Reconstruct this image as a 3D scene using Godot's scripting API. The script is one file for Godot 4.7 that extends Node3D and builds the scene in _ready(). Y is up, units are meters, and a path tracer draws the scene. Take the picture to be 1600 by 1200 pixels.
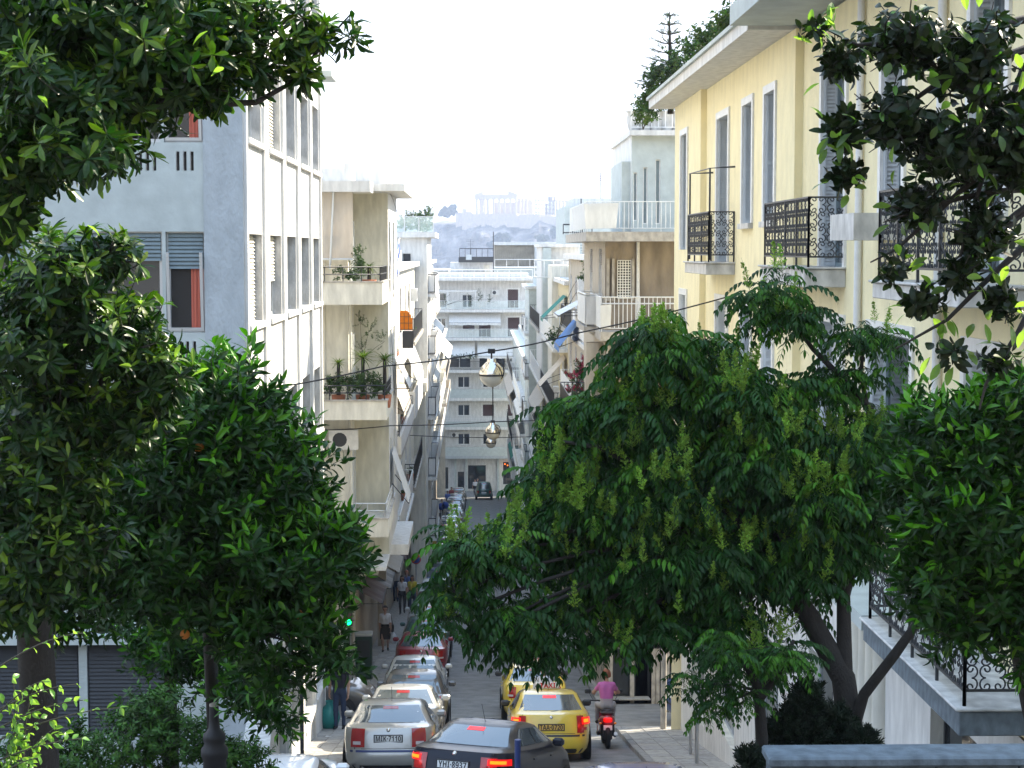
extends Node3D
# A steep city street seen from a terrace above it. The eye is the origin; the street runs along -Z and falls away; x is to the right.
const F := 2800.0          # focal length in pixels of the 1600 x 1200 photograph
var rng := RandomNumberGenerator.new()
var M := {}
var used := {}
var cam_basis := Basis.from_euler(Vector3(-0.07485, -0.02143, 0.0))
var sun_dir := Vector3(0.68, 0.58, -0.48)

func at(px: float, py: float, d: float) -> Vector3:
	var r := cam_basis * Vector3((px - 800.0) / F, (600.0 - py) / F, -1.0)
	return r * (d / -r.z)

func gy(d: float) -> float:                # height of the street d metres down it
	var k := [[-160.0, 62.0], [-60.0, 22.0], [-12.0, -1.7], [4.0, -1.75], [10.0, -5.2], [17.0, -6.6], [24.0, -8.1], [33.6, -10.1], [40.0, -11.3], [45.0, -12.2], [51.0, -13.1], [58.0, -14.0], [65.0, -14.8], [75.0, -15.9], [100.0, -18.2], [130.0, -21.0], [160.0, -23.7], [190.0, -26.2], [230.0, -27.5], [600.0, -36.0], [2500.0, -40.0]]  # first knots: unseen hillside behind the eye, added to cut low sky light
	for i in range(1, k.size()):
		if d <= k[i][0]:
			return lerpf(k[i - 1][1], k[i][1], (d - k[i - 1][0]) / (k[i][0] - k[i - 1][0]))
	return -40.0

func rnd(a: float, b: float) -> float:
	return rng.randf_range(a, b)

# ---------- names, things, parts
func numbered(parent: Node, called: String) -> String:
	var key := str(parent.get_instance_id()) + called
	used[key] = used.get(key, -1) + 1
	return called if used[key] == 0 else "%s_%03d" % [called, used[key]]

func put_in(o: Node3D, called: String, parent: Node) -> void:
	o.name = numbered(parent, called)
	parent.add_child(o, true)

func tag(o: Node, label: String, category: String, group := "", kind := "") -> Node:
	if label: o.set_meta("label", label)
	if category: o.set_meta("category", category)
	if group: o.set_meta("group", group)
	if kind: o.set_meta("kind", kind)
	return o

func thing(called: String, label: String, category: String, pos := Vector3.ZERO, turn := 0.0, group := "") -> Node3D:
	var o := Node3D.new()
	put_in(o, called, self)
	o.position = pos
	o.rotation.y = turn
	tag(o, label, category, group)
	return o

func obj(called: String, shape, m: Material, parent: Node = self, kind := "") -> MeshInstance3D:
	var o := MeshInstance3D.new()
	if shape is SurfaceTool:
		shape.generate_normals()
		o.mesh = shape.commit()
	else:
		o.mesh = shape
	o.material_override = m
	put_in(o, called, parent)
	if kind: o.set_meta("kind", kind)
	return o

func many(called: String, mesh: Mesh, m: Material, xf: Array, cols: Array, parent: Node) -> MultiMeshInstance3D:
	var mm := MultiMesh.new()
	mm.transform_format = MultiMesh.TRANSFORM_3D
	mm.use_colors = cols.size() > 0
	mm.mesh = mesh
	mm.instance_count = xf.size()
	for i in xf.size():
		mm.set_instance_transform(i, xf[i])
		if cols.size(): mm.set_instance_color(i, cols[i])
	var o := MultiMeshInstance3D.new()
	o.multimesh = mm
	o.material_override = m
	put_in(o, called, parent)
	o.set_meta("kind", "stuff")
	return o

func copy_of(o: Node3D, pos: Vector3, turn: float, label: String, group := "") -> Node3D:
	var c: Node3D = o.duplicate()
	var base := o.name.rstrip("0123456789").rstrip("_")
	put_in(c, base, self)
	c.position = pos
	c.rotation.y = turn
	c.set_meta("label", label)
	if group: c.set_meta("group", group)
	return c

# ---------- shapes
func tool() -> SurfaceTool:
	var st := SurfaceTool.new()
	st.begin(Mesh.PRIMITIVE_TRIANGLES)
	st.set_smooth_group(-1)
	return st

func quad(st: SurfaceTool, a: Vector3, b: Vector3, c: Vector3, d: Vector3) -> void:
	for v in [a, b, c, a, c, d]: st.add_vertex(v)

func tri(st: SurfaceTool, a: Vector3, b: Vector3, c: Vector3) -> void:
	for v in [a, b, c]: st.add_vertex(v)

func hexa(st: SurfaceTool, p: Array) -> void:      # eight corners: x fastest, then y, then z
	quad(st, p[4], p[6], p[7], p[5]); quad(st, p[1], p[3], p[2], p[0])
	quad(st, p[5], p[7], p[3], p[1]); quad(st, p[0], p[2], p[6], p[4])
	quad(st, p[6], p[2], p[3], p[7]); quad(st, p[0], p[4], p[5], p[1])

func bx(st: SurfaceTool, lo: Vector3, hi: Vector3) -> void:
	var p := []
	for k in 8: p.append(Vector3(hi.x if k & 1 else lo.x, hi.y if k & 2 else lo.y, hi.z if k & 4 else lo.z))
	hexa(st, p)

func bxb(st: SurfaceTool, b: Basis, o: Vector3, lo: Vector3, hi: Vector3) -> void:
	var p := []
	for k in 8: p.append(o + b * Vector3(hi.x if k & 1 else lo.x, hi.y if k & 2 else lo.y, hi.z if k & 4 else lo.z))
	hexa(st, p)

func box(lo: Vector3, hi: Vector3) -> SurfaceTool:
	var st := tool()
	bx(st, lo, hi)
	return st

func rbox(st: SurfaceTool, lo: Vector3, hi: Vector3, r: float) -> void:   # a box with chamfered edges
	var c := (lo + hi) / 2.0
	var h := (hi - lo) / 2.0
	r = minf(r, minf(h.x, minf(h.y, h.z)) * 0.9)
	for a in 3:
		var u := (a + 1) % 3
		var w := (a + 2) % 3
		for s in [-1, 1]:
			var q := []
			for k in [[-1, -1], [1, -1], [1, 1], [-1, 1]]:
				var v := Vector3()
				v[a] = s * h[a]; v[u] = k[0] * (h[u] - r) * s; v[w] = k[1] * (h[w] - r)
				q.append(c + v)
			quad(st, q[3], q[2], q[1], q[0])
		for su in [-1, 1]:
			for sw in [-1, 1]:
				var q := []
				for k in [[-1, 0], [1, 0], [1, 1], [-1, 1]]:
					var v := Vector3()
					v[a] = k[0] * (h[a] - r)
					v[u] = su * (h[u] - (0.0 if k[1] else r))
					v[w] = sw * (h[w] - (r if k[1] else 0.0))
					q.append(c + v)
				if su * sw > 0: quad(st, q[0], q[1], q[2], q[3])
				else: quad(st, q[3], q[2], q[1], q[0])
	for sx in [-1, 1]:
		for sy in [-1, 1]:
			for sz in [-1, 1]:
				var v := []
				for a in 3:
					var t := Vector3(sx * (h.x - r), sy * (h.y - r), sz * (h.z - r))
					t[a] = (sx if a == 0 else sy if a == 1 else sz) * h[a]
					v.append(c + t)
				if sx * sy * sz > 0: tri(st, v[2], v[1], v[0])
				else: tri(st, v[0], v[1], v[2])

func frame_of(dir: Vector3) -> Basis:               # a basis whose y axis is dir
	var y := dir.normalized()
	var x := y.cross(Vector3.UP if absf(y.y) < 0.95 else Vector3.RIGHT).normalized()
	return Basis(x, y, x.cross(y))

func tube(st: SurfaceTool, pts: Array, r, sides := 6, smooth := true) -> void:
	st.set_smooth_group(0 if smooth else -1)
	var rings := []
	var prev := Vector3.ZERO
	for i in pts.size():
		var t: Vector3 = (pts[mini(i + 1, pts.size() - 1)] - pts[maxi(i - 1, 0)]).normalized()
		if prev == Vector3.ZERO: prev = frame_of(t).x
		var x := (prev - t * prev.dot(t)).normalized()
		prev = x
		var y := t.cross(x)
		var rad: float = r[i] if r is Array else r
		var ring := []
		for k in sides:
			var a := TAU * k / sides
			ring.append(pts[i] + (x * cos(a) + y * sin(a)) * rad)
		rings.append(ring)
	for i in pts.size() - 1:
		for k in sides:
			var n := (k + 1) % sides
			quad(st, rings[i][k], rings[i][n], rings[i + 1][n], rings[i + 1][k])
	st.set_smooth_group(-1)
	for k in range(1, sides - 1):
		tri(st, rings[0][0], rings[0][k + 1], rings[0][k])
		tri(st, rings[-1][0], rings[-1][k], rings[-1][k + 1])

func lathe(st: SurfaceTool, o: Vector3, prof: Array, sides := 16, axis := Vector3.UP) -> void:   # prof: [radius, height]
	st.set_smooth_group(0)
	var b := frame_of(axis)
	for i in prof.size() - 1:
		for k in sides:
			var q := []
			for e in [[i, k], [i, k + 1], [i + 1, k + 1], [i + 1, k]]:
				var a: float = TAU * e[1] / sides
				q.append(o + b * Vector3(cos(a) * prof[e[0]][0], prof[e[0]][1], sin(a) * prof[e[0]][0]))
			quad(st, q[0], q[1], q[2], q[3])
	st.set_smooth_group(-1)

func disc(st: SurfaceTool, o: Vector3, n: Vector3, r: float, sides := 20) -> void:
	var b := frame_of(n)
	for k in sides:
		var a := TAU * k / sides
		var c := TAU * (k + 1) / sides
		tri(st, o, o + b * Vector3(cos(a), 0, sin(a)) * r, o + b * Vector3(cos(c), 0, sin(c)) * r)

func lettering(words: String, size: float, m: Material, parent: Node, b: Basis, o: Vector3, depth := 0.006, font := "Droid Sans", weight := 700) -> MeshInstance3D:
	var t := TextMesh.new()
	var f := SystemFont.new()
	f.font_names = PackedStringArray([font])
	f.font_weight = weight
	t.font = f
	t.font_size = 64
	t.pixel_size = size / 46.0
	t.text = words
	t.depth = depth
	t.curve_step = 4.0
	var n := obj("lettering", t, m, parent)
	n.transform = Transform3D(b, o)
	return n

# ---------- materials
var tex := {}
func noise_tex(key: String, freq: float, lo: float, hi: float, octaves := 4, normal := false, kind := FastNoiseLite.TYPE_SIMPLEX_SMOOTH, bump := 4.0, size := 512) -> Texture2D:
	if tex.has(key): return tex[key]
	var n := FastNoiseLite.new()
	n.seed = tex.size() + 7
	n.noise_type = kind
	n.frequency = freq
	n.fractal_octaves = octaves
	var t := NoiseTexture2D.new()
	t.noise = n
	t.width = size; t.height = size
	t.seamless = true
	t.as_normal_map = normal
	t.bump_strength = bump
	if not normal:
		var g := Gradient.new()
		g.set_color(0, Color(lo, lo, lo)); g.set_color(1, Color(hi, hi, hi))
		t.color_ramp = g
	tex[key] = t
	return t

func lin(r: float, g: float, b: float) -> Color:
	return Color(r, g, b).linear_to_srgb()

func mat(key: String, c: Color, rough := 0.8, pattern := "", scale := Vector3(0.5, 0.5, 0.5), opt := {}) -> StandardMaterial3D:
	var m := StandardMaterial3D.new()
	m.resource_name = key
	m.albedo_color = c
	m.roughness = rough
	if pattern:
		m.uv1_triplanar = true
		m.uv1_world_triplanar = true
		m.uv1_scale = scale
		match pattern:
			"blotch": m.albedo_texture = noise_tex("blotch", 0.012, 0.90, 1.0, 6)
			"streak": m.albedo_texture = noise_tex("streak", 0.02, 0.85, 1.0, 6)
			"dirty": m.albedo_texture = noise_tex("dirty", 0.01, 0.72, 1.0, 7)
			"plaster": m.albedo_texture = noise_tex("plaster", 0.012, 0.93, 1.0, 6)
			"speck": m.albedo_texture = noise_tex("speck", 0.15, 0.8, 1.0, 3)
			"rock": m.albedo_texture = noise_tex("rock", 0.012, 0.02, 1.0, 6)
		if opt.get("bump", 0.0) > 0.0:
			m.normal_enabled = true
			m.normal_texture = noise_tex("relief", 0.05, 0, 1, 5, true)
			m.normal_scale = opt.bump
	m.metallic = opt.get("metal", 0.0)
	m.metallic_specular = opt.get("spec", 0.5)
	if opt.has("back"):
		m.backlight_enabled = true
		m.backlight = opt.back
	if opt.get("vcol", false):
		m.vertex_color_use_as_albedo = true
	if opt.has("coat"):
		m.clearcoat_enabled = true
		m.clearcoat = opt.coat
		m.clearcoat_roughness = 0.03
	if opt.has("glow"):
		m.emission_enabled = true
		m.emission = c
		m.emission_energy_multiplier = opt.glow
	if opt.has("alpha"):
		m.transparency = BaseMaterial3D.TRANSPARENCY_ALPHA
		m.albedo_color.a = opt.alpha
	M[key] = m
	return m

func materials() -> void:
	var S := Vector3(0.35, 0.09, 0.35)
	mat("white_stucco", lin(0.74, 0.73, 0.70), 0.85, "streak", S, {"bump": 0.15})
	mat("white_panel", lin(0.51, 0.56, 0.54), 0.75, "blotch", Vector3(0.3, 0.3, 0.3), {"bump": 0.1})
	mat("grey_concrete", lin(0.45, 0.49, 0.51), 0.8, "blotch", Vector3(0.45, 0.22, 0.45), {"bump": 0.3})
	mat("pier_grey", lin(0.66, 0.65, 0.63), 0.8, "dirty", Vector3(0.6, 0.3, 0.6), {"bump": 0.2})
	mat("cream", lin(0.75, 0.72, 0.62), 0.85, "streak", S, {"bump": 0.15})
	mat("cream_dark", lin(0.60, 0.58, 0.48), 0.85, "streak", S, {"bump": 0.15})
	mat("yellow", lin(0.90, 0.80, 0.50), 0.85, "plaster", Vector3(0.35, 0.16, 0.35), {"bump": 0.18})
	mat("yellow_pale", lin(0.68, 0.58, 0.36), 0.85, "streak", S, {"bump": 0.15})
	mat("beige", lin(0.36, 0.30, 0.23), 0.88, "dirty", Vector3(0.3, 0.1, 0.3), {"bump": 0.25})
	mat("tan_wall", lin(0.48, 0.42, 0.33), 0.88, "streak", S, {"bump": 0.2})
	mat("marble", lin(0.70, 0.69, 0.66), 0.55, "dirty", Vector3(0.7, 0.35, 0.7), {"bump": 0.1})
	mat("stained_slab", lin(0.52, 0.48, 0.42), 0.85, "dirty", Vector3(0.7, 0.5, 0.7), {"bump": 0.2})
	mat("white_paint", lin(0.78, 0.78, 0.76), 0.5, "blotch", Vector3(0.8, 0.8, 0.8))
	mat("jamb_paint", lin(0.68, 0.72, 0.74), 0.5, "blotch", Vector3(0.8, 0.3, 0.8))
	mat("shutter_grey", lin(0.20, 0.26, 0.28), 0.55, "blotch", Vector3(0.6, 0.6, 0.6))
	mat("roller_dark", lin(0.035, 0.038, 0.043), 0.6, "blotch", Vector3(0.6, 0.6, 0.6))
	mat("maroon", lin(0.10, 0.055, 0.05), 0.6, "blotch", Vector3(0.8, 0.4, 0.8))
	mat("brown_wood", lin(0.085, 0.055, 0.04), 0.6, "blotch", Vector3(0.8, 0.4, 0.8))
	mat("glass", lin(0.025, 0.03, 0.035), 0.04, "", Vector3.ONE, {"spec": 0.7})
	mat("glass_grey", lin(0.10, 0.12, 0.13), 0.06, "", Vector3.ONE, {"spec": 0.7})
	mat("clear_glass", lin(0.75, 0.9, 0.86), 0.02, "", Vector3.ONE, {"alpha": 0.22})
	mat("iron", lin(0.04, 0.043, 0.048), 0.45, "speck", Vector3(2, 2, 2), {"metal": 0.2})
	mat("iron_white", lin(0.74, 0.74, 0.72), 0.45)
	mat("steel", lin(0.5, 0.5, 0.5), 0.3, "", Vector3.ONE, {"metal": 0.9})
	mat("aluminium", lin(0.60, 0.63, 0.65), 0.35, "", Vector3.ONE, {"metal": 0.6})
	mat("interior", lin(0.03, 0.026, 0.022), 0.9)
	mat("curtain_red", lin(0.62, 0.16, 0.10), 0.9, "", Vector3.ONE, {"back": Color(0.5, 0.2, 0.15)})
	mat("awning_cream", lin(0.62, 0.56, 0.48), 0.9, "blotch", Vector3(0.7, 0.2, 0.7), {"back": Color(0.4, 0.36, 0.3)})
	mat("awning_white", lin(0.74, 0.74, 0.72), 0.9, "blotch", Vector3(0.7, 0.2, 0.7), {"back": Color(0.4, 0.4, 0.4)})
	mat("awning_green", lin(0.02, 0.20, 0.16), 0.9, "blotch", Vector3(0.7, 0.7, 0.7), {"back": Color(0.1, 0.3, 0.25)})
	mat("awning_blue", lin(0.10, 0.22, 0.48), 0.9, "blotch", Vector3(0.7, 0.7, 0.7), {"back": Color(0.15, 0.25, 0.4)})
	mat("awning_orange", lin(0.80, 0.28, 0.01), 0.9, "blotch", Vector3(0.7, 0.7, 0.7), {"back": Color(0.8, 0.35, 0.05)})
	mat("asphalt", lin(0.25, 0.25, 0.245), 0.75, "dirty", Vector3(0.25, 0.25, 0.25), {"bump": 0.35})
	mat("ground", lin(0.20, 0.18, 0.15), 0.95, "dirty", Vector3(0.05, 0.05, 0.05))
	mat("kerb", lin(0.36, 0.35, 0.33), 0.85, "dirty", Vector3(0.8, 0.8, 0.8), {"bump": 0.3})
	mat("paving_a", lin(0.45, 0.43, 0.40), 0.85, "dirty", Vector3(0.9, 0.9, 0.9), {"bump": 0.3})
	mat("paving_b", lin(0.50, 0.47, 0.42), 0.85, "dirty", Vector3(0.8, 0.8, 0.8), {"bump": 0.3})
	mat("paving_c", lin(0.38, 0.36, 0.33), 0.85, "dirty", Vector3(1.0, 1.0, 1.0), {"bump": 0.3})
	mat("planter", lin(0.17, 0.21, 0.24), 0.8, "dirty", Vector3(1.2, 0.8, 1.2), {"bump": 0.3})
	mat("soil", lin(0.06, 0.045, 0.03), 0.95, "dirty", Vector3(2, 2, 2), {"bump": 0.6})
	mat("terracotta", lin(0.38, 0.14, 0.07), 0.85, "blotch", Vector3(1, 1, 1))
	mat("bark", lin(0.032, 0.027, 0.022), 0.95, "dirty", Vector3(3, 0.8, 3), {"bump": 1.2})
	mat("twig", lin(0.055, 0.05, 0.035), 0.9)
	mat("tyre", lin(0.012, 0.012, 0.012), 0.85)
	mat("black_plastic", lin(0.015, 0.015, 0.016), 0.5)
	mat("rim", lin(0.45, 0.45, 0.46), 0.3, "", Vector3.ONE, {"metal": 0.8})
	mat("plate_white", lin(0.75, 0.75, 0.72), 0.5)
	mat("plate_yellow", lin(0.70, 0.42, 0.08), 0.5)
	mat("letter_black", lin(0.015, 0.015, 0.02), 0.6)
	mat("letter_red", lin(0.55, 0.02, 0.02), 0.6)
	mat("lamp_red", lin(0.32, 0.012, 0.012), 0.15, "", Vector3.ONE, {"coat": 0.6})
	mat("lamp_clear", lin(0.55, 0.5, 0.5), 0.15, "", Vector3.ONE, {"coat": 0.6})
	mat("lamp_amber", lin(0.75, 0.3, 0.05), 0.2, "", Vector3.ONE, {"coat": 0.6})
	mat("brake_glow", Color(0.9, 0.03, 0.015), 0.3, "", Vector3.ONE, {"glow": 0.55})
	mat("brake_core", Color(1.0, 0.45, 0.05), 0.3, "", Vector3.ONE, {"glow": 0.9})
	mat("rock", lin(0.62, 0.55, 0.50), 0.95, "rock", Vector3(0.012, 0.006, 0.012), {"bump": 1.0})
	mat("old_marble", lin(0.62, 0.52, 0.42), 0.9, "streak", Vector3(0.06, 0.03, 0.06))
	mat("far_green", lin(0.05, 0.075, 0.035), 0.95, "", Vector3.ONE, {"vcol": true})
	mat("skin", lin(0.42, 0.25, 0.18), 0.6)
	mat("vertex_cloth", Color.WHITE, 0.85, "", Vector3.ONE, {"vcol": true})
	mat("hair_dark", lin(0.018, 0.013, 0.01), 0.6)
	mat("hair_red", lin(0.22, 0.07, 0.03), 0.6)
	mat("leather", lin(0.03, 0.022, 0.018), 0.5)
	mat("bag_white", lin(0.7, 0.72, 0.75), 0.5, "", Vector3.ONE, {"back": Color(0.4, 0.4, 0.4)})
	mat("teal_bag", lin(0.02, 0.26, 0.24), 0.4, "", Vector3.ONE, {"back": Color(0.05, 0.3, 0.28)})
	for g in [["paint_silver", lin(0.42, 0.41, 0.38), 0.5], ["paint_pale", lin(0.52, 0.52, 0.50), 0.45], ["paint_grey", lin(0.10, 0.095, 0.088), 0.5], ["paint_red", lin(0.26, 0.015, 0.025), 0.25], ["paint_taxi", lin(0.70, 0.50, 0.03), 0.0], ["paint_black", lin(0.008, 0.009, 0.018), 0.1], ["paint_white", lin(0.72, 0.72, 0.72), 0.0], ["paint_blue", lin(0.03, 0.07, 0.22), 0.2], ["paint_green", lin(0.03, 0.10, 0.08), 0.2]]:
		mat(g[0], g[1], 0.35, "", Vector3.ONE, {"metal": g[2], "coat": 1.0})
	M.paint_black.metallic = 0.0
	M.paint_black.metallic_specular = 0.25
	M.paint_black.clearcoat = 0.35
	mat("car_glass", lin(0.16, 0.19, 0.21), 0.03, "", Vector3.ONE, {"metal": 0.55, "spec": 0.8})
	mat("trim_blue", lin(0.02, 0.035, 0.13), 0.5)
	mat("sign_blue", lin(0.01, 0.05, 0.30), 0.5)
	mat("sign_red", lin(0.5, 0.02, 0.02), 0.5)
	mat("flag_white", lin(0.75, 0.75, 0.75), 0.9, "", Vector3.ONE, {"back": Color(0.4, 0.4, 0.4)})
	mat("flag_blue", lin(0.02, 0.09, 0.38), 0.9, "", Vector3.ONE, {"back": Color(0.1, 0.15, 0.4)})
	mat("dark_green_box", lin(0.012, 0.045, 0.035), 0.5, "blotch", Vector3(0.8, 0.8, 0.8))
	mat("globe", lin(0.55, 0.52, 0.44), 0.12, "", Vector3.ONE, {"spec": 0.6})
	mat("chrome", lin(0.62, 0.6, 0.56), 0.15, "", Vector3.ONE, {"metal": 1.0})
	mat("cable", lin(0.012, 0.012, 0.014), 0.6)
	mat("green_lamp", Color(0.05, 1.0, 0.5), 0.3, "", Vector3.ONE, {"glow": 2.0})
	mat("warm_lamp", Color(1.0, 0.45, 0.12), 0.3, "", Vector3.ONE, {"glow": 2.0})
	mat("orange_fruit", lin(0.5, 0.16, 0.015), 0.55)

# ---------- walls with real openings, windows, balconies
const UP := Vector3.UP

func lb(st: SurfaceTool, O: Vector3, U: Vector3, N: Vector3, a: Vector3, b: Vector3) -> void:   # a box in wall coordinates (along, up, outward)
	var p := []
	for k in 8:
		p.append(O + U * (b.x if k & 1 else a.x) + UP * (b.y if k & 2 else a.y) + N * (b.z if k & 4 else a.z))
	hexa(st, p)

func wall(parent: Node, m: Material, O: Vector3, U: Vector3, N: Vector3, W: float, H: float, holes: Array, called := "wall") -> MeshInstance3D:
	var st := tool()
	var us := [0.0, W]
	var vs := [0.0, H]
	for h in holes:
		us.append_array([clampf(h.position.x, 0, W), clampf(h.end.x, 0, W)])
		vs.append_array([clampf(h.position.y, 0, H), clampf(h.end.y, 0, H)])
	us.sort(); vs.sort()
	for i in us.size() - 1:
		if us[i + 1] - us[i] < 1e-4: continue
		var v0 := -1.0
		for j in vs.size() - 1:
			var c := Vector2((us[i] + us[i + 1]) / 2, (vs[j] + vs[j + 1]) / 2)
			var open: bool = vs[j + 1] - vs[j] < 1e-5
			var inside := false
			for h in holes:
				if h.has_point(c): inside = true
			if open: continue
			if inside: continue
			quad(st, O + U * us[i] + UP * vs[j], O + U * us[i] + UP * vs[j + 1], O + U * us[i + 1] + UP * vs[j + 1], O + U * us[i + 1] + UP * vs[j])
	return obj(called, st, m, parent)

# an opening's fittings: jamb, frame, pane, roller shutter, sill, surround
func window(parent: Node, O: Vector3, U: Vector3, N: Vector3, r: Rect2, depth: float, o := {}) -> Node3D:
	var P := O + U * r.position.x + UP * r.position.y
	var w := r.size.x
	var h := r.size.y
	var f := tool()
	var t: float = o.get("bar", 0.06)
	var n := -depth
	lb(f, P, U, N, Vector3(0, 0, n), Vector3(t, h, n + 0.05))
	lb(f, P, U, N, Vector3(w - t, 0, n), Vector3(w, h, n + 0.05))
	lb(f, P, U, N, Vector3(t, h - t, n), Vector3(w - t, h, n + 0.05))
	lb(f, P, U, N, Vector3(t, 0, n), Vector3(w - t, t, n + 0.05))
	for k in o.get("cols", 2) - 1:
		var x: float = w * (k + 1) / o.get("cols", 2)
		lb(f, P, U, N, Vector3(x - t / 2, t, n + 0.004), Vector3(x + t / 2, h - t, n + 0.046))
	var win := obj(o.get("name", "window"), f, o.get("frame", M.white_paint), parent)
	var p := tool()
	quad(p, P + N * (n + 0.02), P + UP * h + N * (n + 0.02), P + U * w + UP * h + N * (n + 0.02), P + U * w + N * (n + 0.02))
	obj("pane", p, o.get("pane", M.glass), win)
	var j := tool()
	quad(j, P, P + UP * h, P + UP * h + N * n, P + N * n)
	quad(j, P + U * w + N * n, P + U * w + UP * h + N * n, P + U * w + UP * h, P + U * w)
	quad(j, P + UP * h + N * n, P + UP * h, P + UP * h + U * w, P + UP * h + U * w + N * n)
	quad(j, P, P + N * n, P + U * w + N * n, P + U * w)
	obj("jamb", j, o.get("jamb", M.white_paint), win)
	if o.has("roll"):
		var s := tool()
		var bottom: float = h * (1.0 - o.roll)
		var y := h - 0.02
		while y > bottom:
			var P2 := P + UP * (y - 0.066)
			var q8 := []
			for k8 in 8: q8.append(P2 + U * (w - t * 0.5 if k8 & 1 else t * 0.5) + UP * (0.064 if k8 & 2 else 0.0) + N * (n + ((0.066 if k8 & 2 else 0.10) if k8 & 4 else 0.055)))
			hexa(s, q8)
			y -= 0.066
		obj("roller_shutter", s, o.get("roll_mat", M.maroon), win, "stuff")
	if o.has("sill"):
		var s := tool()
		lb(s, P, U, N, Vector3(-0.1, -0.1, -depth + 0.05), Vector3(w + 0.1, -0.002, 0.09))
		obj("sill", s, o.sill, win)
	if o.has("leaves"):                  # louvred shutter leaves folded back against the jambs
		for side in 2:
			var s := tool()
			var ua := w - 0.03 if side else 0.004
			var ub := w - 0.004 if side else 0.03
			var nb := -0.02
			var na := n + 0.05
			for e in [[na, na + 0.03], [nb - 0.03, nb]]: lb(s, P, U, N, Vector3(ua, 0.01, e[0]), Vector3(ub, h - 0.01, e[1]))
			for v in [0.01, h * 0.45, h - 0.07]: lb(s, P, U, N, Vector3(ua, v, na + 0.03), Vector3(ub, v + 0.06, nb - 0.03))
			var y := 0.08
			while y < h - 0.1:
				if absf(y - h * 0.45) > 0.06: lb(s, P + UP * y, U, N, Vector3(lerpf(ua, ub, 0.25), 0, na + 0.03), Vector3(lerpf(ua, ub, 0.75), 0.03, nb - 0.03))
				y += 0.055
			obj("shutter_leaf", s, o.leaves, win)
	if o.has("trim"):
		var s := tool()
		var g: float = o.get("trim_w", 0.13)
		lb(s, P, U, N, Vector3(-g, 0, 0.0), Vector3(-0.002, h + g, 0.035))
		lb(s, P, U, N, Vector3(w + 0.002, 0, 0.0), Vector3(w + g, h + g, 0.035))
		lb(s, P, U, N, Vector3(-0.002, h + 0.002, 0.0), Vector3(w + 0.002, h + g, 0.035))
		obj("surround", s, o.trim, win)
	return win

func bars(st: SurfaceTool, pts: Array, h: float, step: float, r: float, low := 0.1) -> void:      # a railing of uprights along a line
	for i in pts.size() - 1:
		var a: Vector3 = pts[i]
		var b: Vector3 = pts[i + 1]
		tube(st, [a + UP * h, b + UP * h], r * 1.6, 5)
		tube(st, [a + UP * low, b + UP * low], r * 1.2, 5)
		var n := maxi(1, int((b - a).length() / step))
		for k in n + 1:
			var p := a.lerp(b, float(k) / n)
			tube(st, [p + UP * (0.0 if k % 8 == 0 else low), p + UP * h], r, 4)

# a balcony hung on a wall: slab with its railing, parapet, glass or fabric front
func balcony(parent: Node, O: Vector3, U: Vector3, N: Vector3, u0: float, u1: float, v: float, out: float, kind: String, o := {}) -> Node3D:
	var st := tool()
	var th: float = o.get("thick", 0.16)
	lb(st, O, U, N, Vector3(u0, v - th, 0.0), Vector3(u1, v, out))
	var slab := obj("balcony", st, o.get("slab", M.white_stucco), parent)
	var hh: float = o.get("high", 0.95)
	var e := 0.06
	var path := [O + U * u0 + UP * v + N * 0.02, O + U * (u0 + e) + UP * v + N * (out - e), O + U * (u1 - e) + UP * v + N * (out - e), O + U * u1 + UP * v + N * 0.02]
	path[0] = O + U * (u0 + e) + UP * v + N * 0.02
	path[3] = O + U * (u1 - e) + UP * v + N * 0.02
	var s := tool()
	match kind:
		"bars":
			bars(s, path, hh, o.get("step", 0.13), o.get("r", 0.011))
			obj("railing", s, o.get("rail", M.iron), slab)
		"parapet", "half":
			var top := hh if kind == "parapet" else hh * 0.62
			lb(s, O, U, N, Vector3(u0, v, out - 0.1), Vector3(u1, v + top, out))
			lb(s, O, U, N, Vector3(u0, v, 0.0), Vector3(u0 + 0.1, v + top, out - 0.1))
			lb(s, O, U, N, Vector3(u1 - 0.1, v, 0.0), Vector3(u1, v + top, out - 0.1))
			obj("parapet", s, o.get("front", M.white_stucco), slab)
			if kind == "half":
				var q := tool()
				for i in 3:
					for y in [hh * 0.8, hh]:
						tube(q, [path[i] + UP * y, path[i + 1] + UP * y], 0.018, 5)
				for i in 4: tube(q, [path[i] + UP * top, path[i] + UP * hh], 0.014, 5)
				obj("railing", q, o.get("rail", M.iron), slab)
		"fabric", "glass":
			bars(s, path, hh, 0.5, 0.014)
			obj("railing", s, o.get("rail", M.iron_white), slab)
			var q := tool()
			for i in 3:
				var g: Vector3 = (path[i + 1] - path[i])
				var off := Vector3(g.z, 0, -g.x).normalized() * 0.025
				if off.dot(N) < 0 and i == 1: off = -off
				quad(q, path[i] + off + UP * 0.06, path[i] + off + UP * (hh - 0.06), path[i + 1] + off + UP * (hh - 0.06), path[i + 1] + off + UP * 0.06)
			obj("front_panel", q, o.get("front", M.awning_white if kind == "fabric" else M.clear_glass), slab)
	return slab

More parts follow.
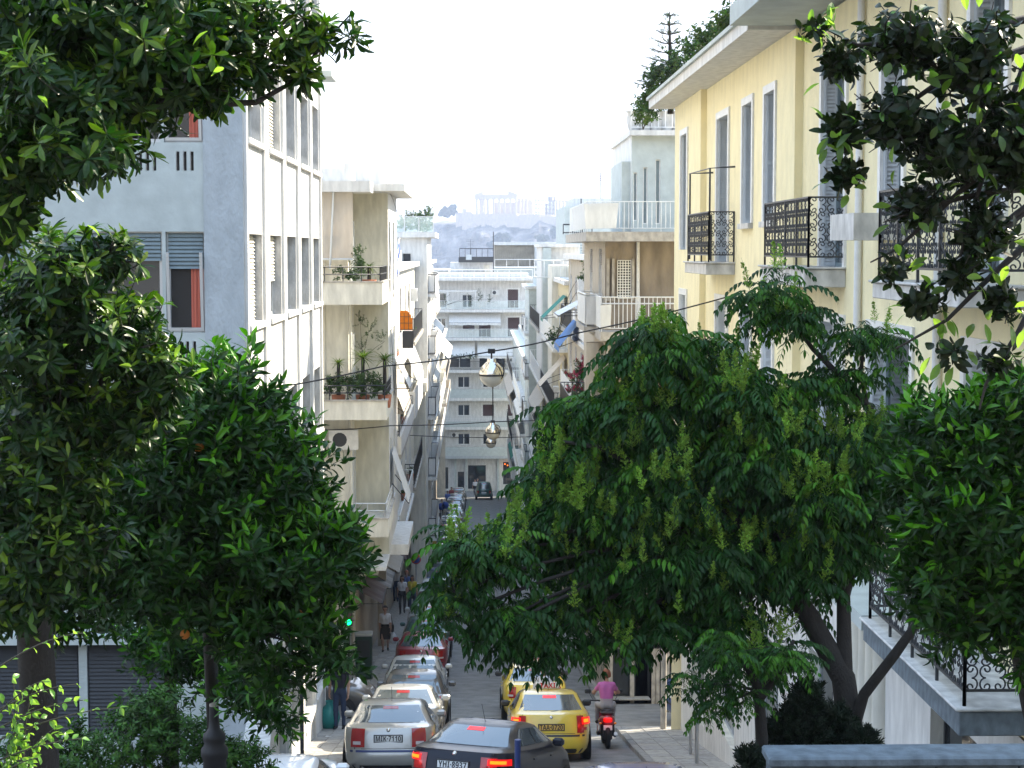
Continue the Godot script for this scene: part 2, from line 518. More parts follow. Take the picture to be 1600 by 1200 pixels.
func awning(parent: Node, O: Vector3, U: Vector3, N: Vector3, u0: float, u1: float, v: float, out: float, drop: float, m: Material, valance := 0.18) -> Node3D:
	var st := tool()
	var n := 8
	var a := []
	var b := []
	for k in n + 1:
		var u := lerpf(u0, u1, float(k) / n)
		var sag := 0.03 * sin(k * 2.3)
		a.append(O + U * u + UP * v + N * 0.06)
		b.append(O + U * u + UP * (v - drop + sag) + N * out)
	for k in n:
		quad(st, a[k], a[k + 1], b[k + 1], b[k])
		var l := 0.04 if k % 2 else 0.0
		quad(st, b[k] + N * 0.004, b[k + 1] + N * 0.004, b[k + 1] + N * 0.004 - UP * (valance + l), b[k] + N * 0.004 - UP * valance)
	var o := obj("awning", st, m, parent)
	var s := tool()
	tube(s, [b[0] + UP * 0.01, b[n] + UP * 0.01], 0.02, 5)
	for k in [0, n]: tube(s, [a[k] - UP * minf(drop, 0.9), b[k]], 0.014, 5)
	obj("awning_arm", s, M.iron, o)
	return o

func ac_unit(parent: Node, P: Vector3, U: Vector3, N: Vector3) -> void:
	var st := tool()
	lb(st, P, U, N, Vector3(0, 0, 0.1), Vector3(0.8, 0.55, 0.38))
	var o := obj("air_conditioner", st, M.white_paint, parent)
	var f := tool()
	disc(f, P + U * 0.3 + UP * 0.28 + N * 0.385, N, 0.2, 14)
	obj("fan_grille", f, M.iron, o)

func antenna(parent: Node, p: Vector3, h: float) -> void:
	var st := tool()
	tube(st, [p, p + UP * h], 0.02, 5)
	for k in 4:
		var y := h * (0.97 - k * 0.09)
		tube(st, [p + UP * y - Vector3(0.5 - k * 0.06, 0, 0.1), p + UP * y + Vector3(0.5 - k * 0.06, 0, 0.1)], 0.012, 4)
	obj("antenna", st, M.iron, parent)

func box_part(called: String, parent: Node, m: Material, lo: Vector3, hi: Vector3) -> MeshInstance3D:
	return obj(called, box(lo, hi), m, parent)

# A block of flats along the street. side -1 is the left kerb, +1 the right; floors are counted down from the roof.
func street_block(called: String, label: String, side: int, X: float, d0: float, d1: float, top: float, m: Material, o := {}) -> Node3D:
	var b := thing(called, label, "building", Vector3.ZERO, 0.0, "blocks of flats along the street")
	var base := gy(d1) - 0.6
	var N := Vector3(-side, 0, 0)
	var U := Vector3(0, 0, -1)
	var O := Vector3(X, base, -d0)
	var W := d1 - d0
	var H := top - base
	var fl: float = o.get("floor", 3.0)
	var holes := []
	var kinds := []
	var bays: int = o.get("bays", maxi(2, int(W / 3.6)))
	var floors := int((top - gy(d0) - 2.9) / fl) if o.has("setback") else int((H - 3.2) / fl)
	for f in floors:
		var y := H - (f + 1) * fl
		for k in bays:
			var c := W * (k + 0.5) / bays
			var door := (k + f) % 2 == 0
			holes.append(Rect2(c - 0.6, y + (0.02 if door else 0.9), 1.2, 2.25 if door else 1.35))
			kinds.append(door)
	var shop := maxi(1, int(W / 5.0))
	var lift := H - floors * fl - 0.25
	var back: float = o.get("setback", X)
	for k in shop:
		holes.append(Rect2(W * (k + 0.15) / shop, 0.9, W * 0.7 / shop, maxf(1.6, lift - 1.65)))
		kinds.append(2)
	if o.has("setback"):
		var shops := holes.filter(func(h): return h.position.y == 0.9 and h.size.x > 1.3)
		wall(b, M.tan_wall, Vector3(back, base, -d0), U, N, W, lift, shops, "shop_wall")
		var upper := []
		for h in holes:
			if not h in shops: upper.append(Rect2(h.position - Vector2(0, lift), h.size))
		wall(b, m, O + UP * lift, U, N, W, H - lift, upper)
		box_part("soffit", b, M.white_stucco, Vector3(minf(X, X + side * 2.0), base + lift - 0.1, -d1), Vector3(maxf(X, X + side * 2.0), base + lift - 0.002, -d0))
	else:
		wall(b, m, O, U, N, W, H, holes)
	for i in holes.size():
		if kinds[i] is int:
			window(b, Vector3(back, base, -d0), U, N, holes[i], 0.3, {"name": "shop_window", "frame": M.iron, "cols": 3})
		else:
			var q := {"cols": 2, "bar": 0.07}
			if rng.randf() < 0.6:
				q.roll = rnd(0.3, 0.95)
				q.roll_mat = [M.maroon, M.brown_wood, M.shutter_grey, M.white_paint][rng.randi() % 4]
			window(b, O, U, N, holes[i], 0.14, q)
	# the wall that faces up the street, the back and the roof
	var deep: float = o.get("deep", 9.0)
	var Fo := Vector3(X, base, -d0)
	var side_holes: Array = o.get("front_holes", [])
	if o.has("setback"):
		wall(b, m, Fo + UP * lift, Vector3(side, 0, 0), Vector3(0, 0, 1), deep, H - lift, [], "end_wall")
		wall(b, M.tan_wall, Vector3(back, base, -d0), Vector3(side, 0, 0), Vector3(0, 0, 1), deep - 1.0, lift, [], "end_wall")
	else:
		wall(b, o.get("front_mat", m), Fo, Vector3(side, 0, 0), Vector3(0, 0, 1), deep, H, side_holes, "end_wall")
	for h in side_holes:
		window(b, Fo, Vector3(side, 0, 0), Vector3(0, 0, 1), h, 0.14, {"roll": 0.5, "roll_mat": M.maroon})
	wall(b, m, Vector3(X, base, -d1), Vector3(side, 0, 0), Vector3(0, 0, -1), deep, H, [], "end_wall")
	wall(b, m, Vector3(X + side * deep, base, -d0), U, -N, W, H, [], "back_wall")
	var lo := Vector3(minf(X - side * 0.25, X + side * deep), top, -d1)
	var hi := Vector3(maxf(X - side * 0.25, X + side * deep), top + 0.2, -d0 + 0.12)
	var roof := box_part("roof", b, M.white_stucco, lo, hi)
	var st := tool()
	var px := X + side * 0.6
	bx(st, Vector3(minf(px, px + side * 0.15), top + 0.2, -d1 + 0.2), Vector3(maxf(px, px + side * 0.15), top + 0.75, -d0 - 0.3))
	bx(st, Vector3(minf(px + side * 0.15, X + side * deep), top + 0.2, -d0 - 0.45), Vector3(maxf(px + side * 0.15, X + side * deep), top + 0.75, -d0 - 0.3))
	obj("roof_parapet", st, m, roof)
	for k in o.get("antennas", 1):
		antenna(roof, Vector3(X + side * rnd(1.5, 4.0), top + 0.2, -rnd(d0 + 1, d1 - 1)), rnd(1.6, 3.0))
	var out: float = o.get("out", 1.0)
	var set: Array = o.get("rails", ["bars", "fabric", "half", "parapet"])
	for f in floors:
		var y := H - (f + 1) * fl
		var parts := 1 if W < 9 else 2
		for k in parts:
			var a := W * (k + 0.06) / parts
			var z := W * (k + 0.94) / parts
			var kind: String = set[(f + k * 2) % set.size()]
			if y + base < gy(d0 + a) + 2.4: continue
			balcony(b, O, U, N, a, z, y, out, kind, {"rail": M.iron if (f + k) % 2 else M.iron_white, "slab": [M.white_stucco, M.stained_slab][(f + k) % 2], "front": [m, M.awning_white, M.awning_cream][(f + k) % 3] if kind == "fabric" else M.white_stucco})
			if rng.randf() < o.get("awnings", 0.5):
				var am: Material = [M.awning_white, M.awning_cream, M.awning_white, M.awning_green, M.awning_blue][rng.randi() % (3 if side < 0 else 5)]
				awning(b, O, U, N, a + 0.3, a + (z - a) * rnd(0.5, 0.95), y + 2.6, out + rnd(0.0, 0.35), rnd(0.7, 1.5), am)
			if rng.randf() < 0.5:
				ac_unit(b, O + U * (a + (z - a) * rnd(0.2, 0.7)) + UP * (y + rnd(0.1, 2.1)), U, N)
			if o.has("short"):
				for j in 2:
					var w := lerpf(a + 0.3, z - 0.3, 0.15 + 0.7 * j)
					pot_spots.append([O + U * w + UP * y + N * (out - 0.3), rnd(0.5, 1.1), "pot plant, %s end, %s%s balcony down, %s" % [["near", "far"][j], "" if parts == 1 else ["nearer ", "farther "][k], ["first", "second", "third", "fourth", "fifth", "sixth", "seventh"][mini(f, 6)], o.short]])
	return b
var pot_spots := []

# ---------- the places
func px_x(px: float, d: float) -> float: return at(px, 600, d).x
func px_y(py: float, d: float) -> float: return at(750, py, d).y

func ground_all() -> void:
	var ds := [-160.0, -60.0, -30.0, -12.0, 4.0, 7.0, 10.0, 13.0, 17.0, 20.0, 24.0, 28.0, 33.6, 37.0, 40.0, 42.5, 45.0, 48.0, 51.0, 54.0, 58.0, 61.0, 65.0, 70.0, 75.0, 87.0, 100.0, 115.0, 130.0, 145.0, 160.0, 175.0, 190.0, 205.0, 230.0, 400.0, 600.0, 2500.0]
	var xs := [-900.0, -60.0, -3.9, 0.0, 5.2, 60.0, 900.0]
	var st := tool()
	for i in ds.size() - 1:
		for k in xs.size() - 1:
			quad(st, Vector3(xs[k], gy(ds[i]) - 0.12, -ds[i]), Vector3(xs[k], gy(ds[i + 1]) - 0.12, -ds[i + 1]), Vector3(xs[k + 1], gy(ds[i + 1]) - 0.12, -ds[i + 1]), Vector3(xs[k + 1], gy(ds[i]) - 0.12, -ds[i]))
	tag(obj("ground", st, M.ground), "", "", "", "structure")
	st = tool()
	var cuts := ds.filter(func(d): return d >= 17.0 and d <= 205.0)
	st.set_smooth_group(0)
	for i in cuts.size() - 1:
		var a: float = cuts[i]
		var b: float = cuts[i + 1]
		var n := 1
		quad(st, Vector3(-2.6, gy(a) - 0.03, -a), Vector3(-2.6, gy(b) - 0.03, -b), Vector3(3.55, gy(b) - 0.03, -b), Vector3(3.55, gy(a) - 0.03, -a))
	tag(obj("road", st, M.asphalt), "", "", "", "structure")
	for cross in [[45.0, 51.0], [189.6, 196.0]]:
		for s in [-1, 1]:
			st = tool()
			var x0 := -2.602 if s < 0 else 3.552
			quad(st, Vector3(x0, gy(cross[0]) - 0.034, -cross[0]), Vector3(x0, gy(cross[1]) - 0.034, -cross[1]), Vector3(s * 60, gy(cross[1]) - 0.034, -cross[1]), Vector3(s * 60, gy(cross[0]) - 0.034, -cross[0]))
			tag(obj("road", st, M.asphalt), "", "", "", "structure")
	# worn patch and tar seams across the asphalt
	for k in [[36.5, 0.8, 1.6, 0.5], [47.5, -0.8, 2.2, 0.35], [41.0, 0.1, 0.4, 2.6], [55.0, 0.8, 1.5, 1.0]]:
		st = tool()
		var d: float = k[0]
		quad(st, Vector3(k[1], gy(d) - 0.026, -d), Vector3(k[1], gy(d + k[3]) - 0.026, -d - k[3]), Vector3(k[1] + k[2], gy(d + k[3]) - 0.026, -d - k[3]), Vector3(k[1] + k[2], gy(d) - 0.026, -d))
		tag(obj("road_patch", st, M.kerb), "", "", "", "structure")
	for s in [-1, 1]:
		for run in [[19.0, 44.6], [51.2, 189.0]]:
			if s < 0 and run[0] < 20: run = [19.0, 44.8]
			pavement(s, run[0], run[1])

func pavement(s: int, d0: float, d1: float) -> void:
	var inner := -2.75 if s < 0 else 3.7
	var outer := -3.82 if s < 0 else 5.14
	var st := tool()
	var d := d0
	while d < d1 - 0.01:
		var e := minf(d + 1.5, d1)
		quad(st, Vector3(inner, gy(d) + 0.068, -d), Vector3(inner, gy(e) + 0.068, -e), Vector3(outer - 0.0, gy(e) + 0.068, -e), Vector3(outer, gy(d) + 0.068, -d))
		d = e
	var p := obj("pavement", st, M.paving_c)
	tag(p, "", "", "", "structure")
	var near := d1 < 50
	d = d0
	var lim := d1 if near else minf(d1, 78.0)
	while d < lim - 0.2:                       # kerb stones
		var e := minf(d + 0.98, d1)
		var g := tool()
		var x0 := -2.75 if s < 0 else 3.55
		var j := rnd(-0.008, 0.008)
		var q := []
		for k in 8:
			var dd := d + 0.012 if k & 4 else e - 0.012
			q.append(Vector3(x0 + (0.15 if k & 1 else 0.0) + j, gy(dd) + (0.082 + j if k & 2 else -0.1), -dd))
		hexa(g, q)
		obj("kerb_stone", g, M.kerb, p)
		d += 1.0
	if lim < d1:
		var g := tool()
		while d < d1:
			var e := minf(d + 4.0, d1)
			var q := []
			for k in 8:
				var dd := d + 0.02 if k & 4 else e - 0.02
				q.append(Vector3((-2.75 if s < 0 else 3.55) + (0.15 if k & 1 else 0.0), gy(dd) + (0.085 if k & 2 else -0.1), -dd))
			hexa(g, q)
			d += 4.0
		obj("far_kerb", g, M.kerb, p, "stuff")
	if not near: lim = minf(d1, 66.0)
	var w := 0.48 if s > 0 else 0.35
	var n := int(round(absf(outer - inner) / w))
	var step := (outer - inner) / n
	var mats := [M.paving_a, M.paving_b, M.paving_c]
	d = maxf(d0, 24.0 if near else d0)
	while d < lim - 0.1:
		var e := d + 0.5
		for k in n:
			var x0 := inner + step * k
			var x1 := x0 + step
			var g := tool()
			var q := []
			var j := rnd(-0.004, 0.004)
			for c in 8:
				var dd := d + 0.006 if c & 4 else e - 0.006
				q.append(Vector3(maxf(x0, x1) - 0.006 if c & 1 else minf(x0, x1) + 0.006, gy(dd) + (0.085 + j if c & 2 else 0.05), -dd))
			hexa(g, q)
			obj("paving_slab", g, mats[rng.randi() % 3] if rng.randf() < 0.5 else mats[1 if k % 3 == 0 else 0], p)
		d = e

func office_block() -> void:               # white office building on the left, grey corner pier
	var b := thing("office_building", "white modern office building with grey concrete corner pier and rows of deep windows", "building")
	var d := 29.9
	var X := -3.8
	var base := -11.0 - 1.6
	var top := 9.0
	# front that faces up the street
	var O := Vector3(-17.0, base, -d)
	var U := Vector3.RIGHT
	var N := Vector3(0, 0, 1)
	var x1 := px_x(322, d) + 17.0
	var xm := px_x(259, d) + 17.0
	var x0 := px_x(72, d) + 17.0
	var holes := []
	var wins := []
	for row in [-1, 0, 1, 2]:
		var yb = px_y(519, d) - base + row * 3.14
		var h := px_y(362, d) - px_y(519, d)
		wins.append(Rect2(x0, yb, xm - x0 - 0.03, h)); wins.append(Rect2(xm + 0.03, yb, x1 - xm - 0.03, h))
		wins.append(Rect2(x0 - 3.2, yb, 2.9, h))
		wins.append(Rect2(x0 - 6.6, yb, 2.9, h))
	holes.append_array(wins)
	var slots := []
	for row in [-1, 0, 1]:
		var yb = px_y(267, d) - base + row * 3.14
		for gx in [222, 280, 164, 106, 48]:
			for k in 3:
				slots.append(Rect2(px_x(gx + k * 11, d) + 17.0, yb, 0.055, px_y(237, d) - px_y(267, d)))
	holes.append_array(slots)
	var doors := []
	for k in 3:
		doors.append(Rect2(px_x(128 - k * 150, d) + 17.0, px_y(1145, d) - base, 1.45, px_y(1003, d) - px_y(1145, d)))
	holes.append_array(doors)
	wall(b, M.white_panel, O, U, N, px_x(322, d) + 17.0 + 0.4, top - base, holes, "front_wall")
	for i in wins.size():
		var right := i % 4 == 1
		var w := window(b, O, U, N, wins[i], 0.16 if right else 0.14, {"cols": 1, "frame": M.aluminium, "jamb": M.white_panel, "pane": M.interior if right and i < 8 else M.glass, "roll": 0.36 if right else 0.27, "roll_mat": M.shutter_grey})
		if right and i >= 4:          # the sash tipped open, a red curtain behind
			var P = O + U * wins[i].position.x + UP * wins[i].position.y
			var st := tool()
			var tip := Basis(Vector3.RIGHT, 0.10)
			var ww: float = wins[i].size.x
			var hh: float = wins[i].size.y * 0.78
			for e in [[0.02, 0.07, 0, hh], [ww - 0.07, ww - 0.02, 0, hh], [0.07, ww - 0.07, 0, 0.05]]:
				bxb(st, tip, P + Vector3(0, 0.03, -0.02), Vector3(e[0], e[2], -0.02), Vector3(e[1], e[3], 0.02))
			obj("open_sash", st, M.aluminium, w)
			st = tool()
			st.set_smooth_group(0)
			for k in 10:
				var a = P + Vector3(ww * (0.62 + 0.032 * k), 0.04, -0.12 + 0.02 * sin(k * 2.1))
				var c = P + Vector3(ww * (0.62 + 0.032 * (k + 1)), 0.04, -0.12 + 0.02 * sin((k + 1) * 2.1))
				quad(st, a, a + UP * (hh * 0.88), c + UP * (hh * 0.88), c)
			obj("curtain", st, M.curtain_red, w)
	for s in slots:
		var st := tool()
		lb(st, O, U, N, Vector3(s.position.x, s.position.y, -0.12), Vector3(s.end.x, s.end.y, -0.1))
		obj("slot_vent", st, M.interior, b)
	for s in doors:
		window(b, O, U, N, s, 0.12, {"name": "garage_door", "cols": 1, "frame": M.roller_dark, "jamb": M.grey_concrete, "pane": M.roller_dark, "roll": 1.0, "roll_mat": M.roller_dark})
	var ledge := tool()
	lb(ledge, O, U, N, Vector3(0, px_y(1000, d) - base, 0), Vector3(px_x(322, d) + 17.0, px_y(986, d) - base, 0.25))
	obj("ledge", ledge, M.white_panel, b)
	box_part("corner_pier", b, M.grey_concrete, Vector3(px_x(322, d), base, -d - 0.3), Vector3(X - 0.003, top, -d + 0.03))
	# wall along the street
	var edges := [[30.2, 32.4], [33.3, 35.6], [36.3, 38.55], [39.3, 41.6], [42.2, 44.3]]
	var D0 := d
	O = Vector3(X, base, -D0)
	U = Vector3(0, 0, -1)
	N = Vector3(1, 0, 0)
	holes = []
	for row in [-3, -2, -1, 0, 1, 2]:
		for e in edges:
			holes.append(Rect2(e[0] - D0, -1.27 - base + row * 3.14, e[1] - e[0], 1.54))
	wall(b, M.white_stucco, O, U, N, 44.6 - D0, top - base, holes, "street_wall")
	for i in holes.size():
		var o := {"cols": 1, "frame": M.aluminium, "jamb": M.pier_grey, "pane": M.glass_grey, "sill": M.white_stucco}
		if i % 5 < 2:
			o.roll = 0.98 if i % 2 else 0.55
			o.roll_mat = M.cream
		window(b, O, U, N, holes[i], 0.22, o)
	for k in 6:
		var a: float = edges[k - 1][1] + 0.1 if k > 0 else D0 + 0.0
		var z: float = edges[k][0] - 0.1 if k < 5 else 44.6
		var st := tool()
		lb(st, O, U, N, Vector3(a - D0 + (0.0 if k else 0.02), 0.0, 0.0), Vector3(z - D0, top - base, 0.055))
		obj("pier", st, M.white_stucco, b)
	wall(b, M.white_stucco, Vector3(X, base, -44.6), Vector3.LEFT, Vector3(0, 0, -1), 13.2, top - base, [], "end_wall")
	box_part("roof", b, M.white_stucco, Vector3(-17, top, -44.9), Vector3(-3.4, top + 0.25, -29.5))
	box_part("roof_ledge", b, M.white_panel, Vector3(-6.0, px_y(122, 45.0), -46.2), Vector3(px_x(526, 45.5), px_y(113, 45.0), -44.62))
	# sloping stair wall on the pavement
	var st := tool()
	var q := []
	for k in 8:
		var dd := 25.0 if k & 4 else 33.6
		var yy := (-7.45 if k & 4 else -7.95) if k & 2 else gy(dd) - 0.3
		var xx := (-2.95 if k & 4 else -3.72)
		q.append(Vector3(xx + (0.0 if k & 1 else -0.42), yy, -dd))
	hexa(st, q)
	tag(obj("stair_wall", st, M.marble), "white marble stair wall sloping along the pavement beside the office building", "wall")

func scroll_mesh(r: float, t: float) -> Mesh:      # a C-shaped curl of wrought iron
	var st := tool()
	for s in [-1, 1]:
		var pts := []
		for k in 22:
			var a: float = PI * 0.5 + (k / 21.0) * PI * 2.35
			var rad := r * (1.0 if k < 9 else lerpf(1.0, 0.22, (k - 9) / 12.0))
			var c := Vector3(0, s * r * 0.0, 0)
			if k >= 9: c = Vector3(0, -(r - rad) * 0.9, 0)
			pts.append(c + Vector3(cos(a) * rad, sin(a) * rad - 0.0, 0))
		for k in pts.size():
			pts[k].y = (pts[k].y - r) * s + 0.0
			pts[k].x = pts[k].x * 0.8
		tube(st, pts, t, 4)
	st.generate_normals()
	return st.commit()

var scroll: Mesh
func iron_balcony(parent: Node, X: float, edge: float, d0: float, d1: float, y: float, thick: float, slab_mat: Material, high := 0.82) -> void:
	if scroll == null: scroll = scroll_mesh(0.051, 0.0068)
	var st := tool()
	rbox(st, Vector3(edge - 0.06, y - thick, -d1 - 0.06), Vector3(X, y - 0.03, -d0 + 0.06), 0.01)
	var slab := obj("balcony", st, slab_mat, parent)
	st = tool()
	rbox(st, Vector3(edge - 0.1, y - 0.028, -d1 - 0.1), Vector3(X, y, -d0 + 0.1), 0.008)
	obj("slab_edge", st, M.marble, slab)
	var runs := [[Vector3(X - 0.02, y, -d0), Vector3(edge, y, -d0)], [Vector3(edge, y, -d0), Vector3(edge, y, -d1)], [Vector3(edge, y, -d1), Vector3(X - 0.02, y, -d1)]]
	st = tool()
	for r in runs:
		var n := maxi(1, int(round(r[0].distance_to(r[1]) / 0.95)))
		for k in n + 1:
			var p: Vector3 = r[0].lerp(r[1], float(k) / n)
			bx(st, p - Vector3(0.014, 0, 0.014), p + Vector3(0.014, 0.14 + high, 0.014))
		for h in [0.14, 0.14 + high]:
			var a: Vector3 = r[0]
			var b: Vector3 = r[1]
			bx(st, Vector3(minf(a.x, b.x) - 0.012, y + h - 0.012, minf(a.z, b.z) - 0.012), Vector3(maxf(a.x, b.x) + 0.012, y + h + 0.012, maxf(a.z, b.z) + 0.012))
	obj("railing", st, M.iron, slab)
	for r in runs:
		var len: float = r[0].distance_to(r[1])
		var dir: Vector3 = (r[1] - r[0]) / len
		var n := maxi(1, int(round(len / 0.135)))
		for k in n:
			for h in 4:
				var o := MeshInstance3D.new()
				o.mesh = scroll
				o.material_override = M.iron
				var p: Vector3 = r[0] + dir * (len * (k + 0.5) / n) + UP * (0.14 + high * (0.5 + h) / 4.0)
				o.transform = Transform3D(Basis(dir * (1.25 if (k + h) % 2 else -1.25), UP * (high / 0.82), dir.cross(UP)), p)
				put_in(o, "scroll", slab)

func yellow_house() -> void:
	var b := thing("yellow_building", "pale yellow neoclassical building with white window surrounds and wrought iron balconies", "building")
	var segs := [[38.6, 43.5, 4.87], [28.0, 38.6, 5.0], [13.0, 28.0, 5.13]]
	var U := Vector3(0, 0, -1)
	var N := Vector3(-1, 0, 0)
	var low := -4.55
	var top := 3.42
	var up := [[40.9, 42.1, 0.0], [35.2, 36.8, -0.25], [32.2, 33.3, 0.48], [29.8, 30.8, 0.48], [24.75, 26.4, -0.25], [21.4, 22.5, 0.3], [17.3, 18.5, -0.3], [15.0, 16.0, -0.3]]
	for s in segs:
		var O := Vector3(s[2], low, -s[0])
		var holes := []
		var doors := []
		for w in up:
			if w[0] < s[0] or w[1] > s[1]: continue
			holes.append(Rect2(w[0] - s[0], w[2] - low, w[1] - w[0], 2.64 - w[2]))
			doors.append(w[2] < 0.1)
			var wide := 0.0 if w[0] > 23 or w[0] < 20 else 0.55
			holes.append(Rect2(w[0] - s[0] - wide, w[2] - 3.68 - low + (0.55 if w[2] > 0.1 else 0.0), w[1] - w[0] + wide * 2, 2.64 - w[2] - (0.55 if w[2] > 0.1 else 0.0)))
			doors.append(false)
		wall(b, M.yellow, O, U, N, s[1] - s[0], top - low, holes)
		for i in holes.size():
			var o := {"cols": 1, "frame": M.shutter_grey, "jamb": M.jamb_paint, "pane": M.glass_grey if i % 2 == 0 else M.glass, "trim": M.white_paint, "trim_w": 0.14, "leaves": M.jamb_paint}
			if not doors[i]: o.sill = M.marble
			if i % 4 == 1:
				o.roll = 0.7
				o.roll_mat = M.white_paint
			window(b, O, U, N, holes[i], 0.25, o)
		if s[0] > 20:                       # the step in the wall
			wall(b, M.yellow, Vector3(s[2], low, -s[0]), Vector3.RIGHT, Vector3(0, 0, 1), 0.14, top - low, [], "step_wall")
	# shop floor: white base, fluted jambs, dark shop window
	var base_holes := [Rect2(15.9 - 13.0, 0.3, 4.1, 3.4), Rect2(20.7 - 13.0, 0.3, 0.75, 3.6)]
	var base := -13.4
	var O := Vector3(5.10, base, -13.0)
	var shops := [Rect2(2.6, base * 0.0 + (-8.3 - base), 4.0, 3.3), Rect2(11.6, -9.6 - base, 2.2, 3.6), Rect2(16.5, -9.6 - base, 2.4, 2.9), Rect2(21.5, -9.9 - base, 2.6, 2.9), Rect2(26.0, -10.6 - base, 2.4, 2.9)]
	wall(b, M.white_stucco, O, U, N, 30.4, low - base, shops, "shop_wall")
	for i in shops.size():
		window(b, O, U, N, shops[i], 0.2, {"name": "shop_window", "cols": 2, "frame": M.iron if i == 0 else M.aluminium, "pane": M.glass, "jamb": M.cream})
	for k in 5:
		var st := tool()
		var d := 21.9 + k * 0.42
		lathe(st, Vector3(5.08, -9.0, -d), [[0.13, 0.0], [0.12, 4.3]], 12)
		obj("fluted_column", st, M.cream, b)
	var st := tool()
	lb(st, O, U, N, Vector3(0, 3.0, 0), Vector3(30.4, low - base - 0.02, 0.02))
	# cornice in two lengths, the nearer one lower and deeper
	box_part("eave", b, M.white_stucco, Vector3(4.28, top, -44.0), Vector3(9.0, top + 0.2, -28.2))
	box_part("eave", b, M.white_panel, Vector3(4.22, top + 0.2, -44.06), Vector3(9.0, top + 0.27, -28.2))
	box_part("eave", b, M.white_panel, Vector3(4.0, top + 0.06, -28.198), Vector3(9.0, top + 0.36, -12.0))
	wall(b, M.yellow, Vector3(4.87, base, -43.5), Vector3.RIGHT, Vector3(0, 0, -1), 9.0, top - base, [], "end_wall")
	wall(b, M.yellow, Vector3(5.1, base, -13.0), Vector3.RIGHT, Vector3(0, 0, 1), 9.0, top - base, [], "end_wall")
	wall(b, M.yellow, Vector3(13.9, base, -13.0), U, Vector3.RIGHT, 30.5, top - base, [], "back_wall")
	box_part("attic", b, M.white_stucco, Vector3(6.0, top + 0.36, -43.0), Vector3(13.5, top + 0.9, -14.0))
	# balconies
	iron_balcony(b, 5.13, 4.62, 24.7, 28.4, -0.24, 0.28, M.marble)
	iron_balcony(b, 5.0, 4.50, 34.3, 37.6, -0.24, 0.24, M.marble)
	iron_balcony(b, 5.13, 4.45, 16.2, 19.6, -0.33, 0.2, M.marble)
	iron_balcony(b, 5.13, 4.36, 15.6, 19.4, -4.05, 0.26, M.planter, 0.9)
	box_part("canopy", b, M.white_panel, Vector3(4.3, -4.22, -22.6), Vector3(5.13, -4.05, -19.56))
	box_part("canopy", b, M.white_panel, Vector3(4.3, -3.42, -24.6), Vector3(5.12, -3.28, -22.0))
	box_part("window_box", b, M.marble, Vector3(px_x(1322, 21.5), px_y(375, 21.5), -22.6), Vector3(5.128, px_y(333, 21.5), -21.2))
	# pole frame for an awning on the far balcony
	st = tool()
	tube(st, [Vector3(4.52, -0.2, -34.35), Vector3(4.52, 1.55, -34.35), Vector3(5.0, 1.58, -34.35)], 0.02, 5)
	tube(st, [Vector3(4.52, -0.2, -37.5), Vector3(4.52, 1.58, -37.5), Vector3(5.0, 1.6, -37.5)], 0.02, 5)
	tube(st, [Vector3(4.52, 1.55, -34.35), Vector3(4.52, 1.58, -37.5)], 0.012, 5)
	obj("awning_frame", st, M.iron, b)
	for d in [23.6, 19.5]:
		st = tool()
		tube(st, [Vector3(5.07, 3.4, -d), Vector3(5.07, -4.4, -d)], 0.05, 8)
		obj("downpipe", st, M.white_paint, b)
	# railing on the near roof edge
	st = tool()
	bars(st, [Vector3(4.5, top + 0.36, -28.0), Vector3(4.5, top + 0.36, -14.0)], 0.9, 0.14, 0.012)
	obj("roof_railing", st, M.iron, b)
	# planters on the roof edge
	for d in [29.5, 33.0, 36.5, 40.0]:
		st = tool()
		rbox(st, Vector3(4.7, top + 0.28, -d - 1.3), Vector3(5.2, top + 0.62, -d + 1.3), 0.02)
		tag(obj("planter", st, M.terracotta), ["long clay planter on the yellow roof edge, nearest of four", "long clay planter on the yellow roof edge, second of four", "long clay planter on the yellow roof edge, third of four", "long clay planter on the yellow roof edge, farthest of four"][int((d - 29) / 3.5)], "planter", "planters on the yellow roof")
	# neon in the shop window: a small red star over white strokes
	st = tool()
	var P := Vector3(5.06, px_y(1125, 17.6), -17.8)
	for k in 4:
		var a := PI * k / 4.0
		var v := Vector3(0, sin(a), cos(a)) * 0.05
		tube(st, [P - v, P + v], 0.008, 4)
	tag(obj("neon_sign", st, M.brake_glow), "small red neon star glowing in the shop window under the balcony", "sign")

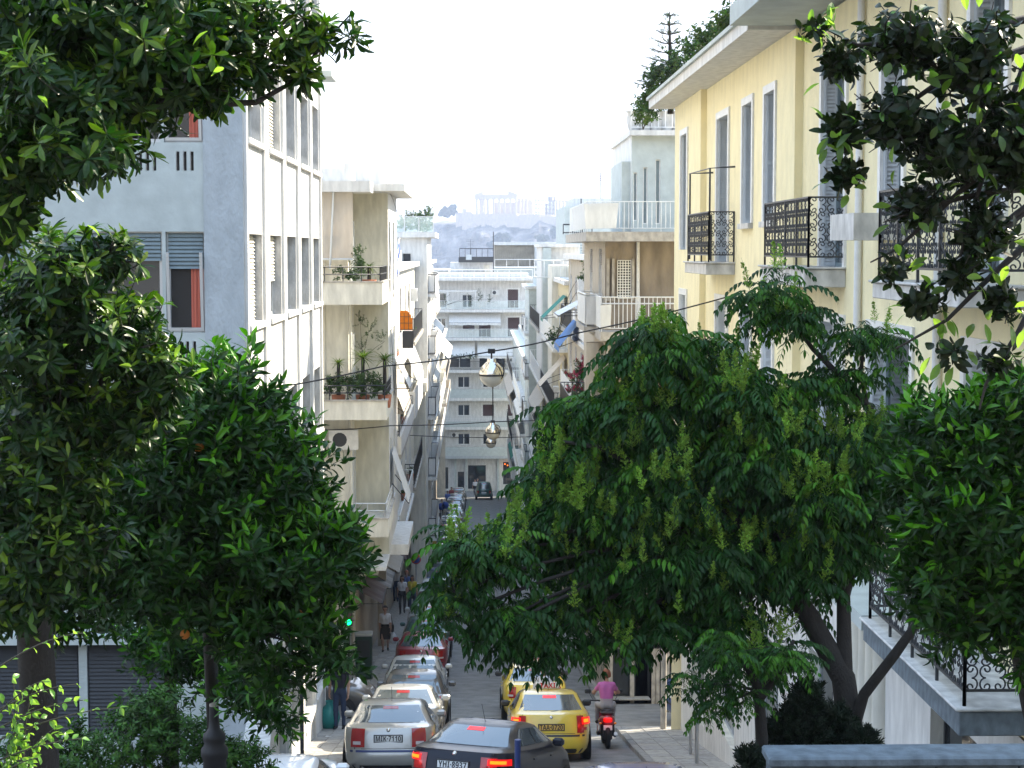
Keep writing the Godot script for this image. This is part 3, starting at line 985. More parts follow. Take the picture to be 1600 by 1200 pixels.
func cream_flats() -> void:
	var b := thing("cream_apartment_building", "cream apartment building with three stacked corner balconies on the left side", "building")
	var base := gy(58) - 0.6
	var N := Vector3(0, 0, 1)
	var x_in := px_x(545, 50)
	var X := -2.48
	var top := px_y(298, 50)
	var H := top - base
	# the wall left of the recess, the recess and its end
	var low := base
	base = px_y(858, 53)                   # the flats stand out over the pavement from here up
	H = top - base
	var G := Vector3(-3.85, low, -50.0)
	wall(b, M.tan_wall, Vector3(-12, low, -50.0), Vector3.RIGHT, N, 8.15, base - low, [], "shop_wall")
	var gh := [Rect2(0.4, 0.7, 2.2, 2.6), Rect2(3.2, 0.7, 1.1, 2.9), Rect2(4.9, 0.7, 2.6, 2.6)]
	wall(b, M.tan_wall, G, Vector3(0, 0, -1), Vector3.RIGHT, 8.0, base - low, gh, "shop_wall")
	for h in gh: window(b, G, Vector3(0, 0, -1), Vector3.RIGHT, h, 0.2, {"name": "shop_window", "frame": M.iron, "cols": 2})
	box_part("soffit", b, M.white_stucco, Vector3(-12, base - 0.1, -58.0), Vector3(X, base, -50.003))
	wall(b, M.cream, Vector3(-12, base, -50.0), Vector3.RIGHT, N, x_in + 12.0, H, [])
	wall(b, M.cream, Vector3(x_in, base, -50.0), Vector3(0, 0, -1), Vector3.RIGHT, 2.2, H, [])
	var ys := [px_y(440, 50), px_y(620, 50), px_y(799, 50)]
	var holes := []
	for y in ys:
		holes.append(Rect2(0.12, y - 0.62 - base + 0.05, 0.02, 0.02))
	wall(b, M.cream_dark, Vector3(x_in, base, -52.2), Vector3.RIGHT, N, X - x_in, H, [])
	# lighter upper course in each recess
	var O := Vector3(X, base, -52.2)
	var U := Vector3(0, 0, -1)
	var E := Vector3.RIGHT
	holes = []
	for f in 3:
		for k in 2:
			holes.append(Rect2(0.6 + k * 2.6, H - 2.9 - f * 3.2, 1.1, 2.1))
	wall(b, M.white_stucco, O, U, E, 5.8, H, holes)
	for h in holes: window(b, O, U, E, h, 0.15, {"roll": rnd(0.2, 0.9), "roll_mat": M.shutter_grey})
	wall(b, M.cream, Vector3(X, base, -58.0), Vector3.LEFT, Vector3(0, 0, -1), 9.5, H, [], "end_wall")
	# roof slabs and what stands on the roof
	box_part("roof", b, M.white_stucco, Vector3(-12, px_y(300, 49.2), -50.6), Vector3(px_x(580, 49), px_y(283, 49.2), -49.0))
	box_part("roof", b, M.white_stucco, Vector3(-12, px_y(301, 52), -58.4), Vector3(px_x(634, 51), px_y(290, 52), -50.6))
	box_part("roof_parapet", b, M.white_stucco, Vector3(-12, px_y(300, 53), -57.0), Vector3(px_x(606, 53), px_y(263, 53), -53.0))
	box_part("roof_parapet", b, M.white_stucco, Vector3(px_x(539, 50), px_y(290, 50), -51.6), Vector3(px_x(551, 50), px_y(255, 50), -50.2))
	var st := tool()
	for x in [-4.6, -3.7]:
		tube(st, [Vector3(x, px_y(264, 54), -54), Vector3(x, px_y(208, 54), -54)], 0.03, 5)
	tube(st, [Vector3(-5.4, px_y(204, 54), -54), Vector3(-3.5, px_y(222, 54), -54)], 0.04, 5)
	tube(st, [Vector3(-5.4, px_y(204, 54), -54), Vector3(-3.5, px_y(203, 54), -55)], 0.03, 5)
	for k in 6: tube(st, [Vector3(-4.9 + k * 0.25, px_y(206 + k * 2.5, 54), -54), Vector3(-4.9 + k * 0.25, px_y(204, 55), -55.2)], 0.02, 4)
	bars(st, [Vector3(-6, px_y(264, 52), -53.2), Vector3(-3.4, px_y(264, 52), -53.2)], 0.7, 0.4, 0.015)
	obj("pergola", st, M.iron_white, b)
	# hanging sun blind on the top floor
	st = tool()
	st.set_smooth_group(0)
	var xa := px_x(478, 49.4)
	var xb := px_x(553, 49.4)
	for k in 16:
		var a := lerpf(xa, xb, k / 16.0)
		var c := lerpf(xa, xb, (k + 1) / 16.0)
		for j in 4:
			var y0 := lerpf(px_y(300, 49.4), px_y(405, 49.4), j / 4.0)
			var y1 := lerpf(px_y(300, 49.4), px_y(405, 49.4), (j + 1) / 4.0)
			quad(st, Vector3(a, y1, -49.4 + 0.015 * sin(k * 1.3) * (j + 1) * 0.4), Vector3(a, y0, -49.4 + 0.015 * sin(k * 1.3) * j * 0.4), Vector3(c, y0, -49.4 + 0.015 * sin(k * 1.3 + 1.3) * j * 0.4), Vector3(c, y1, -49.4 + 0.015 * sin(k * 1.3 + 1.3) * (j + 1) * 0.4))
	var blind := obj("sun_blind", st, M.awning_cream, b)
	st = tool()
	tube(st, [Vector3(xa, px_y(405, 49.4), -49.38), Vector3(xb, px_y(405, 49.4), -49.38)], 0.03, 6)
	tube(st, [Vector3(px_x(523, 49.3), px_y(300, 49.3), -49.3), Vector3(px_x(517, 49.3), px_y(420, 49.3), -49.3)], 0.03, 6)
	obj("blind_bar", st, M.aluminium, blind)
	# balconies: long parapets round the corner, with rails and the slab above as ceiling
	for i in 3:
		var yt: float = ys[i]
		var bot: float = px_y([476, 656, 839][i], 48.6)
		st = tool()
		var xl := -12.0 if i < 2 else px_x(553, 48.6)
		var xr := px_x([598, 604, 605][i], 48.6)
		bx(st, Vector3(xl, bot, -48.72), Vector3(xr, yt, -48.6))
		bx(st, Vector3(xr - 0.12, bot, -52.6), Vector3(xr, yt, -48.72))
		var bal := obj("balcony", st, M.cream, b)
		obj("floor_slab", box(Vector3(xl, bot + 0.002, -52.19), Vector3(xr - 0.122, bot + 0.2, -48.722)), M.cream, bal)
		obj("coping", box(Vector3(xl, yt + 0.002, -52.7), Vector3(xr + 0.03, yt + 0.03, -48.57)) if false else coping(xl, xr, yt), M.stained_slab, bal)
		st = tool()
		for h in [0.22, 0.42]:
			tube(st, [Vector3(xl, yt + h, -48.66), Vector3(xr - 0.06, yt + h, -48.66), Vector3(xr - 0.06, yt + h, -52.5)], 0.018, 5)
		for k in 8:
			tube(st, [Vector3(xr - 0.06 - k * 0.5, yt, -48.66), Vector3(xr - 0.06 - k * 0.5, yt + 0.42, -48.66)], 0.014, 4)
			tube(st, [Vector3(xr - 0.06, yt, -48.66 - k * 0.5), Vector3(xr - 0.06, yt + 0.42, -48.66 - k * 0.5)], 0.014, 4)
		obj("railing", st, M.iron if i < 2 else M.aluminium, bal)
	# tall door leaf seen in each recess
	for y in [ys[0] - 0.5, ys[1] - 0.5, ys[2] - 0.5]:
		st = tool()
		bx(st, Vector3(x_in + 0.004, y, -51.9), Vector3(x_in + 0.06, y + 2.2, -50.9))
		obj("door", st, M.aluminium, b)
	for px in [507, 548]:
		st = tool()
		tube(st, [Vector3(px_x(px, 49.95), px_y(300, 50), -49.96), Vector3(px_x(px, 49.95), px_y(850, 50), -49.96)], 0.035, 8)
		obj("downpipe", st, M.cream, b)
	ac_unit(b, Vector3(px_x(515, 50), px_y(700, 50), -50.0), Vector3.RIGHT, N)
	for k in 3:
		st = tool()
		tube(st, [Vector3(-2.46, px_y(300, 54) - k * 1.1, -52.4), Vector3(-2.45, px_y(310, 54) - k * 3.0, -55.0), Vector3(-2.44, px_y(330, 54) - k * 2.0, -58.0)], 0.008, 4)
		obj("wall_cable", st, M.cable, b)
	# street floor: shop front with a pier and a lit sign board, canopies
	box_part("canopy", b, M.white_stucco, Vector3(-3.2, px_y(868, 53), -57.8), Vector3(px_x(640, 55), px_y(852, 53), -53.2))
	var oo := Vector3(X, base, -52.2)
	awning(b, oo, U, E, 0.5, 2.6, px_y(700, 54) - base, 0.55, 1.5, M.awning_white, 0.1)
	awning(b, oo, U, E, 3.2, 5.6, px_y(560, 56) - base, 0.5, 0.9, M.awning_white, 0.1)
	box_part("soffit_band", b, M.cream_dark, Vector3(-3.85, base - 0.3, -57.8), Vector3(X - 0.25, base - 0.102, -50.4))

func coping(xl: float, xr: float, y: float) -> SurfaceTool:
	var st := tool()
	bx(st, Vector3(xl, y, -48.75), Vector3(xr + 0.03, y + 0.035, -48.57))
	bx(st, Vector3(xr - 0.15, y, -52.6), Vector3(xr + 0.03, y + 0.035, -48.75))
	return st

func white_tower() -> void:
	var b := thing("white_apartment_tower", "slim white apartment building with a planted glass fronted roof terrace", "building")
	var d := 87.0
	var N := Vector3(0, 0, 1)
	var base := gy(96) - 0.6
	var x0 := px_x(612, d)
	var x1 := px_x(668, d)
	var top := px_y(371, d)
	var holes := []
	for r in [[630, 396, 643, 425], [636, 465, 644, 473], [648, 655, 657, 700]]:
		holes.append(Rect2(px_x(r[0], d) - x0 + 3.0, px_y(r[3], d) - base, (r[2] - r[0]) * d / F, (r[3] - r[1]) * d / F))
	wall(b, M.white_stucco, Vector3(x0 - 3.0, base, -d), Vector3.RIGHT, N, x1 - x0 + 3.0, top - base, holes)
	for h in holes: window(b, Vector3(x0 - 3.0, base, -d), Vector3.RIGHT, N, h, 0.15, {"roll": 0.98, "roll_mat": M.roller_dark, "cols": 1})
	var O := Vector3(x1, base, -d)
	var U := Vector3(0, 0, -1)
	var sh := []
	for f in 5:
		sh.append(Rect2(1.2, top - base - 2.7 - f * 3.0, 1.4, 2.2))
		sh.append(Rect2(4.6, top - base - 2.7 - f * 3.0, 1.4, 2.2))
	wall(b, M.white_stucco, O, U, Vector3.RIGHT, 8.5, top - base, sh)
	for h in sh: window(b, O, U, Vector3.RIGHT, h, 0.15, {"roll": rnd(0.3, 0.9), "roll_mat": M.maroon})
	for f in 5:
		balcony(b, O, U, Vector3.RIGHT, 0.6, 7.6, top - base - 2.75 - f * 3.0, 0.42, "fabric", {"rail": M.iron, "front": M.awning_white})
	box_part("roof", b, M.white_stucco, Vector3(x0 - 3.0, top, -95.5), Vector3(px_x(681, d), top + 0.25, -86.8))
	wall(b, M.white_stucco, Vector3(x1, base, -95.5), Vector3.LEFT, -N, 6, top - base, [], "end_wall")
	var st := tool()
	var gx0 := px_x(611, d)
	var gx1 := px_x(678, d)
	for k in 3:
		var a := lerpf(gx0, gx1, k / 3.0) + 0.03
		var c := lerpf(gx0, gx1, (k + 1) / 3.0) - 0.03
		var pane := box(Vector3(a, top + 0.27, -87.02), Vector3(c, top + 0.27 + 0.72, -87.0))
		obj("terrace_pane", pane, M.clear_glass, b)
		bx(st, Vector3(c, top + 0.25, -87.04), Vector3(c + 0.05, top + 1.02, -86.98))
	bx(st, Vector3(gx0 - 0.03, top + 0.99, -87.03), Vector3(gx1, top + 1.02, -86.99))
	obj("terrace_rail", st, M.aluminium, b)
	box_part("lower_bay", b, M.cream, Vector3(px_x(641, 85), base, -87.0), Vector3(px_x(664, 85), px_y(610, 85), -85.0))
	box_part("bay_parapet", b, M.cream, Vector3(px_x(640, 84.6), px_y(612, 84.6), -87.0), Vector3(px_x(667, 84.6), px_y(597, 84.6), -84.4))

func end_flats() -> void:              # the block that closes the street
	var b := thing("street_end_building", "white six storey apartment building closing the end of the street with awnings and balconies", "building")
	var d := 195.0
	var N := Vector3(0, 0, 1)
	var x0 := px_x(600, d)
	var base := px_y(770, d) - 1.0
	var top := px_y(438, d)
	var xr := px_x(900, d)
	var O := Vector3(x0, base, -d)
	var rect := func(a: float, t: float, c: float, e: float) -> Rect2:
		return Rect2(px_x(a, d) - x0, px_y(e, d) - base, px_x(c, d) - px_x(a, d), px_y(t, d) - px_y(e, d))
	var spec := []       # left, top, right, bottom, kind
	spec.append_array([[676, 458, 698, 481, 0], [722, 460, 738, 481, 3], [793, 452, 810, 481, 1], [638, 455, 655, 478, 1], [842, 455, 860, 478, 1]])
	spec.append_array([[682, 497, 697, 525, 0], [723, 504, 742, 515, 2], [748, 503, 767, 526, 2], [793, 496, 812, 526, 1], [640, 500, 655, 522, 2], [842, 500, 860, 522, 2]])
	spec.append_array([[700, 548, 736, 575, 0], [748, 552, 790, 575, 0], [796, 552, 815, 575, 0]])
	for y in [588, 632, 677]:
		spec.append_array([[715, y, 734, y + 18, 0], [754, y, 772, y + 18, 1 if y == 632 else 0], [793, y, 812, y + (29 if y != 632 else 18), 0 if y != 632 else 1], [632, y, 650, y + 18, 1], [672, y, 690, y + 18, 0], [835, y, 853, y + 18, 0], [872, y, 890, y + 18, 1]])
	spec.append_array([[715, 737, 725, 765, 4], [731, 727, 759, 764, 4], [786, 722, 803, 757, 4], [660, 730, 700, 764, 4], [830, 725, 870, 764, 4]])
	var holes := []
	for s in spec: holes.append(rect.call(s[0], s[1], s[2], s[3]))
	wall(b, M.white_stucco, O, Vector3.RIGHT, N, xr - x0, top - base, holes)
	for i in holes.size():
		var o := {"cols": 2, "bar": 0.09, "trim": M.white_paint, "trim_w": 0.16}
		var k: int = spec[i][4]
		if k == 1 or k == 2:
			o.roll = 0.97
			o.roll_mat = M.maroon
		if k == 4:
			o = {"name": "shop_window", "cols": 3 if i % 2 else 1, "frame": M.iron, "pane": M.glass}
		window(b, O, Vector3.RIGHT, N, holes[i], 0.2, o)
	# slabs and balconies, floor by floor
	for s in [[483, 600, 826, "glass", M.white_stucco, 1.4], [527, 600, 826, "glass", M.white_stucco, 1.4], [577, 690, 826, "bars", M.white_stucco, 1.3], [621, 600, 806, "parapet", M.white_stucco, 0.9], [666, 600, 806, "half", M.white_stucco, 0.9], [711, 600, 806, "parapet", M.grey_concrete, 0.9]]:
		balcony(b, O, Vector3.RIGHT, N, px_x(s[1], d) - x0, px_x(s[2], d) - x0, px_y(s[0], d) - base, s[5], s[3], {"slab": s[4], "rail": M.iron if s[3] == "bars" else M.iron_white, "thick": 0.3, "front": M.clear_glass if s[3] == "glass" else M.white_panel})
	for a in [[702, 782, 487, 0.35, 1.15, M.awning_white], [691, 742, 530, 0.5, 1.75, M.awning_white], [746, 822, 530, 0.6, 1.75, M.awning_white]]:
		awning(b, O, Vector3.RIGHT, N, px_x(a[0], d) - x0, px_x(a[1], d) - x0, px_y(a[2], d) - base, 1.0 + a[3], a[4], a[5], 0.25)
	ac_unit(b, at(768, 461, d), Vector3.RIGHT, N)
	ac_unit(b, at(705, 683, d), Vector3.RIGHT, N)
	box_part("roof", b, M.white_stucco, Vector3(x0, top, -d - 12), Vector3(px_x(832, d), top + 0.3, -d + 1.6))
	box_part("roof_parapet", b, M.white_stucco, Vector3(x0, top + 0.3, -d - 11), Vector3(px_x(826, d), top + 0.75, -d - 0.4))
	# glazed pergola on the top floor
	var st := tool()
	for px in [672, 700, 743]:
		var x := px_x(px, 193.8)
		tube(st, [Vector3(x, px_y(484, 193.8), -193.8), Vector3(x, px_y(454, 193.8), -193.8)], 0.06, 5)
	tube(st, [at(668, 455, 193.8), at(745, 455, 193.8)], 0.07, 5)
	tube(st, [at(668, 470, 193.8), at(745, 470, 193.8)], 0.03, 5)
	obj("pergola", st, M.iron_white, b)
	# doorway piers
	for px in [710, 727, 777]:
		box_part("pier", b, M.white_panel, Vector3(px_x(px, d), base, -d + 0.002), Vector3(px_x(px + 3, d), px_y(712, d) - 0.3, -d + 0.35))
	# warm bulbs inside the right-hand shop
	for k in 4:
		st = tool()
		var p := at(789 + k * 4, 725 + (k % 2) * 2, d) + Vector3(0, 0, 0.15)
		lathe(st, p, [[0.0, -0.07], [0.07, 0.0], [0.0, 0.07]], 8)
		obj("bulb", st, M.warm_lamp, b)
	# roof rooms and their fittings
	var roof := thing("rooftop_room", "white rooftop stair room with a dark railed water tank deck on top", "building")
	box_part("wall", roof, M.white_stucco, Vector3(px_x(704, 203), top, -210), Vector3(px_x(770, 203), px_y(410, 203), -203))
	box_part("deck", roof, M.iron, Vector3(px_x(717, 202), px_y(410, 202), -206), Vector3(px_x(771, 202), px_y(402, 202), -202))
	st = tool()
	bars(st, [at(718, 403, 202), at(771, 403, 202)], 1.05, 0.55, 0.03)
	obj("railing", st, M.iron, roof)
	box_part("chimney", roof, M.grey_concrete, at(728, 406, 201.7), at(737, 398, 201.5))
	box_part("door", roof, M.cream, Vector3(px_x(756, 203), top + 0.3, -203), Vector3(px_x(765, 203), px_y(414, 203), -202.95))
	st = tool()
	tube(st, [at(771, 440, 202), at(771, 362, 202)], 0.05, 5)
	obj("mast", st, M.iron, roof)
	antenna(roof, at(735, 402, 202), 2.0)
	st = tool()
	bars(st, [at(672, 436, 194), at(704, 436, 194), at(832, 436, 194)], 1.0, 1.2, 0.025)
	obj("roof_railing", st, M.iron_white, b)
	var far := thing("pale_rooftop_building", "long pale building with a blank wall rising behind the end of the street", "building")
	box_part("wall", far, M.tan_wall, Vector3(px_x(773, 240), -20, -255), Vector3(px_x(852, 240), px_y(383, 240), -240))
	box_part("roof", far, M.white_stucco, Vector3(px_x(772, 240), px_y(383, 240), -255.4), Vector3(px_x(880, 240), px_y(378, 240), -239.6))
	box_part("side_wall", far, M.white_stucco, Vector3(px_x(852, 236), -20, -255), Vector3(px_x(905, 236), px_y(380, 236), -236))
	box_part("terrace", far, M.white_panel, Vector3(px_x(773, 225), -20, -238), Vector3(px_x(846, 225), px_y(418, 225), -225))
	box_part("pilaster", far, M.white_stucco, at(835, 440, 239.4), at(839, 384, 239.2))
	st = tool()
	bars(st, [at(773, 418, 224.6), at(846, 418, 224.6)], 1.0, 1.2, 0.03)
	obj("railing", st, M.iron_white, far)
	var left := thing("low_rooftop_building", "low white rooftop behind the left end of the street", "building")
	box_part("wall", left, M.white_panel, Vector3(px_x(640, 226), -22, -240), Vector3(px_x(700, 226), px_y(424, 226), -226))
	box_part("roof", left, M.white_stucco, Vector3(px_x(638, 226), px_y(424, 226), -240), Vector3(px_x(702, 226), px_y(421, 226), -225.6))

func beige_flats() -> void:
	var b := thing("beige_apartment_building", "beige apartment building with white penthouse and railed balconies beyond the yellow building", "building")
	var d := 52.0
	var N := Vector3(0, 0, 1)
	var base := gy(62) - 0.6
	var x0 := px_x(945, d)
	var top := px_y(362, d)
	wall(b, M.beige, Vector3(x0, base, -d), Vector3.RIGHT, N, 12.0, top - base, [Rect2(px_x(965, d) - x0, px_y(465, d) - base, px_x(984, d) - px_x(965, d), px_y(408, d) - px_y(465, d))])
	# the white lattice shutter
	var st := tool()
	var lx0 := px_x(964, d)
	var lx1 := px_x(985, d)
	var ly0 := px_y(466, d)
	var ly1 := px_y(407, d)
	for k in 6:
		var x := lerpf(lx0, lx1, k / 5.0)
		bx(st, Vector3(x - 0.012, ly0, -d + 0.002), Vector3(x + 0.012, ly1, -d + 0.03))
	for k in 15:
		var y := lerpf(ly0, ly1, k / 14.0)
		bx(st, Vector3(lx0, y - 0.012, -d + 0.031), Vector3(lx1, y + 0.012, -d + 0.05))
	obj("lattice", st, M.iron_white, b)
	obj("lattice_backing", box(Vector3(lx0, ly0, -d - 0.2), Vector3(lx1, ly1, -d - 0.15)), M.glass, b)
	for r in [[947, 951], [955, 959], [986, 990]]:
		box_part("pilaster", b, M.stained_slab, Vector3(px_x(r[0], d), px_y(470, d), -d + 0.002), Vector3(px_x(r[1], d), px_y(404, d), -d + 0.12))
	st = tool()
	tube(st, [at(997, 378, 51.9), at(997, 520, 51.9)], 0.05, 8)
	obj("downpipe", st, M.white_paint, b)
	for k in 3:
		var sh := Rect2(px_x(958 + k * 34, d) - x0, 0.9, 1.25 if k != 1 else 0.9, 2.5)
		window(b, Vector3(x0, base, -d + 0.3), Vector3.RIGHT, N, sh, 0.28, {"name": "shop_window", "frame": M.iron, "cols": 2, "trim": M.stained_slab})
	# street wall
	var O := Vector3(x0, base, -d)
	var U := Vector3(0, 0, -1)
	var W := Vector3(-1, 0, 0)
	var holes := []
	for f in 4:
		for k in 2: holes.append(Rect2(1.4 + k * 4.2, top - base - 2.7 - f * 3.05, 1.3, 2.2))
	wall(b, M.tan_wall, O, U, W, 10.0, top - base, holes)
	for h in holes: window(b, O, U, W, h, 0.15, {"roll": rnd(0.2, 0.9), "roll_mat": M.brown_wood})
	# terrace slab, its railing and the penthouse
	var s1 := box_part("terrace", b, M.stained_slab, Vector3(px_x(915, 50.8), px_y(377, 50.8), -62.0), Vector3(12, px_y(362, 50.8), -50.8))
	st = tool()
	var ty := px_y(362, 50.8)
	var tx := px_x(917, 50.8)
	bars(st, [Vector3(tx, ty, -60.0), Vector3(tx, ty, -50.9), Vector3(12, ty, -50.9)], 0.85, 0.13, 0.008)
	obj("railing", st, M.iron_white, s1)
	st = tool()
	quad(st, Vector3(tx - 0.04, ty + 0.08, -50.87), Vector3(tx - 0.1, ty + 0.78, -50.84), Vector3(px_x(966, 50.8), ty + 0.82, -50.86), Vector3(px_x(962, 50.8), ty + 0.1, -50.87))
	quad(st, Vector3(tx - 0.04, ty + 0.08, -57.0), Vector3(tx - 0.1, ty + 0.78, -57.0), Vector3(tx - 0.1, ty + 0.78, -50.84), Vector3(tx - 0.04, ty + 0.08, -50.87))
	obj("fabric_screen", st, M.awning_white, s1)
	var py := px_y(212, 53.5)
	var pw := []
	for r in [[988, 270, 994, 345], [1003, 262, 1010, 350], [1022, 250, 1030, 350]]:
		pw.append(Rect2(px_x(r[0], 53.5) - px_x(985, 53.5), px_y(r[3], 53.5) - ty, (r[2] - r[0]) * 53.5 / F, (r[3] - r[1]) * 53.5 / F))
	var PO := Vector3(px_x(985, 53.5), ty, -53.5)
	wall(b, M.white_panel, PO, Vector3.RIGHT, N, 8.0, py - ty, pw, "penthouse_wall")
	for h in pw: window(b, PO, Vector3.RIGHT, N, h, 0.12, {"cols": 1, "bar": 0.03, "pane": M.shutter_grey})
	wall(b, M.white_stucco, PO, U, W, 7.0, py - ty, [], "penthouse_wall")
	box_part("penthouse_wing", b, M.white_panel, Vector3(px_x(970, 53.8), ty, -58), Vector3(px_x(986, 53.8), px_y(252, 53.8), -53.8))
	box_part("penthouse_roof", b, M.white_stucco, Vector3(px_x(982, 53.2), py, -61), Vector3(12, py + 0.15, -53.2))
	st = tool()
	bars(st, [at(986, 212, 53.4) + Vector3(0, 0.15, 0), Vector3(12, py + 0.15, -53.4)], 0.8, 0.2, 0.012)
	obj("roof_railing", st, M.iron_white, b)
	st = tool()
	for k in 5:
		var x := px_x(990 + k * 17, 53.6)
		lathe(st, Vector3(x, py + 0.15, -53.9), [[0.16, 0], [0.24, 0.35], [0.2, 0.55], [0.27, 0.6]], 10)
	obj("roof_urn", st, M.marble, b)
	# balcony below, white bars, its fabric front and folded chair
	var by := px_y(519, 50.6)
	var s2 := box_part("balcony", b, M.stained_slab, Vector3(px_x(938, 50.6), px_y(533, 50.6), -56), Vector3(12, by, -50.6))
	st = tool()
	var bx0 := px_x(940, 50.6)
	bars(st, [Vector3(bx0, by, -55.5), Vector3(bx0, by, -50.7), Vector3(12, by, -50.7)], 0.98, 0.12, 0.012)
	tube(st, [Vector3(bx0, by + 0.8, -55.5), Vector3(bx0, by + 0.8, -50.7), Vector3(12, by + 0.8, -50.7)], 0.02, 5)
	obj("railing", st, M.iron_white, s2)
	st = tool()
	quad(st, Vector3(bx0 - 0.03, by + 0.1, -50.66), Vector3(bx0 - 0.04, by + 0.75, -50.62), Vector3(px_x(955, 50.6), by + 0.78, -50.62), Vector3(px_x(954, 50.6), by + 0.12, -50.66))
	obj("fabric_screen", st, M.awning_white, s2)
	for y in [-5.5, -8.6]:
		balcony(b, O, U, W, 0.2, 9.5, y - base, 0.9, "bars", {"slab": M.stained_slab, "rail": M.iron})
	balcony(b, O, U, W, 0.9, 5.0, px_y(508, 54) - base, 0.55, "fabric", {"slab": M.stained_slab, "rail": M.iron_white, "front": M.awning_white})
	st = tool()
	lathe(st, Vector3(px_x(932, 53), px_y(830, 53), -53), [[0.34, 0.0], [0.32, px_y(535, 53) - px_y(830, 53)]], 14)
	obj("column", st, M.tan_wall, b)
	for px in [949, 958]:
		box_part("column", b, M.stained_slab, Vector3(px_x(px, 51), px_y(830, 51), -51.4), Vector3(px_x(px + 6, 51), px_y(535, 51), -51.0))
	box_part("roof", b, M.white_stucco, Vector3(x0, top - 0.2, -62), Vector3(12, top - 0.1, -52.2))
	st = tool()
	disc(st, at(1047, 512, 51.2), Vector3(-0.3, 0.1, 1), 0.34, 20)
	lathe(st, at(1047, 512, 51.25), [[0.0, 0.1], [0.34, 0.0]], 20, Vector3(0.3, -0.1, -1))
	tag(obj("satellite_dish", st, M.white_paint), "white satellite dish behind the white balcony bars of the beige building", "satellite dish")

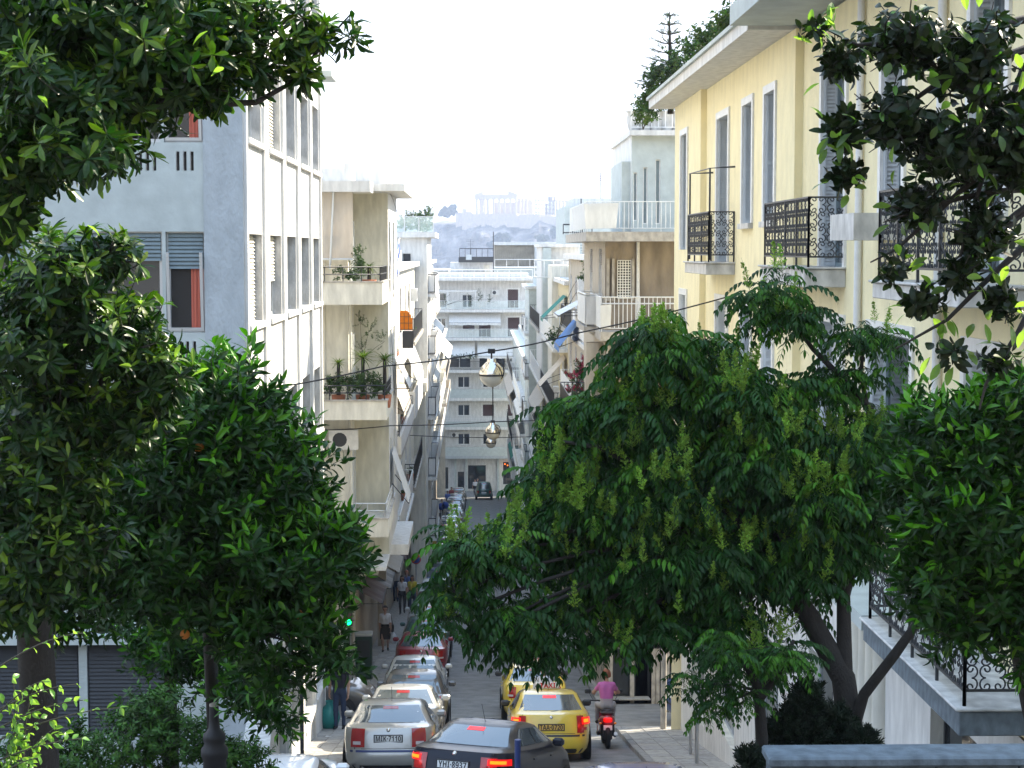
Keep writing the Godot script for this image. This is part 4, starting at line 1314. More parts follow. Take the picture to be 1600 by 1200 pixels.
func other_blocks() -> void:
	street_block("left_apartment_building", "cream terrace of flats with black railed balconies below the white tower", -1, -2.85, 58.2, 86.8, px_y(425, 62), M.cream, {"short": "cream terraced flats", "setback": -3.85, "out": 0.45, "rails": ["bars", "half", "bars", "parapet"], "awnings": 0.15, "bays": 6})
	street_block("left_apartment_building", "pale flats with stacked white fabric balconies just beyond the white tower", -1, -2.75, 95.8, 122, px_y(415, 96), M.white_stucco, {"short": "white fabric flats", "setback": -3.85, "out": 0.5, "rails": ["fabric", "half", "fabric", "bars"], "awnings": 0.2})
	street_block("left_apartment_building", "last cream flats on the left side before the end of the street", -1, -3.0, 122.2, 188, -8.4, M.cream, {"setback": -3.85, "out": 0.62, "rails": ["fabric", "parapet", "bars"], "awnings": 0.25})
	street_block("right_apartment_building", "stained flats with blue and white awnings beside the beige building", 1, 4.35, 62.2, 82, px_y(408, 62), M.tan_wall, {"short": "stained flats", "out": 0.45, "rails": ["bars"], "awnings": 0.0})
	var y := street_block("right_apartment_building", "yellowish flats with a green awning on the right", 1, 4.4, 82.2, 121, px_y(441, 90), M.yellow_pale, {"short": "yellowish flats", "out": 0.7, "rails": ["bars", "bars"], "awnings": 0.1})
	street_block("right_apartment_building", "narrow white flats with a pale corner pier and one dark window on the right", 1, 3.75, 121.2, 131, px_y(452, 121), M.white_panel, {"out": 0.3, "rails": ["bars", "fabric"], "awnings": 0.0, "front_holes": [Rect2(0.55, 17.2, 0.34, 1.5), Rect2(0.55, 13.6, 0.34, 1.5), Rect2(0.55, 10.2, 0.34, 1.5)]})
	street_block("right_apartment_building", "last pale flats with small blue and white awnings at the far right", 1, 4.1, 131.2, 188, -8.6, M.white_panel, {"out": 0.7, "rails": ["bars", "fabric"], "awnings": 0.25})
	# awnings that show over the tree: green, white, blue, cream
	var N := Vector3(-1, 0, 0)
	var U := Vector3(0, 0, -1)
	awning(y, Vector3(4.4, 0, -84), U, N, 0, 3.0, px_y(463, 84), 1.15, 1.05, M.awning_green, 0.15)
	var r := get_node("right_apartment_building")
	awning(r, Vector3(4.35, 0, -66), U, N, 0, 3.5, px_y(466, 67), 1.25, 0.62, M.awning_white, 0.1)
	awning(r, Vector3(4.35, 0, -67), U, N, 0, 4.0, px_y(487, 68), 1.15, 1.3, M.awning_blue, 0.2)
	awning(y, Vector3(4.4, 0, -84), U, N, 0, 3.0, px_y(560, 84), 1.3, 1.35, M.awning_cream, 0.2)
	# dark shop awnings over the left pavement
	var shop := [[-3.84, 59.5, 3.2, M.maroon], [-3.84, 66.0, 3.4, M.iron], [-3.84, 74.0, 4.0, M.awning_cream], [-3.84, 81.0, 3.5, M.maroon]]
	for k in 4:
		awning(get_node("left_apartment_building"), Vector3(shop[k][0], 0, -shop[k][1]), U, Vector3.RIGHT, 0, shop[k][2], gy(shop[k][1] + 2.0) + 2.95, 0.75, 0.4, shop[k][3], 0.22)
	for k in 4:
		var d := 98.0 + k * 6.0
		awning(get_node("left_apartment_building_001"), Vector3(-3.84, 0, -d), U, Vector3.RIGHT, 0, 4.0, gy(d + 2.0) + 3.0, 0.8, 0.45, [M.iron, M.maroon, M.awning_white, M.iron][k], 0.25)
	# orange blind and black rail on the left side
	var l := get_node("left_apartment_building")
	var st := tool()
	var P := at(625, 516, 62)
	for k in 8:
		var a := k / 8.0
		var c := (k + 1) / 8.0
		var ha := 0.68 - 0.25 * pow(maxf(0, a - 0.55) / 0.45, 2)
		var hc := 0.68 - 0.25 * pow(maxf(0, c - 0.55) / 0.45, 2)
		bx(st, P + Vector3(0.44 * a, 0, 0), P + Vector3(0.44 * c, minf(ha, hc), 0.03))
	var ob := obj("orange_blind", st, M.awning_orange, l)
	st = tool()
	for k in 4: bx(st, P + Vector3(0.44 * k / 3.0 - 0.008, 0, 0.031), P + Vector3(0.44 * k / 3.0 + 0.008, 0.6, 0.04))
	for k in 3: bx(st, P + Vector3(0, 0.02 + 0.22 * k, 0.041), P + Vector3(0.44, 0.035 + 0.22 * k, 0.05))
	obj("blind_frame", st, M.iron, ob)
	obj("black_screen", box(P + Vector3(0, -0.62, 0.0), P + Vector3(0.46, -0.02, 0.03)), M.iron, l)
	# tall white block behind the right side, seen over the roofs
	var t := thing("white_rooftop_building", "white rooftop block with a dark railing seen above the right hand roofs", "building")
	box_part("wall", t, M.white_panel, Vector3(px_x(882, 112), -10, -124), Vector3(px_x(1010, 112), px_y(322, 112), -112))
	box_part("upper_wall", t, M.white_stucco, Vector3(px_x(895, 114), px_y(322, 112), -124), Vector3(px_x(1010, 112), px_y(308, 112), -114))
	st = tool()
	bars(st, [at(880, 366, 111), at(925, 366, 111)], 0.6, 0.55, 0.03)
	tube(st, [at(908, 366, 111), at(908, 310, 111)], 0.04, 5)
	obj("railing", st, M.iron, t)
	antenna(t, at(938, 310, 114), 1.6)
	var s := thing("stepped_rooftop_building", "pale stepped roof terraces above the yellowish flats", "building")
	box_part("wall", s, M.white_stucco, Vector3(px_x(846, 100), -8, -108), Vector3(px_x(905, 100), px_y(386, 100), -100))
	box_part("roof", s, M.white_stucco, Vector3(px_x(842, 100), px_y(386, 100), -108), Vector3(px_x(905, 100), px_y(381, 100), -99.6))
	box_part("pilaster", s, M.white_panel, Vector3(px_x(848, 99.5), -8, -99.99), Vector3(px_x(861, 99.5), px_y(387, 99.5), -99.5))
	st = tool()
	bars(st, [at(835, 436, 96), at(880, 436, 96)], 1.0, 0.5, 0.02)
	obj("railing", st, M.iron_white, s)
	box_part("terrace", s, M.cream, Vector3(px_x(862, 93), -8, -98), Vector3(px_x(890, 93), px_y(415, 93), -93))
	st = tool()
	bars(st, [at(876, 440, 80), at(915, 440, 80)], 0.95, 0.2, 0.012)
	obj("railing", st, M.iron_white, s)

# ---------- plants
func leaf(st: SurfaceTool, t: Transform3D, len: float, wid: float, prof: Array, fold := 0.25, bend := 0.25) -> void:   # along the y of t, facing its z
	st.set_smooth_group(-1)
	var n := prof.size()
	var mid := []
	var lf := []
	var rt := []
	for i in n:
		var s := float(i) / (n - 1)
		var c := Vector3(0, len * s * (1.0 - 0.15 * bend * s), -len * bend * s * s)
		var w: float = wid * 0.5 * prof[i]
		mid.append(t * c)
		lf.append(t * (c + Vector3(-w, 0, w * fold)))
		rt.append(t * (c + Vector3(w, 0, w * fold)))
	for i in n - 1:
		if prof[i + 1] < 0.02:
			tri(st, mid[i], lf[i], mid[i + 1]); tri(st, mid[i], mid[i + 1], rt[i])
		else:
			quad(st, mid[i], lf[i], lf[i + 1], mid[i + 1]); quad(st, mid[i], mid[i + 1], rt[i + 1], rt[i])
const ELLIPSE := [0.12, 0.8, 1.0, 0.62, 0.0]
const OBOVATE := [0.08, 0.42, 0.86, 1.0, 0.3]
const LANCE := [0.25, 1.0, 0.75, 0.0]

func green(base: Color, spread: float, yellow := 0.0) -> Color:
	var k := 1.0 + rnd(-spread, spread)
	var y := rnd(0.0, yellow)
	return Color(base.r * k * (1.0 + y), base.g * k, base.b * k * (1.0 - 0.5 * y))

func dir_rand() -> Vector3:
	var z := rnd(-1, 1)
	var a := rnd(0, TAU)
	return Vector3(cos(a) * sqrt(1 - z * z), z, sin(a) * sqrt(1 - z * z))

func bez(a: Vector3, b: Vector3, c: Vector3, n: int) -> Array:
	var out := []
	for i in n + 1:
		var t := float(i) / n
		out.append(a.lerp(b, t).lerp(b.lerp(c, t), t))
	return out

func lay(dir: Vector3, face: Vector3, o: Vector3) -> Transform3D:      # y along dir, z as near face as may be
	var y := dir.normalized()
	var z := (face - y * face.dot(y))
	if z.length() < 0.01: z = frame_of(y).z
	z = z.normalized()
	return Transform3D(Basis(y.cross(z), y, z), o)

const BARK_TINT := Color(0.05, 0.055, 0.03)
func citrus_sprig(young: float) -> Mesh:        # a leafy twig, leaves all along it
	var st := tool()
	var tip := Vector3(rnd(-0.03, 0.03), 0.15, rnd(-0.03, 0.03))
	st.set_color(BARK_TINT)
	tube(st, [Vector3.ZERO, tip * 0.5 + Vector3(0.01, 0, 0), tip], [0.003, 0.0025, 0.0015], 3)
	var a := rnd(0, TAU)
	for i in 12:
		var s := 0.1 + 0.9 * i / 11.0
		a += 2.4
		var out := Vector3(cos(a), 0, sin(a))
		var d := (out * rnd(0.8, 1.1) + Vector3.UP * lerpf(0.15, 1.5, s) - Vector3.UP * rnd(0, 0.4)).normalized()
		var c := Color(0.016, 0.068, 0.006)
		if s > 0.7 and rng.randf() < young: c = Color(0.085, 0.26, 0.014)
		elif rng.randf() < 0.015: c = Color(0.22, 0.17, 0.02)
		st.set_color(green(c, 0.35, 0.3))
		leaf(st, lay(d, Vector3.UP * 0.8 + out * 0.5 + dir_rand() * 0.5, tip * s + out * 0.006), rnd(0.062, 0.096), rnd(0.022, 0.032), ELLIPSE, rnd(0.1, 0.5), rnd(0.1, 0.6))
	st.generate_normals()
	return st.commit()

func laurel_sprig(young: float, brown: float) -> Mesh:       # leaves whorled at the tip of a twig
	var st := tool()
	st.set_color(BARK_TINT)
	tube(st, [Vector3(0, -0.14, 0), Vector3(0.006, -0.05, 0), Vector3(0, 0.02, 0)], [0.004, 0.0035, 0.003], 3)
	for i in 14:
		var a := i * 2.4 + rnd(-0.3, 0.3)
		var out := Vector3(cos(a), 0, sin(a))
		var low := i >= 8
		var d := (out + Vector3.UP * (rnd(-0.9, 0.1) if low else rnd(0.25, 1.2))).normalized()
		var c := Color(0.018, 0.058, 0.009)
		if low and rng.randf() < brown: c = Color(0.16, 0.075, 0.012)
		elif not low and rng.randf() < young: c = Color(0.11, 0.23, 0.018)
		st.set_color(green(c, 0.35, 0.35))
		leaf(st, lay(d, Vector3.UP + dir_rand() * 0.7, Vector3(0, rnd(-0.09, -0.02) if low else rnd(0.0, 0.02), 0)), rnd(0.07, 0.105), rnd(0.021, 0.029), OBOVATE, rnd(0.1, 0.4), rnd(0.0, 0.6))
	st.generate_normals()
	return st.commit()

func broad_sprig(brown: float) -> Mesh:         # rounder, fewer, leathery leaves near the tip
	var st := tool()
	st.set_color(Color(0.03, 0.026, 0.02))
	tube(st, [Vector3(0, -0.11, 0), Vector3(0.01, -0.06, 0.005), Vector3(0, 0, 0)], [0.0045, 0.004, 0.003], 3)
	for i in 9:
		var a := i * 2.4 + rnd(-0.4, 0.4)
		var out := Vector3(cos(a), 0, sin(a))
		var d := (out + Vector3.UP * rnd(-0.5, 0.9)).normalized()
		var c := Color(0.018, 0.036, 0.014)
		if rng.randf() < brown: c = Color(0.24, 0.13, 0.03)
		elif i < 2 and rng.randf() < 0.25: c = Color(0.10, 0.21, 0.04)
		st.set_color(green(c, 0.35, 0.3))
		leaf(st, lay(d, Vector3.UP + dir_rand() * 0.8, Vector3(0, rnd(-0.12, 0.0), 0) + out * 0.008), rnd(0.055, 0.085), rnd(0.028, 0.04), [0.1, 0.7, 1.0, 0.85, 0.25], rnd(0.05, 0.3), rnd(0.0, 0.5))
	st.generate_normals()
	return st.commit()

func pinnate_into(st: SurfaceTool, o: Vector3, dir: Vector3, len: float, droop: float, c: Color) -> void:
	var flat := Vector3(dir.x, 0, dir.z).normalized()
	var mid := o + dir * len * 0.55 + UP * len * 0.08
	var end := o + flat * len * 0.85 + Vector3(0, dir.y * len * 0.4 - droop * len, 0)
	var pts := bez(o, mid, end, 8)
	st.set_color(Color(0.06, 0.1, 0.03))
	tube(st, [pts[0], pts[3], pts[6], pts[8]], 0.0022, 3)
	for i in range(2, 9):
		var t: Vector3 = (pts[i] - pts[i - 1]).normalized()
		var side := t.cross(UP).normalized()
		for s in [-1, 1]:
			st.set_color(green(c, 0.3, 0.3))
			var d: Vector3 = side * s * 0.9 + t * 0.45 - UP * rnd(0.15, 0.75)
			leaf(st, lay(d, UP + side * s * 0.5 + dir_rand() * 0.25, pts[i]), rnd(0.065, 0.095) * (1.1 - absf(i - 4.5) * 0.06), rnd(0.024, 0.032), LANCE, 0.2, rnd(0.1, 0.5))
	leaf(st, lay(pts[8] - pts[7] - UP * 0.02, UP, pts[8]), 0.08, 0.03, LANCE, 0.2, 0.4)

func frond_cluster(n: int, young: float) -> Mesh:      # compound leaves round the end of a shoot
	var st := tool()
	for i in n:
		var a := i * 2.4 + rnd(-0.3, 0.3)
		var rise := rnd(0.1, 0.8)
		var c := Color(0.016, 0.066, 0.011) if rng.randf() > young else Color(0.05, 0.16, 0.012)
		pinnate_into(st, Vector3(0, rnd(-0.12, 0.02), 0), Vector3(cos(a), rise, sin(a)).normalized(), rnd(0.26, 0.4), rnd(0.25, 0.7), c)
	st.generate_normals()
	return st.commit()

func panicle() -> Mesh:            # upright pale flower spray
	var st := tool()
	var h := rnd(0.24, 0.34)
	st.set_color(Color(0.16, 0.24, 0.06))
	tube(st, [Vector3.ZERO, Vector3(0.01, h * 0.5, 0), Vector3(0, h, 0)], [0.003, 0.002, 0.001], 3)
	for i in 44:
		var s := rnd(0.05, 1.0)
		var a := rnd(0, TAU)
		var r := 0.075 * (1.0 - s * 0.8) * rnd(0.5, 1.0)
		var p := Vector3(0, h * s * 0.8, 0)
		var q := p + Vector3(cos(a) * r, r * rnd(0.5, 1.1), sin(a) * r)
		st.set_color(green(Color(0.19, 0.36, 0.055), 0.3, 0.3))
		tube(st, [p, q], 0.0012, 3)
		for k in 5:
			var c := p.lerp(q, 0.35 + 0.65 * k / 4.0) + dir_rand() * 0.004
			leaf(st, lay(dir_rand() + UP * 0.6, dir_rand(), c), rnd(0.012, 0.02), rnd(0.008, 0.013), [0.5, 1.0, 0.0], 0.2, 0.2)
	st.generate_normals()
	return st.commit()

func fine_sprig(c: Color, n: int, len: float, wid: float, reach: float) -> Mesh:
	var st := tool()
	st.set_color(BARK_TINT)
	tube(st, [Vector3.ZERO, Vector3(0, reach, 0)], [0.004, 0.0015], 3)
	for i in n:
		var a := i * 2.4 + rnd(-0.3, 0.3)
		var s := (i + 0.5) / n
		var out := Vector3(cos(a), 0, sin(a))
		st.set_color(green(c, 0.4, 0.4))
		leaf(st, lay(out + UP * rnd(0.2, 1.0), UP + dir_rand() * 0.6, Vector3(0, reach * s, 0)), len * rnd(0.7, 1.2), wid * rnd(0.8, 1.2), LANCE, 0.2, rnd(0.0, 0.6))
	st.generate_normals()
	return st.commit()

func scale_sprig(c: Color) -> Mesh:         # flat conifer spray
	var st := tool()
	for i in 26:
		var s := i / 26.0
		var a := i * 2.4
		st.set_color(green(c, 0.4, 0.2))
		leaf(st, lay(Vector3(cos(a) * 0.8, 1.0, sin(a) * 0.8), dir_rand(), Vector3(0, 0.1 * s, 0)), rnd(0.03, 0.05), 0.012, LANCE, 0.2, 0.0)
	st.generate_normals()
	return st.commit()

func sword_rosette(n: int, len: float, c: Color, droop := 0.6) -> Mesh:     # yucca or palm head
	var st := tool()
	for i in n:
		var a := i * 2.4
		var rise := lerpf(1.4, -0.35, float(i) / n)
		st.set_color(green(c, 0.3, 0.5))
		leaf(st, lay(Vector3(cos(a), rise, sin(a)), UP + Vector3(cos(a), 0, sin(a)) * -0.5, Vector3.ZERO), len * rnd(0.8, 1.1), len * 0.075, [0.7, 1.0, 0.7, 0.0], 0.3, droop * rnd(0.3, 1.0))
	st.generate_normals()
	return st.commit()

func foliage_mat(key: String, rough: float, back := Color(0.62, 0.8, 0.25)) -> void:
	mat(key, lin(0.74, 0.76, 0.72), rough, "", Vector3.ONE, {"vcol": true, "back": back, "spec": 0.36})

# blobs: [px, py, half width px, half height px, depth m, half depth m]
func blob_at(b: Array) -> Array:
	return [at(b[0], b[1], b[4]), Vector3(b[2] * b[4] / F, b[3] * b[4] / F, b[5])]

func crown(parent: Node, called: String, blobs: Array, count: int, meshes: Array, m: Material, o := {}) -> void:
	var weights := []
	var total := 0.0
	for b in blobs:
		var w: float = b[1].x * b[1].y + b[1].y * b[1].z
		total += w
		weights.append(total)
	var lists := []
	var cols := []
	for k in meshes.size():
		lists.append([]); cols.append([])
	var gaps := FastNoiseLite.new()
	gaps.seed = 31
	gaps.frequency = o.get("clump", 3.2)
	gaps.fractal_octaves = 2
	for i in count:
		var pick := rnd(0, total)
		var k := 0
		while weights[k] < pick: k += 1
		var b: Array = blobs[k]
		var u := dir_rand()
		if o.get("top", 0.0) > rng.randf(): u.y = absf(u.y)
		var r := pow(rng.randf(), o.get("shell", 0.4)) * rnd(0.9, 1.08)
		var p: Vector3 = b[0] + u * b[1] * r
		if r > 0.72 and gaps.get_noise_3dv(p) < o.get("open", -0.06): r *= rnd(0.45, 0.75)      # hollows between the leaf clumps
		p = b[0] + u * b[1] * r
		var axis: Vector3 = (u * o.get("out", 0.9) + UP * o.get("up", 0.5) + dir_rand() * 0.55).normalized()
		var s := rnd(o.get("smin", 0.8), o.get("smax", 1.15))
		var basis := frame_of(axis).rotated(axis, rnd(0, TAU)) if o.get("upright", false) == false else Basis(UP, rnd(0, TAU)) * Basis(Vector3.RIGHT, rnd(-0.35, 0.35))
		var v := rng.randi() % meshes.size()
		if o.get("shade_by_height", false):          # pale new growth on top, dark leaves below: crown shading put into leaf colour
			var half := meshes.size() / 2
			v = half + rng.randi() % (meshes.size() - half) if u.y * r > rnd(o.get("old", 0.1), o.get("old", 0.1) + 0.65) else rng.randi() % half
		lists[v].append(Transform3D(basis.scaled(Vector3.ONE * s), p))
		var t := rnd(0.75, 1.2)
		cols[v].append(Color(t, t * rnd(0.93, 1.05), t * rnd(0.85, 1.05)))
	for v in meshes.size():
		if lists[v].size(): many(called, meshes[v], m, lists[v], cols[v], parent)

# single leaves on the near side of a crown, each a part of its own
func loose_leaves(parent: Node, blobs: Array, n: int, shapes: Array, mats: Array) -> void:
	for i in n:
		var b: Array = blobs[rng.randi() % blobs.size()]
		var u := dir_rand()
		u.z = absf(u.z) * 0.8
		u = u.normalized()
		var o := MeshInstance3D.new()
		o.mesh = shapes[rng.randi() % shapes.size()]
		o.material_override = mats[rng.randi() % mats.size()]
		var d := (u + UP * rnd(-0.4, 0.8) + dir_rand() * 0.6)
		o.transform = lay(d, UP + u * 0.4 + dir_rand() * 0.7, b[0] + u * b[1] * rnd(0.96, 1.04))
		put_in(o, "leaf", parent)

func leaf_shapes(len: float, wid: float, prof: Array) -> Array:
	var out := []
	for k in 4:
		var st := tool()
		leaf(st, Transform3D(), len * rnd(0.8, 1.15), wid * rnd(0.85, 1.15), prof, rnd(0.1, 0.4), rnd(0.05, 0.5))
		st.generate_normals()
		out.append(st.commit())
	return out

func leaf_mats(tag_: String, cols: Array, rough: float, back := Color(0.62, 0.8, 0.25)) -> Array:
	var out := []
	for i in cols.size():
		out.append(mat("%s_%d" % [tag_, i], Color(cols[i] * 0.76, 1.0).linear_to_srgb(), rough, "", Vector3.ONE, {"back": back, "spec": 0.36}))
	return out

func limbs(parent: Node, from: Vector3, blobs: Array, r: float, twigs: int, m: Material) -> void:
	for b in blobs:
		var c: Vector3 = b[0] - Vector3(0, b[1].y * 0.25, 0)
		var mid := from.lerp(c, 0.5) + Vector3(rnd(-0.05, 0.05), 0.12 * from.distance_to(c), rnd(-0.05, 0.05))
		var st := tool()
		tube(st, bez(from, mid, c, 7), [r, r * 0.85, r * 0.75, r * 0.65, r * 0.58, r * 0.5, r * 0.42, r * 0.36], 6)
		for k in twigs:
			var u := dir_rand()
			var e: Vector3 = b[0] + u * b[1] * rnd(0.8, 1.0)
			tube(st, bez(c, c.lerp(e, 0.5) + dir_rand() * 0.05 * c.distance_to(e), e, 4), [r * 0.3, r * 0.24, r * 0.18, r * 0.13, 0.002], 4)
		obj("branch", st, m, parent)

func trunk(parent: Node, pts: Array, rads: Array, m: Material, called := "trunk") -> void:
	var st := tool()
	tube(st, pts, rads, 12)
	obj(called, st, m, parent)

func fruit(parent: Node, blobs: Array, n: int) -> void:
	var sp := SphereMesh.new()
	sp.radius = 0.027; sp.height = 0.053; sp.radial_segments = 12; sp.rings = 8
	for i in n:
		var b: Array = blobs[rng.randi() % blobs.size()]
		var u := dir_rand()
		u.z = absf(u.z)
		var f := obj("orange", sp, M.orange_fruit, parent)
		f.position = b[0] + u.normalized() * b[1] * 0.92

func near_trees() -> void:
	foliage_mat("citrus", 0.38)
	foliage_mat("laurel", 0.36)
	foliage_mat("broad", 0.35)
	foliage_mat("frond", 0.5)
	foliage_mat("bloom", 0.7, Color(0.6, 0.7, 0.25))
	M.frond.albedo_color = lin(0.92, 0.96, 0.85)
	M.bloom.albedo_color = lin(0.95, 1.0, 0.9)
	foliage_mat("conifer", 0.7, Color(0.2, 0.25, 0.1))
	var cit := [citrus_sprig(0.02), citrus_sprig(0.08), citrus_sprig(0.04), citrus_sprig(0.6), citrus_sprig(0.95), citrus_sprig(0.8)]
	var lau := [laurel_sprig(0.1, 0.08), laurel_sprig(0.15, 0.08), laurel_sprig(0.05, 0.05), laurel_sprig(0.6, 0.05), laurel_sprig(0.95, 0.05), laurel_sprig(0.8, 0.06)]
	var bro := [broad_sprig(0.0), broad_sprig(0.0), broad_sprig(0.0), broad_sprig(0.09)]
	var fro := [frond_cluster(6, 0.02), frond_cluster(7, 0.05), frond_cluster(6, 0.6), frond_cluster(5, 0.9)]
	var pan := [panicle(), panicle(), panicle()]
	var to_blobs := func(list: Array) -> Array: return list.map(func(b): return blob_at(b))
	var cit_leaves := leaf_shapes(0.082, 0.028, ELLIPSE)
	var cit_mats := leaf_mats("citrus_leaf", [Color(0.02, 0.08, 0.007), Color(0.03, 0.105, 0.009), Color(0.075, 0.21, 0.014), Color(0.017, 0.065, 0.006)], 0.36)
	var lau_leaves := leaf_shapes(0.078, 0.026, OBOVATE)
	var lau_mats := leaf_mats("laurel_leaf", [Color(0.018, 0.055, 0.009), Color(0.025, 0.07, 0.012), Color(0.085, 0.19, 0.02), Color(0.05, 0.11, 0.02), Color(0.018, 0.04, 0.012), Color(0.022, 0.05, 0.014)], 0.35)
	var bro_leaves := leaf_shapes(0.075, 0.036, [0.1, 0.7, 1.0, 0.85, 0.25])
	var bro_mats := leaf_mats("broad_leaf", [Color(0.018, 0.036, 0.014), Color(0.022, 0.045, 0.016), Color(0.014, 0.03, 0.011), Color(0.03, 0.06, 0.02)], 0.33)
	# 1 orange tree, left of the street
	var t := thing("orange_tree", "dense dark green orange tree with a rounded crown left of the street", "tree", at(330, 1195, 10.2))
	t.position = Vector3.ZERO
	var bl: Array = to_blobs.call([[345, 655, 71, 75, 10, 0.5], [300, 760, 126, 120, 10, 0.6], [426, 760, 71, 90, 10.2, 0.5], [250, 880, 126, 90, 10, 0.6], [406, 880, 126, 90, 10, 0.6], [511, 870, 40.8, 55, 10, 0.35], [160, 830, 86, 100, 10.2, 0.5], [90, 920, 86, 70, 10.4, 0.5], [426, 985, 86, 40, 9.8, 0.4], [441, 1055, 36, 25, 9.8, 0.25], [521, 1030, 16.8, 30, 9.7, 0.2], [330, 960, 96, 30, 10, 0.5]])
	trunk(t, [at(336, 1330, 12.9), at(333, 1150, 12.8), at(326, 1000, 11.6), at(314, 900, 10.3)], [0.05, 0.042, 0.036, 0.03], M.bark)
	limbs(t, at(300, 910, 10.2), bl, 0.025, 7, M.bark)
	crown(t, "crown", bl, 2900, cit, M.citrus, {"up": 0.75, "shell": 0.3, "shade_by_height": true})
	crown(t, "crown", bl.map(func(b): return [b[0], b[1] * 1.16]), 240, cit, M.citrus, {"up": 1.1, "shell": 0.05, "top": 0.6, "smin": 0.9, "smax": 1.25, "shade_by_height": true})
	loose_leaves(t, bl, 150, cit_leaves, cit_mats)
	fruit(t, bl, 5)
	# hanging skirts under the crown
	# 2 laurel above, left
	t = thing("laurel_tree", "tall laurel tree whose upper boughs with some brown leaves fill the upper left", "tree")
	bl = to_blobs.call([[60, 60, 150, 110, 7, 0.5], [220, 40, 130, 110, 7, 0.5], [110, 170, 140, 90, 6.8, 0.45], [280, 120, 95, 65, 6.9, 0.35], [30, 250, 80, 70, 6.8, 0.3], [140, 245, 70, 38, 6.6, 0.25], [345, 60, 65, 70, 7, 0.25], [20, 340, 50, 60, 6.9, 0.2]])
	var fringe: Array = to_blobs.call([[410, 110, 38, 34, 7, 0.12], [455, 60, 48, 34, 7, 0.12], [470, 110, 30, 26, 7, 0.1], [505, 55, 26, 24, 7, 0.08], [545, 60, 18, 22, 7, 0.06], [400, 30, 40, 30, 7, 0.12], [330, 150, 55, 30, 6.9, 0.15], [480, 30, 26, 18, 7, 0.08]])
	trunk(t, [at(-140, 1500, 7.4), at(-130, 900, 7.3), at(-90, 400, 7.1), at(20, 160, 7)], [0.14, 0.12, 0.09, 0.06], M.bark)
	limbs(t, at(20, 240, 7), bl, 0.03, 8, M.bark)
	var st := tool()
	tube(st, [at(150, 150, 7), at(300, 165, 7), at(400, 160, 7), at(455, 130, 7), at(505, 70, 7), at(548, 22, 7)], [0.02, 0.017, 0.012, 0.009, 0.006, 0.003], 5)
	tube(st, [at(300, 165, 7), at(380, 110, 7), at(420, 60, 7), at(470, 10, 7)], [0.012, 0.009, 0.006, 0.003], 5)
	tube(st, [at(150, 120, 7), at(230, 30, 7), at(330, -40, 7)], [0.014, 0.01, 0.006], 5)
	obj("branch", st, M.bark, t)
	crown(t, "crown", bl, 1150, lau, M.laurel, {"smin": 0.62, "smax": 0.95, "up": 0.3, "shell": 0.35, "shade_by_height": true})
	crown(t, "crown", bl.map(func(b): return [b[0], b[1] * 1.2]), 110, lau, M.laurel, {"up": 0.2, "shell": 0.05})
	crown(t, "crown", fringe, 80, lau, M.laurel, {"up": 0.5, "shell": 0.6, "smin": 0.6, "smax": 0.95})
	loose_leaves(t, bl, 110, lau_leaves, lau_mats)
	# 3 laurel lower, left edge
	t = thing("laurel_tree", "lower laurel tree with yellow green new shoots on the left edge before the orange tree", "tree")
	bl = to_blobs.call([[95, 440, 95, 60, 8.4, 0.35], [170, 400, 60, 38, 8.4, 0.2], [60, 530, 110, 90, 8.5, 0.45], [190, 530, 90, 80, 8.4, 0.35], [250, 590, 50, 60, 8.4, 0.25], [90, 650, 130, 100, 8.5, 0.5], [210, 650, 70, 70, 8.5, 0.3], [40, 780, 100, 100, 8.4, 0.5], [95, 850, 75, 70, 8.3, 0.3], [30, 920, 70, 70, 8.4, 0.35], [120, 770, 60, 60, 8.4, 0.25]])
	trunk(t, [at(62, 1320, 8.9), at(60, 1100, 8.8), at(50, 900, 8.7), at(70, 700, 8.6)], [0.11, 0.095, 0.085, 0.05], M.bark)
	limbs(t, at(60, 760, 8.6), bl, 0.03, 8, M.bark)
	crown(t, "crown", bl, 1400, lau, M.laurel, {"smin": 0.62, "smax": 0.95, "up": 0.7, "shell": 0.35, "shade_by_height": true})
	crown(t, "crown", bl.map(func(b): return [b[0], b[1] * 1.2]), 150, lau, M.laurel, {"up": 1.0, "shell": 0.05, "top": 0.6, "shade_by_height": true})
	loose_leaves(t, bl, 120, lau_leaves, lau_mats)
	# 4 young shoots low at the left edge
	t = thing("young_shoots", "thin light green young shoots leaning in low at the left edge", "shrub")
	var shoots := []
	for k in [[1030, 130, 985], [1090, 120, 1065], [1120, 130, 1090], [1135, 188, 1102], [1165, 128, 1150], [1195, 60, 1180], [1120, 70, 1060]]:
		shoots.append([at(-40, k[0] + 40, 6.6), at(k[1] * 0.45, k[2] + 8, 6.5), at(k[1], k[2] + 4, 6.4)])
	for k in 10:
		shoots.append([at(rnd(-30, 60), 1260, 6.7), at(rnd(-20, 70), rnd(1150, 1180), 6.6), at(rnd(0, 110), rnd(1060, 1150), 6.5)])
	var shoot_mats := leaf_mats("shoot_leaf", [Color(0.07, 0.19, 0.03), Color(0.10, 0.26, 0.04), Color(0.05, 0.14, 0.03)], 0.35)
	var shoot_leaves := leaf_shapes(0.042, 0.02, ELLIPSE)
